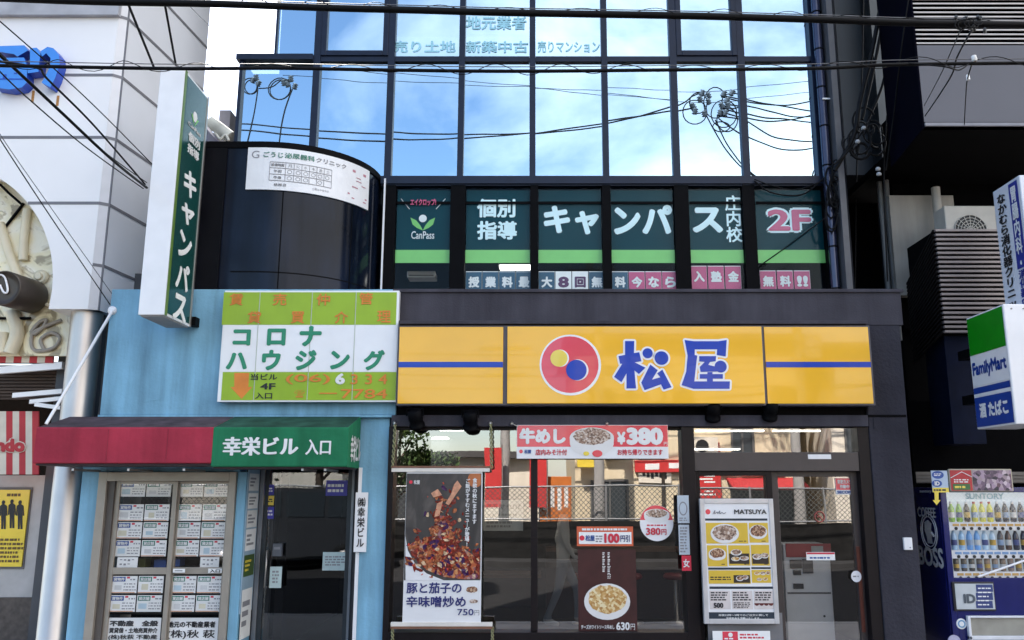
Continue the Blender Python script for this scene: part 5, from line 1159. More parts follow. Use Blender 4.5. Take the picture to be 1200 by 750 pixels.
# directory plates on the entrance side board
xw_ = xx(284) + .016
def side_rect(y0, y1, ya0, ya1): return plane_map((xw_, ya0, Z(y1, .25)), (0, ya1 - ya0, 0), (0, 0, Z(y0, .25) - Z(y1, .25)), (1, 0, 0))
for k, (y0, y1, mt, nm) in enumerate(((555, 575, paperg, 'top'), (578, 596, paper, 'second'), (598, 618, paperg, 'third'), (620, 645, paper, 'fourth'), (650, 675, mat('plate_green', (.05, .10, .02), .5), 'green'), (690, 748, paperg, 'lowest'))):
    fm = side_rect(y0, y1, .10, YE - .06); m = MB(); m.add([fm(0, 0, 0), fm(1, 0, 0), fm(1, 1, 0), fm(0, 1, 0)], [(0, 1, 2, 3)]); m.v += [v + Vector((-.003, 0, 0)) for v in m.v]; m.f += [[7, 6, 5, 4]]; m.i += [0]; m.sm += [False]
    o = m.build('directory_plate', mt); tag(o, f'{nm} tenant plate on the side wall of the entrance', 'plate')
    m = MB()
    for j in range(3): f3 = sub(fm, .1, .25 + j * .2, .45 + .12 * ((k + j) % 4), .36 + j * .2); m.add([f3(0, 0, .001), f3(1, 0, .001), f3(1, 1, .001), f3(0, 1, .001)], [(0, 1, 2, 3)])
    m.build('fine_print', yelp if k == 4 else greyink, o)
# stickers on the entrance door
YE2 = YE + .002
for a, b, c, d, mt, lab, s_ in ((382, 563, 407, 581, mat('violet_blue', (.05, .05, .42), .3), 'violet blue security sticker high on the entrance door', 'ALSOK'), (309, 568, 321, 580, MATS['violet_blue'], 'upper small violet sticker beside the door handle', '警備'), (309, 581, 321, 592, yelp, 'small yellow sticker between two violet ones', '注意'), (309, 594, 321, 608, MATS['violet_blue'], 'lower small violet sticker under the yellow one', '防犯'), (378, 647, 409, 668.5, mat('mint_paper', (.50, .62, .62), .6), 'mint notice with two lines of small print on the entrance door', None), (316, 664, 330, 689, MATS['mint_paper'], 'pale notice hanging on the entrance door handle', None)):
    hang = a == 316; Y = YE - .09 if hang else YE2
    m = MB(); m.pbox(a, b, c, d, Y, .003); o = m.build('door_notice', mt); tag(o, lab, 'notice' if s_ is None else 'sticker')
    if s_: m = MB(); dashes(m, a + 2, b + 3, c - 1.5, d - 3, Y - .001, 2, 3); m.build('fine_print', whitet if mt is not yelp else black, o)
    else: m = MB(); dashes(m, a + 3, b + 4, c - 3, d - 5, Y - .001, 4, 3); m.build('fine_print', greyink, o)
m = MB(); m.pbox(319, 637, 330, 652, YE - .08, .06); o = m.build('door_lock_box', mat('lock_grey', (.10, .11, .13), .4), bevel=.006); tag(o, 'dark grey lock box on the entrance door', 'lock'); m = MB(); m.pbox(321, 641, 328, 644, YE - .083, .003); m.build('lock_plate', greyink, o)

# ================================================================ VENDING MACHINE
YVm = .10
vm = thing('vending_machine', 'dark blue drink vending machine with rows of bottles behind glass', 'vending machine', (X(1160, 640, YVm), YVm, 0))
xv0 = X(1104, 600, YVm); xv1 = xv0 + 1.16; zv = Z(571, YVm)
gx0, gx1, gz0, gz1 = rect(1109, 577, 1232, 677, YVm)
gx0 = X(1111, 600, YVm); 
m = MB(); yb3 = YVm + .72
m.box(xv0, xv0 + .02, YVm + .05, yb3, .04, zv); m.box(xv1 - .02, xv1, YVm + .05, yb3, .04, zv); m.box(xv0 + .02, xv1 - .02, yb3 - .02, yb3, .04, zv); m.box(xv0 + .02, xv1 - .02, YVm + .05, yb3 - .02, zv - .03, zv)
m.box(xv0, gx0, YVm, YVm + .049, .04, zv); m.box(gx1, xv1, YVm, YVm + .049, .04, zv); m.box(gx0, gx1, YVm, YVm + .049, gz1, zv); m.box(gx0, gx1, YVm, YVm + .049, .04, gz0)
m.build('cabinet', navyv, vm, bevel=.006)
m = MB(); m.box(xv0 + .05, xv1 - .05, YVm + .1, yb3 - .05, 0, .039); m.build('base', blackf, vm)
m = MB(); m.box(gx0, gx1, YVm + .16, YVm + .17, gz0, gz1); m.box(gx0, gx1, YVm + .05, YVm + .16, gz1 - .002, gz1 + .01); m.build('display_back', mat('display_white', (.55, .62, .68), .4, var=.04, emit=.12), vm)
m = MB(); m.quad((gx0, YVm + .02, gz0), (gx1, YVm + .02, gz0), (gx1, YVm + .02, gz1), (gx0, YVm + .02, gz1)); m.build('display_glass', g_cl, vm)
text('SUNTORY', 1131, 578, 1176, 585, YVm + .15, mat('soft_cyan', (.28, .50, .60), .4), vm, .03)
drinks = [[(.25, .50, .04), (.22, .45, .04), (.03, .02, .02), (.60, .55, .05), (.66, .62, .06), (.66, .62, .06), (.02, .03, .05), (.02, .02, .03), (.03, .03, .05), (.02, .02, .03), (.03, .02, .02), (.02, .03, .06)],
          [(.45, .65, .85), (.40, .62, .85), (.20, .42, .78), (.22, .45, .80), (.55, .72, .85), (.58, .74, .88), (.10, .08, .08), (.12, .07, .05), (.04, .04, .06), (.03, .03, .05), (.30, .16, .06), (.5, .3, .1)],
          [(.10, .08, .06), (.12, .10, .08), (.08, .07, .06), (.15, .12, .10), (.30, .20, .14), (.35, .26, .20), (.22, .16, .12), (.32, .24, .2), (.25, .2, .15), (.2, .1, .08), (.3, .2, .1), (.2, .15, .1)]]
nmz = ['top', 'middle', 'bottom']
names_c = {}
rowz = [(Z(612, YVm), Z(588, YVm)), (Z(645, YVm), Z(620, YVm)), (Z(670, YVm), Z(653, YVm))]
capm = mat('cap_white', (.7, .7, .7), .4); capr = mat('cap_red', (.55, .08, .05), .4)
for r in range(3):
    zb3, zt3 = rowz[r]; hh = zt3 - zb3; nB = 12; pit = (gx1 - gx0 - .08) / nB
    for k in range(nB):
        cx3 = gx0 + .04 + pit * (k + .5); rr = pit * (.38 if r < 2 else .36); cy3 = YVm + .10
        col = drinks[r][k]; mm = mat('drink_%d_%d' % (r, k), col, .2, var=.15, scale=20, coat=.4)
        m = MB()
        if r < 2: m.lathe((cx3, cy3, zb3), [(rr * .8, 0), (rr, .01), (rr, hh * .55), (rr * .92, hh * .68), (rr * .45, hh * .86), (rr * .40, hh * .9)], n=12)
        else: m.lathe((cx3, cy3, zb3), [(rr * .85, 0), (rr, .012), (rr, hh * .88), (rr * .8, hh * .97), (rr * .8, hh)], n=12)
        b_ = m.build('bottle' if r < 2 else 'can', mm, vm)
        m = MB()
        if r < 2: m.lathe((cx3, cy3, zb3 + hh * .9), [(rr * .46, 0), (rr * .46, hh * .1)], n=10); m.build('cap', capr if (r == 0 and 2 < k < 6) else capm, b_)
        m = MB(); m.lathe((cx3, cy3, zb3 + hh * .22), [(rr * 1.015, 0), (rr * 1.015, hh * .26)], n=12); m.build('label_band', mat('drink_label_%d' % ((k + r) % 4), [(.6, .6, .58), (.08, .10, .25), (.55, .35, .08), (.25, .35, .5)][(k + r) % 4], .3), b_)
    # shelf with price tags and buttons
    z0_ = zb3 - .002
    m = MB(); m.box(gx0, gx1, YVm + .03, YVm + .16, z0_ - .012, z0_); m.box(gx0, gx1, YVm + .025, YVm + .034, z0_ - .085, z0_ - .013); sh_ = m.build('price_shelf', whitep, vm)
    m = MB(); mo_ = MB()
    for k in range(nB):
        cx3 = gx0 + .04 + pit * (k + .5)
        m.lathe((cx3, YVm + .025, z0_ - .065), [(.018, 0), (.018, .006), (.014, .009)], (0, -1, 0), 10)
        mo_.box(cx3 - pit * .4, cx3 + pit * .4, YVm + .021, YVm + .025, z0_ - .04, z0_ - .015)
    m.build('select_button', black, sh_); mo_.build('price_tag', [mat('tag_orange', (.62, .38, .12), .5), mat('tag_blue', (.2, .35, .6), .5)][r % 2], sh_)
m = MB(); m.tube([P(1146, 676, YVm - .012), P(1206, 655, YVm - .012)], .012, 8); m.build('white_bar', whitep, vm)
# pay panel, coin slot, hatch
m = MB(); m.pbox(1117, 682, 1166, 716, YVm - .02, .02); pf = m.build('panel_bezel', mat('bezel_black', (.02, .02, .025), .3), vm, bevel=.005)
m = MB(); m.pbox(1120, 684, 1165, 714, YVm - .024, .004); pp2 = m.build('pay_panel', mat('panel_grey', (.50, .54, .56), .4), pf)
m = MB()
for k in range(3): m.pbox(1144, 685 + k * 9.6, 1163.5, 693.5 + k * 9.6, YVm - .027, .002)
m.build('menu_tab', mat('tab_navy', (.03, .05, .18), .4), pp2)
text('ID', 1129, 696, 1143, 707, YVm - .024, mat('dark_print', (.08, .1, .12), .5), pp2, .05)
m = MB(); dashes(m, 1146, 687, 1162, 711, YVm - .028, 5, 3, .3); m.build('fine_print', whitet, pp2)
c_ = P(1126.5, 731, YVm); m = MB(); m.lathe((c_.x, YVm, c_.z), [(.055, 0), (.055, .006), (.05, .008)], (0, -1, 0), 24); rs = m.build('round_seal', paper, vm)
m = MB(); m.lathe((c_.x, YVm - .0085, c_.z), [(.04, 0), (.04, .001)], (0, -1, 0), 24); rs2 = m.build('seal_ring', mat('seal_blue', (.15, .35, .55), .4), rs); m = MB(); m.lathe((c_.x, YVm - .0098, c_.z), [(.026, 0), (.026, .001)], (0, -1, 0), 20); m.build('seal_core', paper, rs)
x0, x1, z0, z1 = rect(1136, 722, 1260, 764, YVm - .05)
m = MB(); q = [(x0, z1 + .02), (x1, z1 + .02), (x1, z0), (x0 + .03, z0)]; m.box(x0, x1, YVm - .05, YVm - .002, z0 + .12, z0 + .16); m.box(x0, x0 + .03, YVm - .05, YVm - .002, z0, z1); m.box(x0 + .03, x1, YVm - .05, YVm - .002, z0, z0 + .03); m.box(x0 + .03, x1, YVm - .05, YVm - .002, z1 - .02, z1); m.build('hatch_frame', mat('hatch_white', (.68, .70, .74), .4), vm, bevel=.006)
m = MB(); m.box(x0 + .03, x1, YVm - .02, YVm - .004, z0 + .161, z1 - .021); m.build('hatch_tray', mat('hatch_grey', (.30, .29, .25), .5, var=.2), vm)
c_ = P(1118, 752, YVm); m = MB(); m.lathe((c_.x, YVm, c_.z), [(.07, 0), (.07, .01)], (0, -1, 0), 20); m.build('round_plate', mat('pale_violet', (.45, .45, .6), .4), vm)
# white lettering on the left flank
xs2 = xv0 - .001
fsd = lambda y0, y1, z0, z1: plane_map((xs2, y1, z0), (0, y0 - y1, 0), (0, 0, z1 - z0), (-1, 0, 0))
def vlet(s, z0, z1, bold=.02, y0=YVm + .06, y1=YVm + .68):
    q = MB(); letter_into(q, s, fsd(y0, y1, z0, z1), bold); q.build('lettering', whitet, vm)
zq = lambda py: Z(py, YVm + .15)
vlet('BOSS', zq(666), zq(642), .03); vlet('COFFEE', zq(607), zq(595), .02, YVm + .15, YVm + .6)
q = MB(); cyy, czz = YVm + .36, zq(624)
for r_, a0, a1 in ((.20, 0, 6.2832), (.165, 0, 6.2832)): q.tube([(xs2 - .001, cyy + r_ * math.cos(a0 + (a1 - a0) * k / 32), czz + r_ * math.sin(a0 + (a1 - a0) * k / 32)) for k in range(33)], .006, 4, False)
q.build('emblem_ring', whitet, vm)
q = MB(); prof = [(-.05, -.13), (.07, -.13), (.06, -.04), (.10, -.01), (.06, .02), (.08, .09), (.0, .13), (-.09, .1), (-.10, .0), (-.06, -.06)]; q.add([(xs2 - .002, cyy - a, czz + b) for a, b in prof], [tuple(range(len(prof)))]); q.tube([(xs2 - .004, cyy - .06, czz - .01), (xs2 - .014, cyy - .14, czz - .04)], .012, 6)
q.build('head_emblem', whitet, vm)
vlet('suntory', zq(578), zq(574.5), .02, YVm + .2, YVm + .5)
# topper signs
m = MB(); m.pbox(1112.5, 549.5, 1187, 576, YVm - .035, .03); tp = m.build('topper_sign', mat('topper_beige', (.40, .36, .28), .4), bevel=.012); tag(tp, 'long topper sign in red and violet with canned drinks above the vending machine', 'sign')
m = MB(); m.pbox(1114, 551, 1139, 575, YVm - .038, .002); tr_ = m.build('red_field', mat('topper_red', (.48, .03, .04), .4, var=.2, scale=20), tp)
m = MB(); m.pbox(1140, 551, 1185.5, 575, YVm - .038, .002); m.build('picture', ramp_mat('dark_collage', [(0, (.02, .02, .03)), (.35, (.16, .10, .16)), (.55, (.38, .28, .38)), (.75, (.12, .06, .08)), (1, (.62, .52, .58))], 26, 'voronoi', .4), tp)
m = MB(); m.tube([P(1114, 560, YVm - .04), P(1127, 553, YVm - .04), P(1139, 559, YVm - .04)], .005, 4); m.build('roof_line', whitet, tr_)
m = MB(); m.pbox(1117, 567, 1137, 574, YVm - .041, .002); g_ = m.build('green_strip', mat('strip_green', (.05, .16, .05), .4), tr_); m = MB(); dashes(m, 1119, 568.5, 1135, 573, YVm - .042, 1, 2); m.build('fine_print', yelp, g_)
m = MB(); dashes(m, 1118, 561, 1136, 566, YVm - .04, 2, 4); m.build('fine_print', whitet, tr_)
m = MB(); m.pbox(1092, 551.5, 1111, 577, YVm - .03, .01); tg = m.build('point_card_sign', mat('card_blue_white', (.45, .55, .68), .4)); tag(tg, 'small blue and white card sign with yellow arrow at the vending machine corner', 'sign')
m = MB(); pdisc(m, 1099, 556.5, 7, 4.5, YVm - .032); pdisc(m, 1098, 566.5, 6, 4, YVm - .032); bd = m.build('blue_badge', mat('badge_blue', (.03, .09, .35), .4), tg); m = MB(); dashes(m, 1094.5, 554.5, 1103.5, 558, YVm - .034, 2, 4); m.build('fine_print', whitet, bd); text('ID', 1095, 564, 1101, 569, YVm - .034, whitet, bd, .05)
m = MB(); m.pbox(1093, 571.5, 1112, 577, YVm - .034, .003); ar_ = [(1095, 576), (1100, 576), (1100, 586), (1102.5, 586), (1097.5, 592), (1093, 586), (1095.5, 586)]; m.prism([P(x, y, YVm - .036) for x, y in ar_][::-1], (0, .003, 0)); ya_ = m.build('yellow_arrow', yelp, tg); m = MB(); dashes(m, 1094.5, 572.5, 1110, 576, YVm - .036, 1, 4); m.build('fine_print', black, ya_)

# ================================================================ PIPES AND CABLES
p0, p1 = P(958, 0, YC - .18), P(974, 340, YC - .18)
m = MB(); xd = (p0.x + p1.x) / 2 + .02; m.tube([(xd, YC - .16, zP - .3), (xd, YC - .16, zTop)], .058, 16); pi_ = m.build('drain_pipe', mat('navy_pipe', (.035, .04, .08), .22, var=.2, metal=.4, coat=.3)); tag(pi_, 'shiny dark navy drain pipe running up beside the mirror windows', 'pipe')
m = MB()
for z in [4.3 + k * .55 for k in range(16)]: m.lathe((xd, YC - .16, z), [(.062, 0), (.062, .02)], n=14)
m.build('pipe_ring', blackf, pi_); m = MB(); z = Z(117, YC - .2); m.box(xd - .02, xd + .12, YC - .24, YC - .22, z - .01, z + .01); m.build('white_clip', whitep, pi_)
def cable(name, lab, pts, r, mt=rubber, spiral=None, grp=None, smooth=True):
    q = [P(*p) if len(p) == 3 else Vector(p[:3]) for p in pts]
    q = curve(q, 8) if smooth and len(q) > 2 else q
    m = MB(); m.tube(q, r, 8); o = m.build(name, mt); tag(o, lab, 'cable', grp); return o, q
def spiral_on(o, q, amp, pitch, r, mt, off=0.0, seed=0):
    L_ = [0]
    for a, b in zip(q, q[1:]): L_.append(L_[-1] + (b - a).length)
    n_ = int(L_[-1] / pitch * 12); pts = []; j = 0
    rg = random.Random(seed)
    for k in range(n_):
        s_ = L_[-1] * k / n_
        while L_[j + 1] < s_: j += 1
        t = (s_ - L_[j]) / max(L_[j + 1] - L_[j], 1e-6); a_ = s_ / pitch * 2 * math.pi + .8 * math.sin(s_ * 1.7 + seed)
        am = amp * (1 + .35 * math.sin(s_ * 2.3 + seed)); pts.append(q[j].lerp(q[j + 1], t) + Vector((0, am * math.cos(a_), am * math.sin(a_) + off)))
    m = MB(); m.tube(pts, r, 5); return m.build('lashing_wire', mt, o)
YW1, YW2 = -4.6, -4.4
o, q = cable('overhead_cable', 'thickest black overhead cable crossing the topmost mirror windows', [(x, y, YW1) for x, y in ((-120, -6), (0, -2), (110, 2), (250, 4.5), (375, 9), (490, 12), (600, 15), (800, 18.5), (960, 23), (1080, 27), (1320, 31))], .0225)
spiral_on(o, [v + Vector((0, 0, .02)) for v in q], .022, .42, .0022, rubber, 0, 2)
m = MB(); m.tube([v + Vector((0, .02, .045)) for v in q], .0035, 5); m.build('messenger_wire', greyw, o)
o, q = cable('overhead_cable', 'black overhead cable with lashed loops below the topmost one', [(x, y, YW2) for x, y in ((-120, 76), (0, 77), (110, 79), (215, 80.5), (330, 80), (450, 82), (600, 83.5), (780, 82), (960, 80), (1060, 75.5), (1320, 73))], .012)
spiral_on(o, [v + Vector((0, 0, .012)) for v in q], .026, .46, .0028, rubber, 0, 5)
m = MB(); m.tube([v + Vector((0, .01, .036)) for v in q], .0032, 5); m.build('messenger_wire', greyw, o)
m = MB(); m.tube([v + Vector((0, .015, .008 + .006 * math.sin(i * .35))) for i, v in enumerate(q)], .004, 5); m.build('second_strand', rubber, o)
lead = 'service wires slanting towards the blue wall'
for i, (pts, r, lab) in enumerate(((((-40, 34, -3.6), (0, 65, -3.2), (70, 130, -2.4), (130, 186, -1.6), (172, 220, -.3)), .011, 'thickest slanting service wire in front of the blue letters'),
        (((0, 72, -3.2), (45, 80, -3.0), (56, 93, -2.8), (110, 147, -1.9), (170, 216, -.3)), .008, 'service wire bending down from the lashed cable by the blue letters'),
        (((-40, -8, -3.6), (0, 25, -3.2), (100, 114, -2.0), (180, 194, -.3)), .0045, 'thin service wire crossing high over the blue letters'),
        (((-40, 40, -3.5), (0, 84, -3.2), (36, 118, -2.6), (100, 172, -1.7), (168, 221, -.3)), .005, 'thin service wire under the blue letters'),
        (((0, 62, -3.2), (60, 120, -2.4), (120, 176, -1.6), (172, 214, -.3)), .004, 'thin service wire hugging the thickest slanting one'),
        (((-20, 130, -2.4), (5, 171, -2.0), (60, 255, -1.2), (129, 357, -.02)), .0045, 'thin black wire dropping steeply across white cladding'),
        (((-18, 128, -2.4), (11, 174, -2.0), (70, 258, -1.2), (131, 344, -.02)), .003, 'thinnest grey wire dropping across white cladding beside a black one'))):
    cable('service_wire', lab, pts, r * 1.25, rubber if i != 6 else greyw)
cable('sign_stay', 'black stay cable reaching the near top edge of the projecting sign', [(143, -20, -2.0), (150, 4, -1.8), (180, 78, -.78)], .0135, smooth=False)
cable('sign_stay', 'black stay cable reaching the far top edge of the projecting sign', [(190, -20, -1.4), (193, 4, -1.2), (206, 76, -.5)], .0125, smooth=False)
cable('telephone_wire', 'thin grey wire in the white sky above the projecting sign', [(210, -10, -1), (222, 7, -1), (247, 32, -1)], .003, greyw, smooth=False)
# drop lines and cluster on the right
hub = thing('cable_clamp', 'tangled black cable clamps hanging on the thickest cable before pale louvres', 'clamp', P(1130, 40, YW1))
rg = random.Random(4); m = MB()
for k in range(9):
    x, y = 1121 + k * 4 + rg.uniform(-1, 1), rg.uniform(17, 36); m.tube([P(x, y, YW1 - .02), P(x + rg.uniform(-3, 3), y + rg.uniform(3, 8), YW1 + .02)], .010, 6)
m.build('clamp_body', mat('clamp_grey', (.05, .05, .05), .5), hub)
m = MB()
for k in range(5):
    cx_, cy_, r_ = 1126 + k * 5, 27 + rg.uniform(-3, 3), rg.uniform(4, 9); m.tube([P(cx_ + r_ * math.cos(a_), cy_ + r_ * .8 * math.sin(a_), YW1 - .03) for a_ in [2 * math.pi * j / 18 for j in range(15)]], .004, 5)
m.build('cable_loop', rubber, hub)
for pts, r, lab in ((((1144, 26, YW1), (1122, 66, -3.6), (1113, 92, -3), (1084, 136, -.4)), .0065, 'black drop wire from the cable clamps down to the dark corner'), (((1128, 30, YW1), (1112, 66, -3.6), (1102, 88, -3), (1083, 124, -.4)), .004, 'finer drop wire beside the one from the cable clamps'), (((1142, 66, YW2), (1134, 92, -3.5), (1132, 110, -2.6), (1130, 146, -.4)), .005, 'short drop wire with white clip across the grey panel'), (((1062, 74, YW2), (1106, 78, YW2 - .1), (1124, 82, YW2 - .05), (1136, 74, YW2)), .005, 'sagging jumper wire under the lashed cable before the grey panel')):
    cable('drop_wire', lab, pts, r)
m = MB(); m.lathe(P(1141, 66, YW2), [(.016, 0), (.018, .03), (.01, .04)], (0, -.2, -1), 10); m.lathe(P(1134, 88, -3.5), [(.012, 0), (.014, .04)], (0, 0, -1), 10); tag(m.build('wire_insulator', paper), 'white wire clips on the short drop wire', 'clip')
for pts, r, lab in ((((1035, -10, .6), (1022, 60, .6), (1008, 118, .6), (1000, 160, .6), (978, 200, .7)), .028, 'thick black cable bundle slanting from the sky gap to the drain pipe'), (((1041, -10, .7), (1028, 60, .7), (1016, 115, .7), (1010, 140, .7)), .022, 'second black cable bundle closer to the pale sky strip'), (((1043, 60, .8), (1034, 100, .8), (1022, 130, .8), (1014, 150, .8)), .018, 'short black cable hanging beside the dark side wall'), (((1020, 140, .6), (996, 175, .6), (977, 193, .6)), .012, 'loose cable running from the tangle to the drain pipe'), (((891, 311, YC - .1), (925, 287, YC - .12), (966, 256, YC - .2)), .008, 'thin black cable slanting over the 2F window'), (((884, 212, YC - .12), (905, 226, YC - .14), (940, 228, YC - .14), (966, 208, YC - .2)), .010, 'black cable sagging over the top of the 2F window'), (((884, 210, YC - .12), (906, 218, YC - .14), (935, 222, YC - .14), (968, 210, YC - .2)), .008, 'second black cable sagging just above over the 2F window')):
    cable('black_cable', lab, pts, r)
for i_, (pts, lab) in enumerate(((((1012, -10, 2.2), (1010, 90, 2.2), (1004, 200, 2.2), (1002, 340, 2.2)), 'thin black riser cable deep in the dark gap'), (((1050, 60, .5), (1040, 130, .6), (1036, 210, .8), (1040, 330, 1.0)), 'thin black cable hanging along the slim grey pipes'), (((1066, -10, -.32), (1056, 60, -.1), (1048, 130, .3), (1038, 200, .6)), 'thin black cable draped down the dark side wall'))): cable('black_cable', lab, pts, .010)
kn = thing('cable_tangle', 'knot of black cables and pale insulators in the dark gap', 'cables', P(1015, 165, .6)); m = MB(); rg = random.Random(11)
for k in range(14):
    cx_, cy_, r_ = rg.gauss(1017, 8), rg.gauss(158, 18), rg.uniform(5, 14); a0 = rg.random() * 6; m.tube([P(cx_ + r_ * math.cos(a0 + j * .35), cy_ + r_ * 1.2 * math.sin(a0 + j * .35), .6 + rg.uniform(-.1, .1) * 0 + .01 * k) for j in range(rg.randint(8, 16))], rg.uniform(.008, .018), 6)
m.build('cable_loop', rubber, kn); m = MB()
for x, y in ((1029, 200), (1030, 206), (1012, 152), (1005, 168)): m.lathe(P(x, y, .5), [(.02, 0), (.03, .01), (.03, .03), (.015, .045)], (0, -.2, 1), 10)
m.build('insulator', mat('insulator_grey', (.35, .36, .38), .4), kn)
kn = thing('cable_loops', 'black cable loops tied round the drain pipe above the parapet', 'cables', P(972, 230, YC - .25)); m = MB()
for k in range(9):
    cx_, cy_, r_ = rg.gauss(975, 5), rg.gauss(222, 18), rg.uniform(6, 13); m.tube([P(cx_ + r_ * .6 * math.cos(j * .4), cy_ + r_ * 1.6 * math.sin(j * .4), YC - .25 - .008 * k) for j in range(16)], rg.uniform(.007, .013), 6)
m.build('cable_loop', rubber, kn)

# ================================================================ INSIDE THE RESTAURANT
def tm(a, b, c, d, Y, t, name, m_, par, bevel=.004):
    q = MB(); q.pbox(a, b, c, d, Y, t); return q.build(name, m_, par, bevel=bevel)
YT2 = .45
tk = thing('ticket_machine', 'grey meal ticket machine with red header behind the sliding door', 'ticket machine', (X(945, 700, YT2), YT2, .04))
x0, x1, z0, z1 = rect(921, 638, 976, 762, YT2)
tkm = mat('machine_grey', (.80, .81, .84), .4, var=.06)
m = MB(); m.box(x0, x1, YT2, YT2 + .5, .04, z1); m.build('cabinet', tkm, tk, bevel=.01)
tm(921, 637, 974, 653, YT2 - .012, .012, 'red_header', mat('machine_red', (.42, .05, .06), .4), tk); tm(951, 640, 965, 652, YT2 - .02, .008, 'screen', mat('screen_pale', (.5, .5, .48), .3), tk)
tm(926, 656, 940, 666, YT2 - .02, .02, 'button_block', black, tk); tm(941, 655, 953, 672, YT2 - .02, .02, 'coin_unit', mat('unit_dark', (.05, .05, .06), .4), tk); tm(930, 668, 939, 674, YT2 - .015, .015, 'slot', black, tk); tm(930, 684, 942, 690, YT2 - .015, .015, 'slot', black, tk); tm(923, 694, 974, 696, YT2 - .006, .006, 'panel_joint', mat('joint_dark', (.1, .1, .1), .5), tk, 0)
m = MB(); m.lathe(P(966, 722, YT2), [(.012, 0), (.012, .01)], (0, -1, 0), 10); m.build('lock', black, tk)
m = MB(); m.box(X(640, 640, 3), X(800, 640, 3), 3.0, 3.5, .95, 1.0); o = m.build('shop_counter', mat('counter_brown', (.16, .08, .05), .35, var=.2)); tag(o, 'long brown dining counter inside the restaurant', 'counter'); m = MB(); m.box(X(640, 640, 3), X(800, 640, 3), 3.1, 3.4, .04, .949); m.build('counter_base', mat('counter_dark', (.03, .02, .02), .5), o)
tb = thing('dining_table', 'dark dining table inside the window near the poster', 'table', (X(570, 700, 2.2), 2.2, .04))
m = MB(); x_ = X(545, 690, 2.2); m.box(x_ - .3, x_ + 1.0, 1.9, 2.5, .70, .74); m.build('table_top', mat('table_brown', (.10, .06, .04), .3), tb, bevel=.004)
for sx_ in (-.22, .92):
    for sy_ in (1.95, 2.42): m = MB(); m.box(x_ + sx_, x_ + sx_ + .04, sy_, sy_ + .04, .04, .699); m.build('leg', blackf, tb)
def stool(x, y):
    t = thing('stool', 'x', 'stool', (x, y, .04), 'stools at the restaurant counter')
    m = MB(); m.lathe((x, y, .62), [(.15, 0), (.17, .02), (.17, .05), (.14, .07)], n=18); m.build('seat', mat('stool_red', (.30, .03, .03), .4), t); m = MB(); m.lathe((x, y, .04), [(.18, 0), (.18, .02), (.03, .05), (.03, .58)], n=16); m.build('leg', steel, t); return t
s0 = stool(X(655, 690, 2.6) + .35, 2.6); s0['label'] = 'red round stool at the counter behind the maroon poster'
for k, lb_ in ((1, 'red round stool at the counter behind the round price sticker'), (2, 'red round stool at the end of the counter near the door')):
    d_ = dup(s0, (s0.location.x + .62 * k, 2.6, .04)); d_['label'] = lb_
# menu strip and banner pieces on the inner wall
m = MB(); m.pbox(640, 566, 690, 585, 6.9, .02); o = m.build('wall_menu', mat('menu_cream', (.5, .45, .35), .5)); tag(o, 'cream menu strip on the back wall of the restaurant', 'menu')
m = MB(); dashes(m, 643, 569, 687, 582, 6.89, 3, 3); m.build('fine_print', redink, o)
m = MB(); m.pbox(566, 586, 613, 622, .2, .004); o = m.build('notice_sheet', mat('notice_cream', (.46, .44, .38), .6)); tag(o, 'cream notice sheet inside the window beside the poster, seen from its back', 'notice')
m = MB(); letter_into(m, 'STOP ザ 節電', lambda u, v, w_: flat(570, 590, 610, 597, .198)(1 - u, v, w_), .03); dashes(m, 570, 601, 609, 619, .198, 4, 8); m.build('lettering', mat('faint_ink', (.22, .2, .17), .6), o)
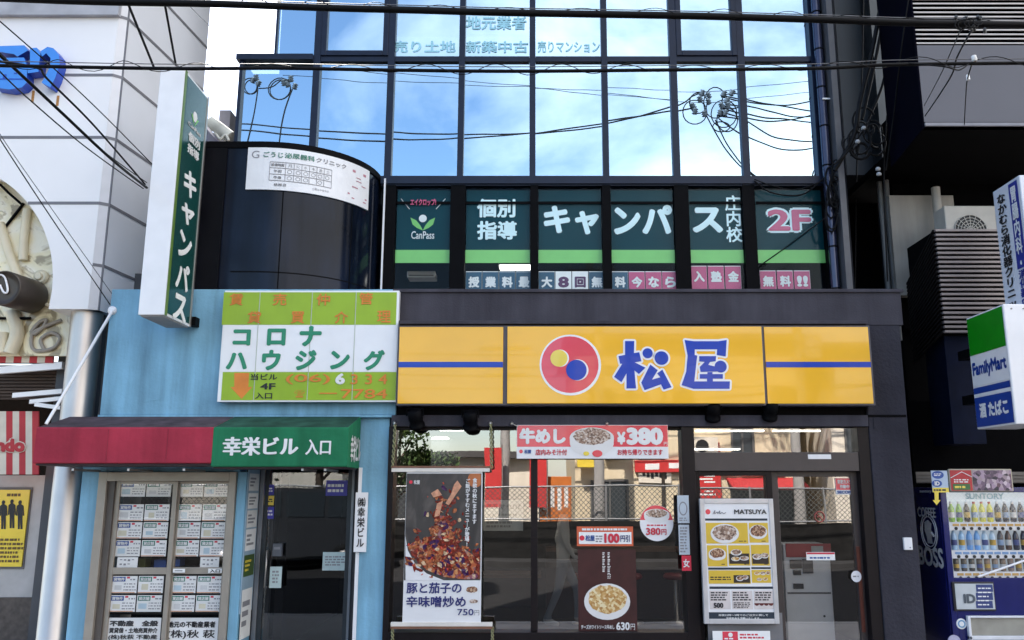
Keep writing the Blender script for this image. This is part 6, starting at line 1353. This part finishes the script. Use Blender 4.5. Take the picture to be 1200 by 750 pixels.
# ---- a customer standing inside
pYn = 2.4; pc = P(660, 660, pYn); X0 = pc.x; g0 = .04
def person(name, lab, x, y, h, face=-1, cloth=((.80, .77, .72), (.24, .28, .33)), walk=.22):
    k = h / 1.70; me = bpy.data.meshes.new(name)
    V = {}; pts = []; edges = []; rad_ = []
    def vtx(n_, a, b, c, r, r2=None): V[n_] = len(pts); pts.append((a * face * k, b * k, c * k)); rad_.append((r * k, (r2 or r) * k))
    def e(*ns):
        for a, b in zip(ns, ns[1:]): edges.append((V[a], V[b]))
    vtx('pelvis', 0, 0, .92, .125, .15); vtx('waist', .0, 0, 1.06, .105, .13); vtx('chest', .0, 0, 1.26, .12, .16); vtx('neckb', .01, 0, 1.42, .07, .08); vtx('neck', .02, 0, 1.49, .05); vtx('head1', .035, 0, 1.56, .075, .068); vtx('head2', .03, 0, 1.63, .085, .075); vtx('head3', .02, 0, 1.685, .05, .05); vtx('nose', .115, 0, 1.595, .012)
    e('pelvis', 'waist', 'chest', 'neckb', 'neck', 'head1', 'head2', 'head3'); e('head1', 'nose')
    for s_, sd_ in ((1, 'a'), (-1, 'b')):
        st_ = walk * s_
        vtx('hip' + sd_, .0, .09 * s_, .86, .095); vtx('knee' + sd_, .06 + st_ * .6, .09 * s_, .48, .06); vtx('ankle' + sd_, st_ - .02, .09 * s_, .09, .042); vtx('heel' + sd_, st_ - .05, .09 * s_, .045, .04); vtx('toe' + sd_, st_ + .16, .10 * s_, .03, .03)
        e('pelvis', 'hip' + sd_, 'knee' + sd_, 'ankle' + sd_, 'toe' + sd_); e('ankle' + sd_, 'heel' + sd_)
        vtx('sh' + sd_, 0, .17 * s_, 1.37, .062); vtx('el' + sd_, -.06 * s_ - .02, .23 * s_, 1.10, .045); vtx('wr' + sd_, .14, .20 * s_, .95 + .03 * s_, .03); vtx('palm' + sd_, .20, .195 * s_, .94 + .03 * s_, .032, .02)
        e('chest', 'sh' + sd_, 'el' + sd_, 'wr' + sd_, 'palm' + sd_)
        for f in range(4):
            b_ = -.024 + .016 * f; ln = (.065, .075, .07, .055)[f]
            vtx('f%d' % f + sd_, .24, .195 * s_ + b_, .935 + .03 * s_, .008); vtx('g%d' % f + sd_, .24 + ln * .7, .195 * s_ + b_, .915 + .03 * s_, .007); vtx('h%d' % f + sd_, .24 + ln, .195 * s_ + b_, .89 + .03 * s_, .006)
            e('palm' + sd_, 'f%d' % f + sd_, 'g%d' % f + sd_, 'h%d' % f + sd_)
        vtx('t' + sd_, .205, .195 * s_ - .04, .95 + .03 * s_, .009); vtx('u' + sd_, .24, .195 * s_ - .055, .93 + .03 * s_, .008); e('palm' + sd_, 't' + sd_, 'u' + sd_)
    me.from_pydata(pts, edges, []); o = bpy.data.objects.new(name, me); C.objects.link(o); o.location = (x, y, g0); W[o.name] = Vector((x, y, g0))
    sk = o.modifiers.new('skin', 'SKIN'); ss_ = o.modifiers.new('sub', 'SUBSURF'); ss_.levels = 2; ss_.render_levels = 2
    if not me.skin_vertices: me.attributes.new  # layer comes with the modifier
    lay = me.skin_vertices[0] if me.skin_vertices else None
    if lay is None:
        bm = bmesh.new(); bm.from_mesh(me); bm.verts.layers.skin.verify(); bm.to_mesh(me); bm.free(); lay = me.skin_vertices[0]
    for i, r in enumerate(rad_): lay.data[i].radius = r; lay.data[i].use_root = (i == 0)
    mt = bpy.data.materials.new(name + '_clothes'); mt.use_nodes = True; n = mt.node_tree.nodes; l = mt.node_tree.links; b = n['Principled BSDF']; b.inputs['Roughness'].default_value = .8
    t = n.new('ShaderNodeTexCoord'); s = n.new('ShaderNodeSeparateXYZ'); l.new(t.outputs['Object'], s.inputs[0]); dv = n.new('ShaderNodeMath'); dv.operation = 'DIVIDE'; dv.inputs[1].default_value = 1.75 * k; l.new(s.outputs['Z'], dv.inputs[0])
    r = n.new('ShaderNodeValToRGB'); r.color_ramp.interpolation = 'CONSTANT'; els = r.color_ramp.elements
    stops = [(0, (.55, .55, .55)), (.055, cloth[1]), (.50, cloth[0]), (.845, (.45, .28, .20))]
    while len(els) < 4: els.new(.5)
    for i, (p_, c_) in enumerate(stops): els[i].position = p_; els[i].color = tuple(c_) + (1,)
    l.new(dv.outputs[0], r.inputs[0]); l.new(r.outputs[0], b.inputs['Base Color']); me.materials.append(mt)
    tag(o, lab, 'person')
    h_ = MB(); hc = Vector((x + .015 * face * k, y, g0 + 1.635 * k)); h_.lathe(hc, [(.075 * k, -.03 * k), (.098 * k, .0), (.092 * k, .05 * k), (.06 * k, .085 * k), (.02 * k, .10 * k)], (-.35 * face, 0, 1), 16); h_.build('hair', mat('dark_hair', (.02, .015, .012), .6), o)
    return o
person('person', 'person in pale shirt and grey jeans walking inside the restaurant window', X0, pYn, 1.66, face=1)

# ================================================================ ACROSS THE STREET (seen in the glass)
cr = mat('cream_render', (.72, .62, .44), .7, var=.06, scale=1, streak=.08); crw = mat('white_render', (.76, .70, .60), .7, var=.06, scale=1, streak=.08)
gwin = mat('far_window', (.04, .05, .06), .15); tile = mat('dark_roof', (.06, .055, .055), .7)
def house(name, lab, x0, x1, y0, y1, h, m_, wins, roof=tile, eave=.35):
    t = thing(name, lab, 'building', ((x0 + x1) / 2, y1, 0))
    m = MB(); m.box(x0, x1, y0, y1, 0, h); m.build('wall', m_, t)
    m = MB(); m.box(x0 - eave, x1 + eave, y0 - eave, y1 + eave, h + .001, h + .22); m.build('roof', roof, t)
    for a, b, c, d in wins:
        m = MB(); m.box(a, b, y1 + .005, y1 + .05, c, c + .06); m.box(a, b, y1 + .005, y1 + .05, d - .06, d); m.box(a, a + .06, y1 + .005, y1 + .05, c + .06, d - .06); m.box(b - .06, b, y1 + .005, y1 + .05, c + .06, d - .06); m.box((a + b) / 2 - .03, (a + b) / 2 + .03, y1 + .005, y1 + .05, c + .06, d - .06)
        f = m.build('window', mat('far_frame', (.12, .12, .12), .5), t); m = MB(); m.box(a + .06, b - .06, y1 + .003, y1 + .012, c + .06, d - .06); m.build('pane', gwin, f)
    return t
house('cream_house', 'cream rendered house across the street with small dark windows', 1.3, 8.5, -25, -17.5, 6.4, cr, [(1.7, 2.5, 3.9, 4.9), (3.0, 3.7, 2.9, 3.6), (4.3, 5.0, 3.9, 4.9), (6.3, 7.0, 2.7, 3.7), (7.4, 8.2, 3.9, 5.0), (6.2, 8.2, .2, 1.9), (1.8, 3.0, .2, 2.1)])
house('white_house', 'white rendered house across the street beyond the door reflection', 9.2, 17, -25, -16.8, 6.0, crw, [(9.6, 10.4, 2.8, 3.8), (11, 12, 3.2, 4), (13, 14.4, 2.8, 4), (9.8, 12.4, .3, 2.0)])
house('low_shed', 'low pale shed across the street behind the trees', -4.2, .2, -27, -21, 2.9, crw, [(-3.2, -2.2, 1.2, 2.2)])
house('distant_house', 'distant white house across the street with dark roof', -16, -9, -36, -30, 4.2, crw, [(-14, -12.8, 2, 3.2)])
m = MB(); m.box(5.1, 5.9, -17.46, -17.40, 1.5, 3.3); o = m.build('shop_banner', mat('banner_red', (.55, .03, .03), .6)); tag(o, 'red vertical shop banner hanging on the cream house', 'banner')
fm = plane_map((5.82, -17.395, 1.6), (-.64, 0, 0), (0, 0, 1.6), (0, 1, 0)); q = MB()
for k in range(4):
    for j in range(3): f3 = sub(fm, .15 + .1 * (j % 2), .06 + k * .24 + j * .06, .85 - .2 * ((k + j) % 2), .09 + k * .24 + j * .06); q.add([f3(0, 0, .001), f3(1, 0, .001), f3(1, 1, .001), f3(0, 1, .001)], [(0, 1, 2, 3)])
q.build('fine_print', whitet, o)
m = MB(); m.box(3.3, 4.3, -17.46, -17.40, 2.0, 2.6); o = m.build('shop_board', crw); tag(o, 'white shop board with dark lettering on the cream house', 'sign'); q = MB(); fm = plane_map((4.2, -17.395, 2.1), (-.8, 0, 0), (0, 0, .4), (0, 1, 0))
for k in range(6): f3 = sub(fm, .05 + .16 * k, .1 + .1 * (k % 3), .16 + .16 * k, .9 - .12 * (k % 2)); q.add([f3(0, 0, .001), f3(1, 0, .001), f3(1, 1, .001), f3(0, 1, .001)], [(0, 1, 2, 3)])
q.build('fine_print', black, o)
for k, (a, lb_) in enumerate(((-.9, 'red cloth flag on a pole across the street beside the white shed'), (.4, 'red cloth flag on a pole across the street beside the cream house'))):
    t = thing('flag', lb_, 'flag', (a, -15.5, 0), 'red flags across the street'); m = MB(); m.tube([(a, -15.5, 0), (a, -15.5, 3.1)], .02, 6); m.build('pole', steel, t); m = MB(); m.box(a - .5, a - .02, -15.51, -15.5, 1.3, 3.0); m.build('cloth', MATS['banner_red'], t)
def far_box(nm, lab, cat, x0, x1, y0, y1, z0, z1, m_, extra=None):
    m = MB(); m.box(x0, x1, y0, y1, z0, z1); o = m.build(nm, m_, bevel=.01); tag(o, lab, cat)
    q = MB()
    for k in range(4): a = x0 + (x1 - x0) * (.1 + .22 * k); q.box(a, a + (x1 - x0) * .13, y1, y1 + .006, z0 + (z1 - z0) * (.25 + .06 * (k % 2)), z0 + (z1 - z0) * .75)
    q.build('fine_print', extra or black, o); return o
far_box('shop_board', 'long red fascia board across the street on the cream house', 'sign', 3.2, 6.4, -17.49, -17.36, 2.35, 2.75, MATS['banner_red'], whitet)
far_box('shop_board', 'yellow projecting board across the street at the cream house corner', 'sign', 1.35, 1.95, -17.2, -16.9, 2.5, 3.5, yelp)
far_box('shop_board', 'dark blue board across the street on the white house', 'sign', 10.6, 12.2, -16.79, -16.68, 2.1, 2.6, blueink, whitet)
far_box('shop_board', 'white board with dark strokes across the street beside the red banner', 'sign', 6.6, 7.9, -17.49, -17.38, 2.3, 2.65, crw)
m = MB(); m.prism([(6.1, -17.49, 2.25), (6.1, -16.6, 1.95), (6.1, -16.6, 1.88), (6.1, -17.49, 2.18)], (2.3, 0, 0)); tag(m.build('canvas_awning', reds), 'red sloping canvas awning across the street on the cream house', 'awning')
m = MB()
for k, px_ in enumerate((1.42, 4.0, 6.05, 8.4)): pass
for px_, lb_ in ((4.05, 'brown downpipe across the street between two small windows'), (8.35, 'brown downpipe across the street at the end of the cream house')):
    m = MB(); m.tube([(px_, -17.42, 0), (px_, -17.42, 6.3)], .06, 8); tag(m.build('downpipe', MATS['brown_metal']), lb_, 'pipe')
for k, (xh, lb_) in enumerate(((2.6, 'air conditioner across the street high on the cream house'), (5.4, 'air conditioner across the street above the red fascia board'))):
    t = thing('air_conditioner', lb_, 'air conditioner', (xh, -17.4, 3.0)); m = MB(); m.box(xh - .4, xh + .4, -17.48, -17.15, 2.9, 3.45); m.build('casing', crw, t); m = MB(); m.disc((xh - .1, -17.14, 3.17), .2, .2, 18); m.v = [Vector((v.x, v.y, v.z)) for v in m.v]; m.f = [f[::-1] for f in m.f]; m.build('fan_opening', black, t)
m = MB()
for a in (1.35, 8.4):
    pass
m.tube([(-8, -15.8, 4.6), (-2, -15.8, 4.2), (4, -15.8, 4.35), (12, -15.8, 5.0)], .03, 6); tag(m.build('street_wire', rubber), 'thick street wire across the street in front of the cream house', 'cable')
far_box('van_awning_box', 'orange vending kiosk across the street beside the red flags', 'kiosk', .2, 1.1, -16.4, -15.7, .9, 2.2, mat('kiosk_orange', (.55, .16, .03), .5), whitet)
# chain-link fence
netm = bpy.data.materials.new('wire_net'); netm.use_nodes = True; n = netm.node_tree.nodes; l = netm.node_tree.links; b = n['Principled BSDF']; b.inputs['Base Color'].default_value = (.10, .11, .11, 1); b.inputs['Metallic'].default_value = .5
t = n.new('ShaderNodeTexCoord'); fac = []
for ang in (45, -45):
    mp = n.new('ShaderNodeMapping'); mp.inputs['Rotation'].default_value = (0, R(ang), 0); l.new(t.outputs['Object'], mp.inputs['Vector']); wv = n.new('ShaderNodeTexWave'); wv.inputs['Scale'].default_value = 3.2; wv.wave_profile = 'SIN'; l.new(mp.outputs['Vector'], wv.inputs['Vector']); g = n.new('ShaderNodeMath'); g.operation = 'GREATER_THAN'; g.inputs[1].default_value = .93; l.new(wv.outputs['Fac'], g.inputs[0]); fac.append(g)
mxm = n.new('ShaderNodeMath'); mxm.operation = 'MAXIMUM'; l.new(fac[0].outputs[0], mxm.inputs[0]); l.new(fac[1].outputs[0], mxm.inputs[1]); l.new(mxm.outputs[0], b.inputs['Alpha'])
fn = thing('chain_link_fence', 'long chain link fence on a low concrete base across the street', 'fence', (0, -14.2, 0))
m = MB(); m.quad((-22, -14.2, .98), (22, -14.2, .98), (22, -14.2, 1.9), (-22, -14.2, 1.9)); m.build('net', netm, fn)
m = MB(); m.box(-22, 22, -14.32, -14.1, 0, .96); m.build('base', mat('dark_concrete', (.018, .018, .018), .9, var=.3, spec=.05), fn)
m = MB(); m.tube([(-22, -14.2, 1.9), (22, -14.2, 1.9)], .025, 8); m.tube([(-22, -14.2, 1.02), (22, -14.2, 1.02)], .02, 8); m.build('rail', mat('galvanised', (.35, .36, .37), .4, metal=.7), fn)
for k in range(-11, 12): m = MB(); m.tube([(k * 2, -14.2, .96), (k * 2, -14.2, 1.95)], .03, 8); m.build('post', MATS['galvanised'], fn)
# utility poles across the street
def pole(x, y, h, lab):
    t = thing('utility_pole', lab, 'utility pole', (x, y, 0), 'utility poles across the street')
    m = MB(); m.tube([(x, y, 0), (x, y, h)], [.16, .11], 14); m.build('trunk', mat('pole_concrete', (.33, .32, .31), .8, var=.1), t)
    m = MB()
    for z, w_ in ((h - .4, 1.5), (h - 1.2, 1.2)): m.box(x - w_ / 2, x + w_ / 2, y - .05, y + .05, z, z + .1)
    m.build('crossarm', mat('arm_grey', (.2, .2, .21), .5), t)
    m = MB(); m.lathe((x + .35, y + .2, h - 2.6), [(.24, 0), (.26, .05), (.26, .75), (.2, .82)], n=18); m.build('transformer', mat('transformer_grey', (.32, .33, .35), .5), t)
    m = MB()
    for dx in (-.65, -.3, .3, .65): m.lathe((x + dx, y, h - .3), [(.03, 0), (.06, .03), (.03, .06), (.06, .09), (.02, .14)], n=10)
    m.build('insulator', paper, t); return t
pole(PM(592, 560, -16, .12).x, -16, 6.3, 'slim utility pole across the street between shed and cream house'); pole(PM(700, 560, -14.9, .12).x + .05, -14.9, 9.2, 'taller utility pole across the street before the cream house'); pole(PM(938, 600, -15.2, .16).x, -15.2, 8.0, 'utility pole across the street mirrored in the sliding door')
# trees
leafm = ramp_mat('leaf', [(0, (.02, .05, .010)), (.5, (.05, .10, .02)), (1, (.13, .15, .035))], 3, 'noise', .7)
bark = mat('bark', (.10, .075, .055), .9, var=.3, scale=12)
def tree(x, y, h, w_, lab, seed, cat='tree'):
    rg = random.Random(seed); t = thing('street_tree', lab, cat, (x, y, 0)); m = MB(); m.tube([(x, y, 0), (x + .08, y, h * .35), (x, y + .05, h * .6)], [.13, .10, .05], 10)
    for k in range(7): a_ = k * .9; m.tube([(x, y, h * (.3 + .04 * k)), (x + w_ * .5 * math.cos(a_), y + w_ * .5 * math.sin(a_), h * (.55 + .05 * k))], [.05, .015], 6)
    m.build('trunk', bark, t); m = MB()
    cl_ = [(rg.gauss(0, w_ * .38), rg.gauss(0, w_ * .38), h * rg.uniform(.42, .95), rg.uniform(.25, .55) * w_ * .6) for _ in range(26)]
    for a, b, c, r in cl_:
        for _ in range(150):
            d = Vector((rg.gauss(0, 1), rg.gauss(0, 1), rg.gauss(0, .8))).normalized() * r * rg.random() ** .4; p = Vector((x + a, y + b, c)) + d; u = Vector((rg.gauss(0, 1), rg.gauss(0, 1), rg.gauss(0, 1))).normalized(); v = u.orthogonal(); s_ = rg.uniform(.05, .11)
            m.add([p - u * s_, p + v * s_ * .5, p + u * s_, p - v * s_ * .5], [(0, 1, 2, 3)])
    m.build('crown', leafm, t)
tree(PM(474, 540, -19, .12).x - .3, -19, 4.6, 2.0, 'bushy green tree across the street mirrored beside the poster', 5); tree(PM(372, 600, -16, .5).x, -15.6, 6.5, 3.2, 'dark leafy tree across the street mirrored in the entrance door', 8)
# parked van
vx, vy = PM(345, 650, -12.0, .5).x, -12.0
vn = thing('parked_van', 'dark grey delivery van parked across the street', 'van', (vx, vy, -.13))
prof = [(-2.1, .35), (-2.1, 1.0), (-1.9, 1.15), (-1.35, 1.25), (-.75, 1.95), (2.0, 2.0), (2.15, 1.3), (2.15, .35)]
m = MB(); m.prism([(vx + a, vy - .8, b - .13) for a, b in prof], (0, 1.6, 0)); m.build('body', mat('van_grey', (.035, .038, .045), .35, coat=.3), vn, bevel=.05)
for pts_ in ([(-1.2, 1.28), (-.68, 1.85), (-.2, 1.87), (-.2, 1.28)], [(-.1, 1.28), (-.1, 1.87), (.9, 1.9), (.9, 1.28)], [(1.0, 1.28), (1.0, 1.9), (1.85, 1.9), (1.95, 1.28)]):
    m = MB(); m.prism([(vx + a, vy + .803, b - .13) for a, b in pts_], (0, .012, 0)); m.build('window', gwin, vn)
for a in (-1.3, 1.4):
    m = MB(); m.lathe((vx + a, vy + .62, .2), [(.2, 0), (.31, .01), (.33, .05), (.33, .16), (.31, .2), (.2, .205)], (0, 1, 0), 22); wh = m.build('wheel', rubber, vn); m = MB(); m.lathe((vx + a, vy + .82, .2), [(.19, 0), (.19, .012), (.05, .03)], (0, 1, 0), 18); m.build('rim', steel, wh)
m = MB(); m.box(vx - 2.13, vx - 2.09, vy + .35, vy + .7, .55, .8); m.build('headlight', paper, vn); m = MB(); m.box(vx - 1.2, vx - 1.05, vy + .81, vy + 1.0, 1.1, 1.3); m.build('mirror', black, vn)
# wires across the street, mirrored in the blue windows
YO = -10.6
def rwire(lab, pts, r, Yw=YO, grp=None):
    q = curve([PM(x, y, Yw, YC) for x, y in pts], 8); m = MB(); m.tube(q, r, 6); o = m.build('street_wire', rubber); return tag(o, lab, 'cable', grp)
rwire('upper of two long street wires mirrored across the blue windows', ((150, 138), (278, 145.5), (370, 152), (457, 157), (540, 158), (620, 155), (705, 146), (790, 125), (812, 112), (825, 107)), .022)
rwire('lower of two long street wires mirrored across the blue windows', ((150, 146), (278, 153), (370, 160), (457, 165), (540, 163), (620, 155), (705, 143), (785, 131), (812, 126)), .022)
rwire('thin street wire mirrored high, falling across four windows', ((400, 78), (460, 86), (620, 101), (705, 110), (790, 120)), .009); rwire('thin street wire mirrored high, nearly level before rising to the pipe', ((330, 88), (460, 96), (620, 102), (705, 104), (830, 107), (955, 95)), .009)
rwire('thin street wire mirrored between cluster and drain pipe', ((705, 112), (830, 120), (955, 109)), .008)
for i, (pts, lab) in enumerate((([(845, 113), (880, 122), (920, 125), (960, 118)], 'first mirrored wire from the insulators, rising to the pipe'), ([(848, 112), (890, 122), (930, 128), (960, 133)], 'second mirrored wire from the insulators, falling gently'), ([(850, 122), (885, 128), (925, 138), (960, 137)], 'third mirrored wire from the insulators with a soft dip'), ([(845, 126), (890, 138), (925, 142), (960, 146)], 'fourth mirrored wire from the insulators'), ([(845, 130), (885, 141), (920, 143), (960, 134)], 'fifth mirrored wire from the insulators, bending back up'), ([(840, 135), (870, 140), (905, 160), (935, 167), (962, 167)], 'sixth mirrored wire from the insulators, sagging low'), ([(842, 138), (870, 158), (910, 174), (938, 177), (965, 173)], 'lowest sagging mirrored wire from the insulators'))):
    rwire(lab, pts, .020)
rwire('hanging mirrored wire below the insulators, first of the pair', ((826, 132), (840, 158), (862, 190), (885, 208)), .02); rwire('hanging mirrored wire below the insulators, second of the pair', ((838, 140), (850, 165), (868, 192), (890, 210)), .02)
rwire('mirrored lead hanging from the first coil of wire', ((301, 104), (296, 135), (289, 168)), .02); rwire('mirrored lead hanging from the larger coil of wire', ((342, 105), (332, 135), (326, 168)), .02); rwire('mirrored wire joining the two coils', ((302, 103), (318, 101), (330, 93), (340, 95)), .018)
def rloops(lab, rings, ins, seed):
    p = PM(rings[0][0], rings[0][1], YO, YC); t = thing('wire_coil', lab, 'cables', p); m = MB()
    for x, y, a, b in rings: m.tube([PM(x + a * math.cos(j * .35), y + b * math.sin(j * .35), YO - .01 * j, YC) for j in range(19)], .017, 6)
    m.build('wire_loop', rubber, t); m = MB()
    for x, y in ins:
        c_ = PM(x, y, YO + .05, YC)
        m.lathe(c_, [(.05, -.08), (.09, -.05), (.05, -.02), (.09, .01), (.05, .04), (.09, .07), (.03, .1)], (random.Random(int(x)).uniform(-.6, .6), .3, 1), 10)
    m.build('insulator', mat('insulator_blue_grey', (.07, .08, .10), .4), t)
rloops('small coil of wire with insulator mirrored by the first blue window', [(291, 100, 9, 10), (293, 101, 8, 9)], [(299, 90), (302, 97), (295, 93)], 1)
rloops('larger coil of wire with insulators mirrored beside a small one', [(327, 104, 13, 13), (328, 105, 12, 12)], [(332, 97), (340, 93), (345, 102), (336, 99)], 2)
rloops('crowded cluster of insulators and wire loops mirrored by the white clouded windows', [(814, 131, 14, 14), (848, 133, 15, 16), (852, 140, 12, 14), (858, 118, 12, 9), (838, 120, 14, 18), (845, 148, 10, 6), (818, 120, 10, 12)], [(822, 109), (830, 112), (820, 116), (830, 119), (812, 124), (825, 133), (848, 110), (857, 109), (852, 118), (846, 124), (853, 124), (814, 130), (844, 132), (850, 132)], 3)
for y, s_, ya, lab in ((-16.5, 5.3, -20, 'upper street wire mirrored in the restaurant window'), (-16.2, 4.7, -20, 'lower street wire mirrored in the restaurant window')):
    q = [Vector((-20 + k * 2, y, s_ - .5 * math.sin(math.pi * k / 20))) for k in range(21)]; m = MB(); m.tube(q, .014, 6); tag(m.build('street_wire', rubber), lab, 'cable')
for i, (z, sag, y, lab) in enumerate(((4.55, .5, -10.9, 'top street wire mirrored in the yellow sign'), (4.3, .55, -10.9, 'middle street wire mirrored in the yellow sign'), (4.15, .6, -11, 'bottom street wire mirrored in the yellow sign'))):
    q = [Vector((-12 + k * 1.2, y, z + .9 - sag * math.sin(math.pi * k / 20))) for k in range(21)]; m = MB(); m.tube(q, .014, 6); tag(m.build('street_wire', rubber), lab, 'cable')
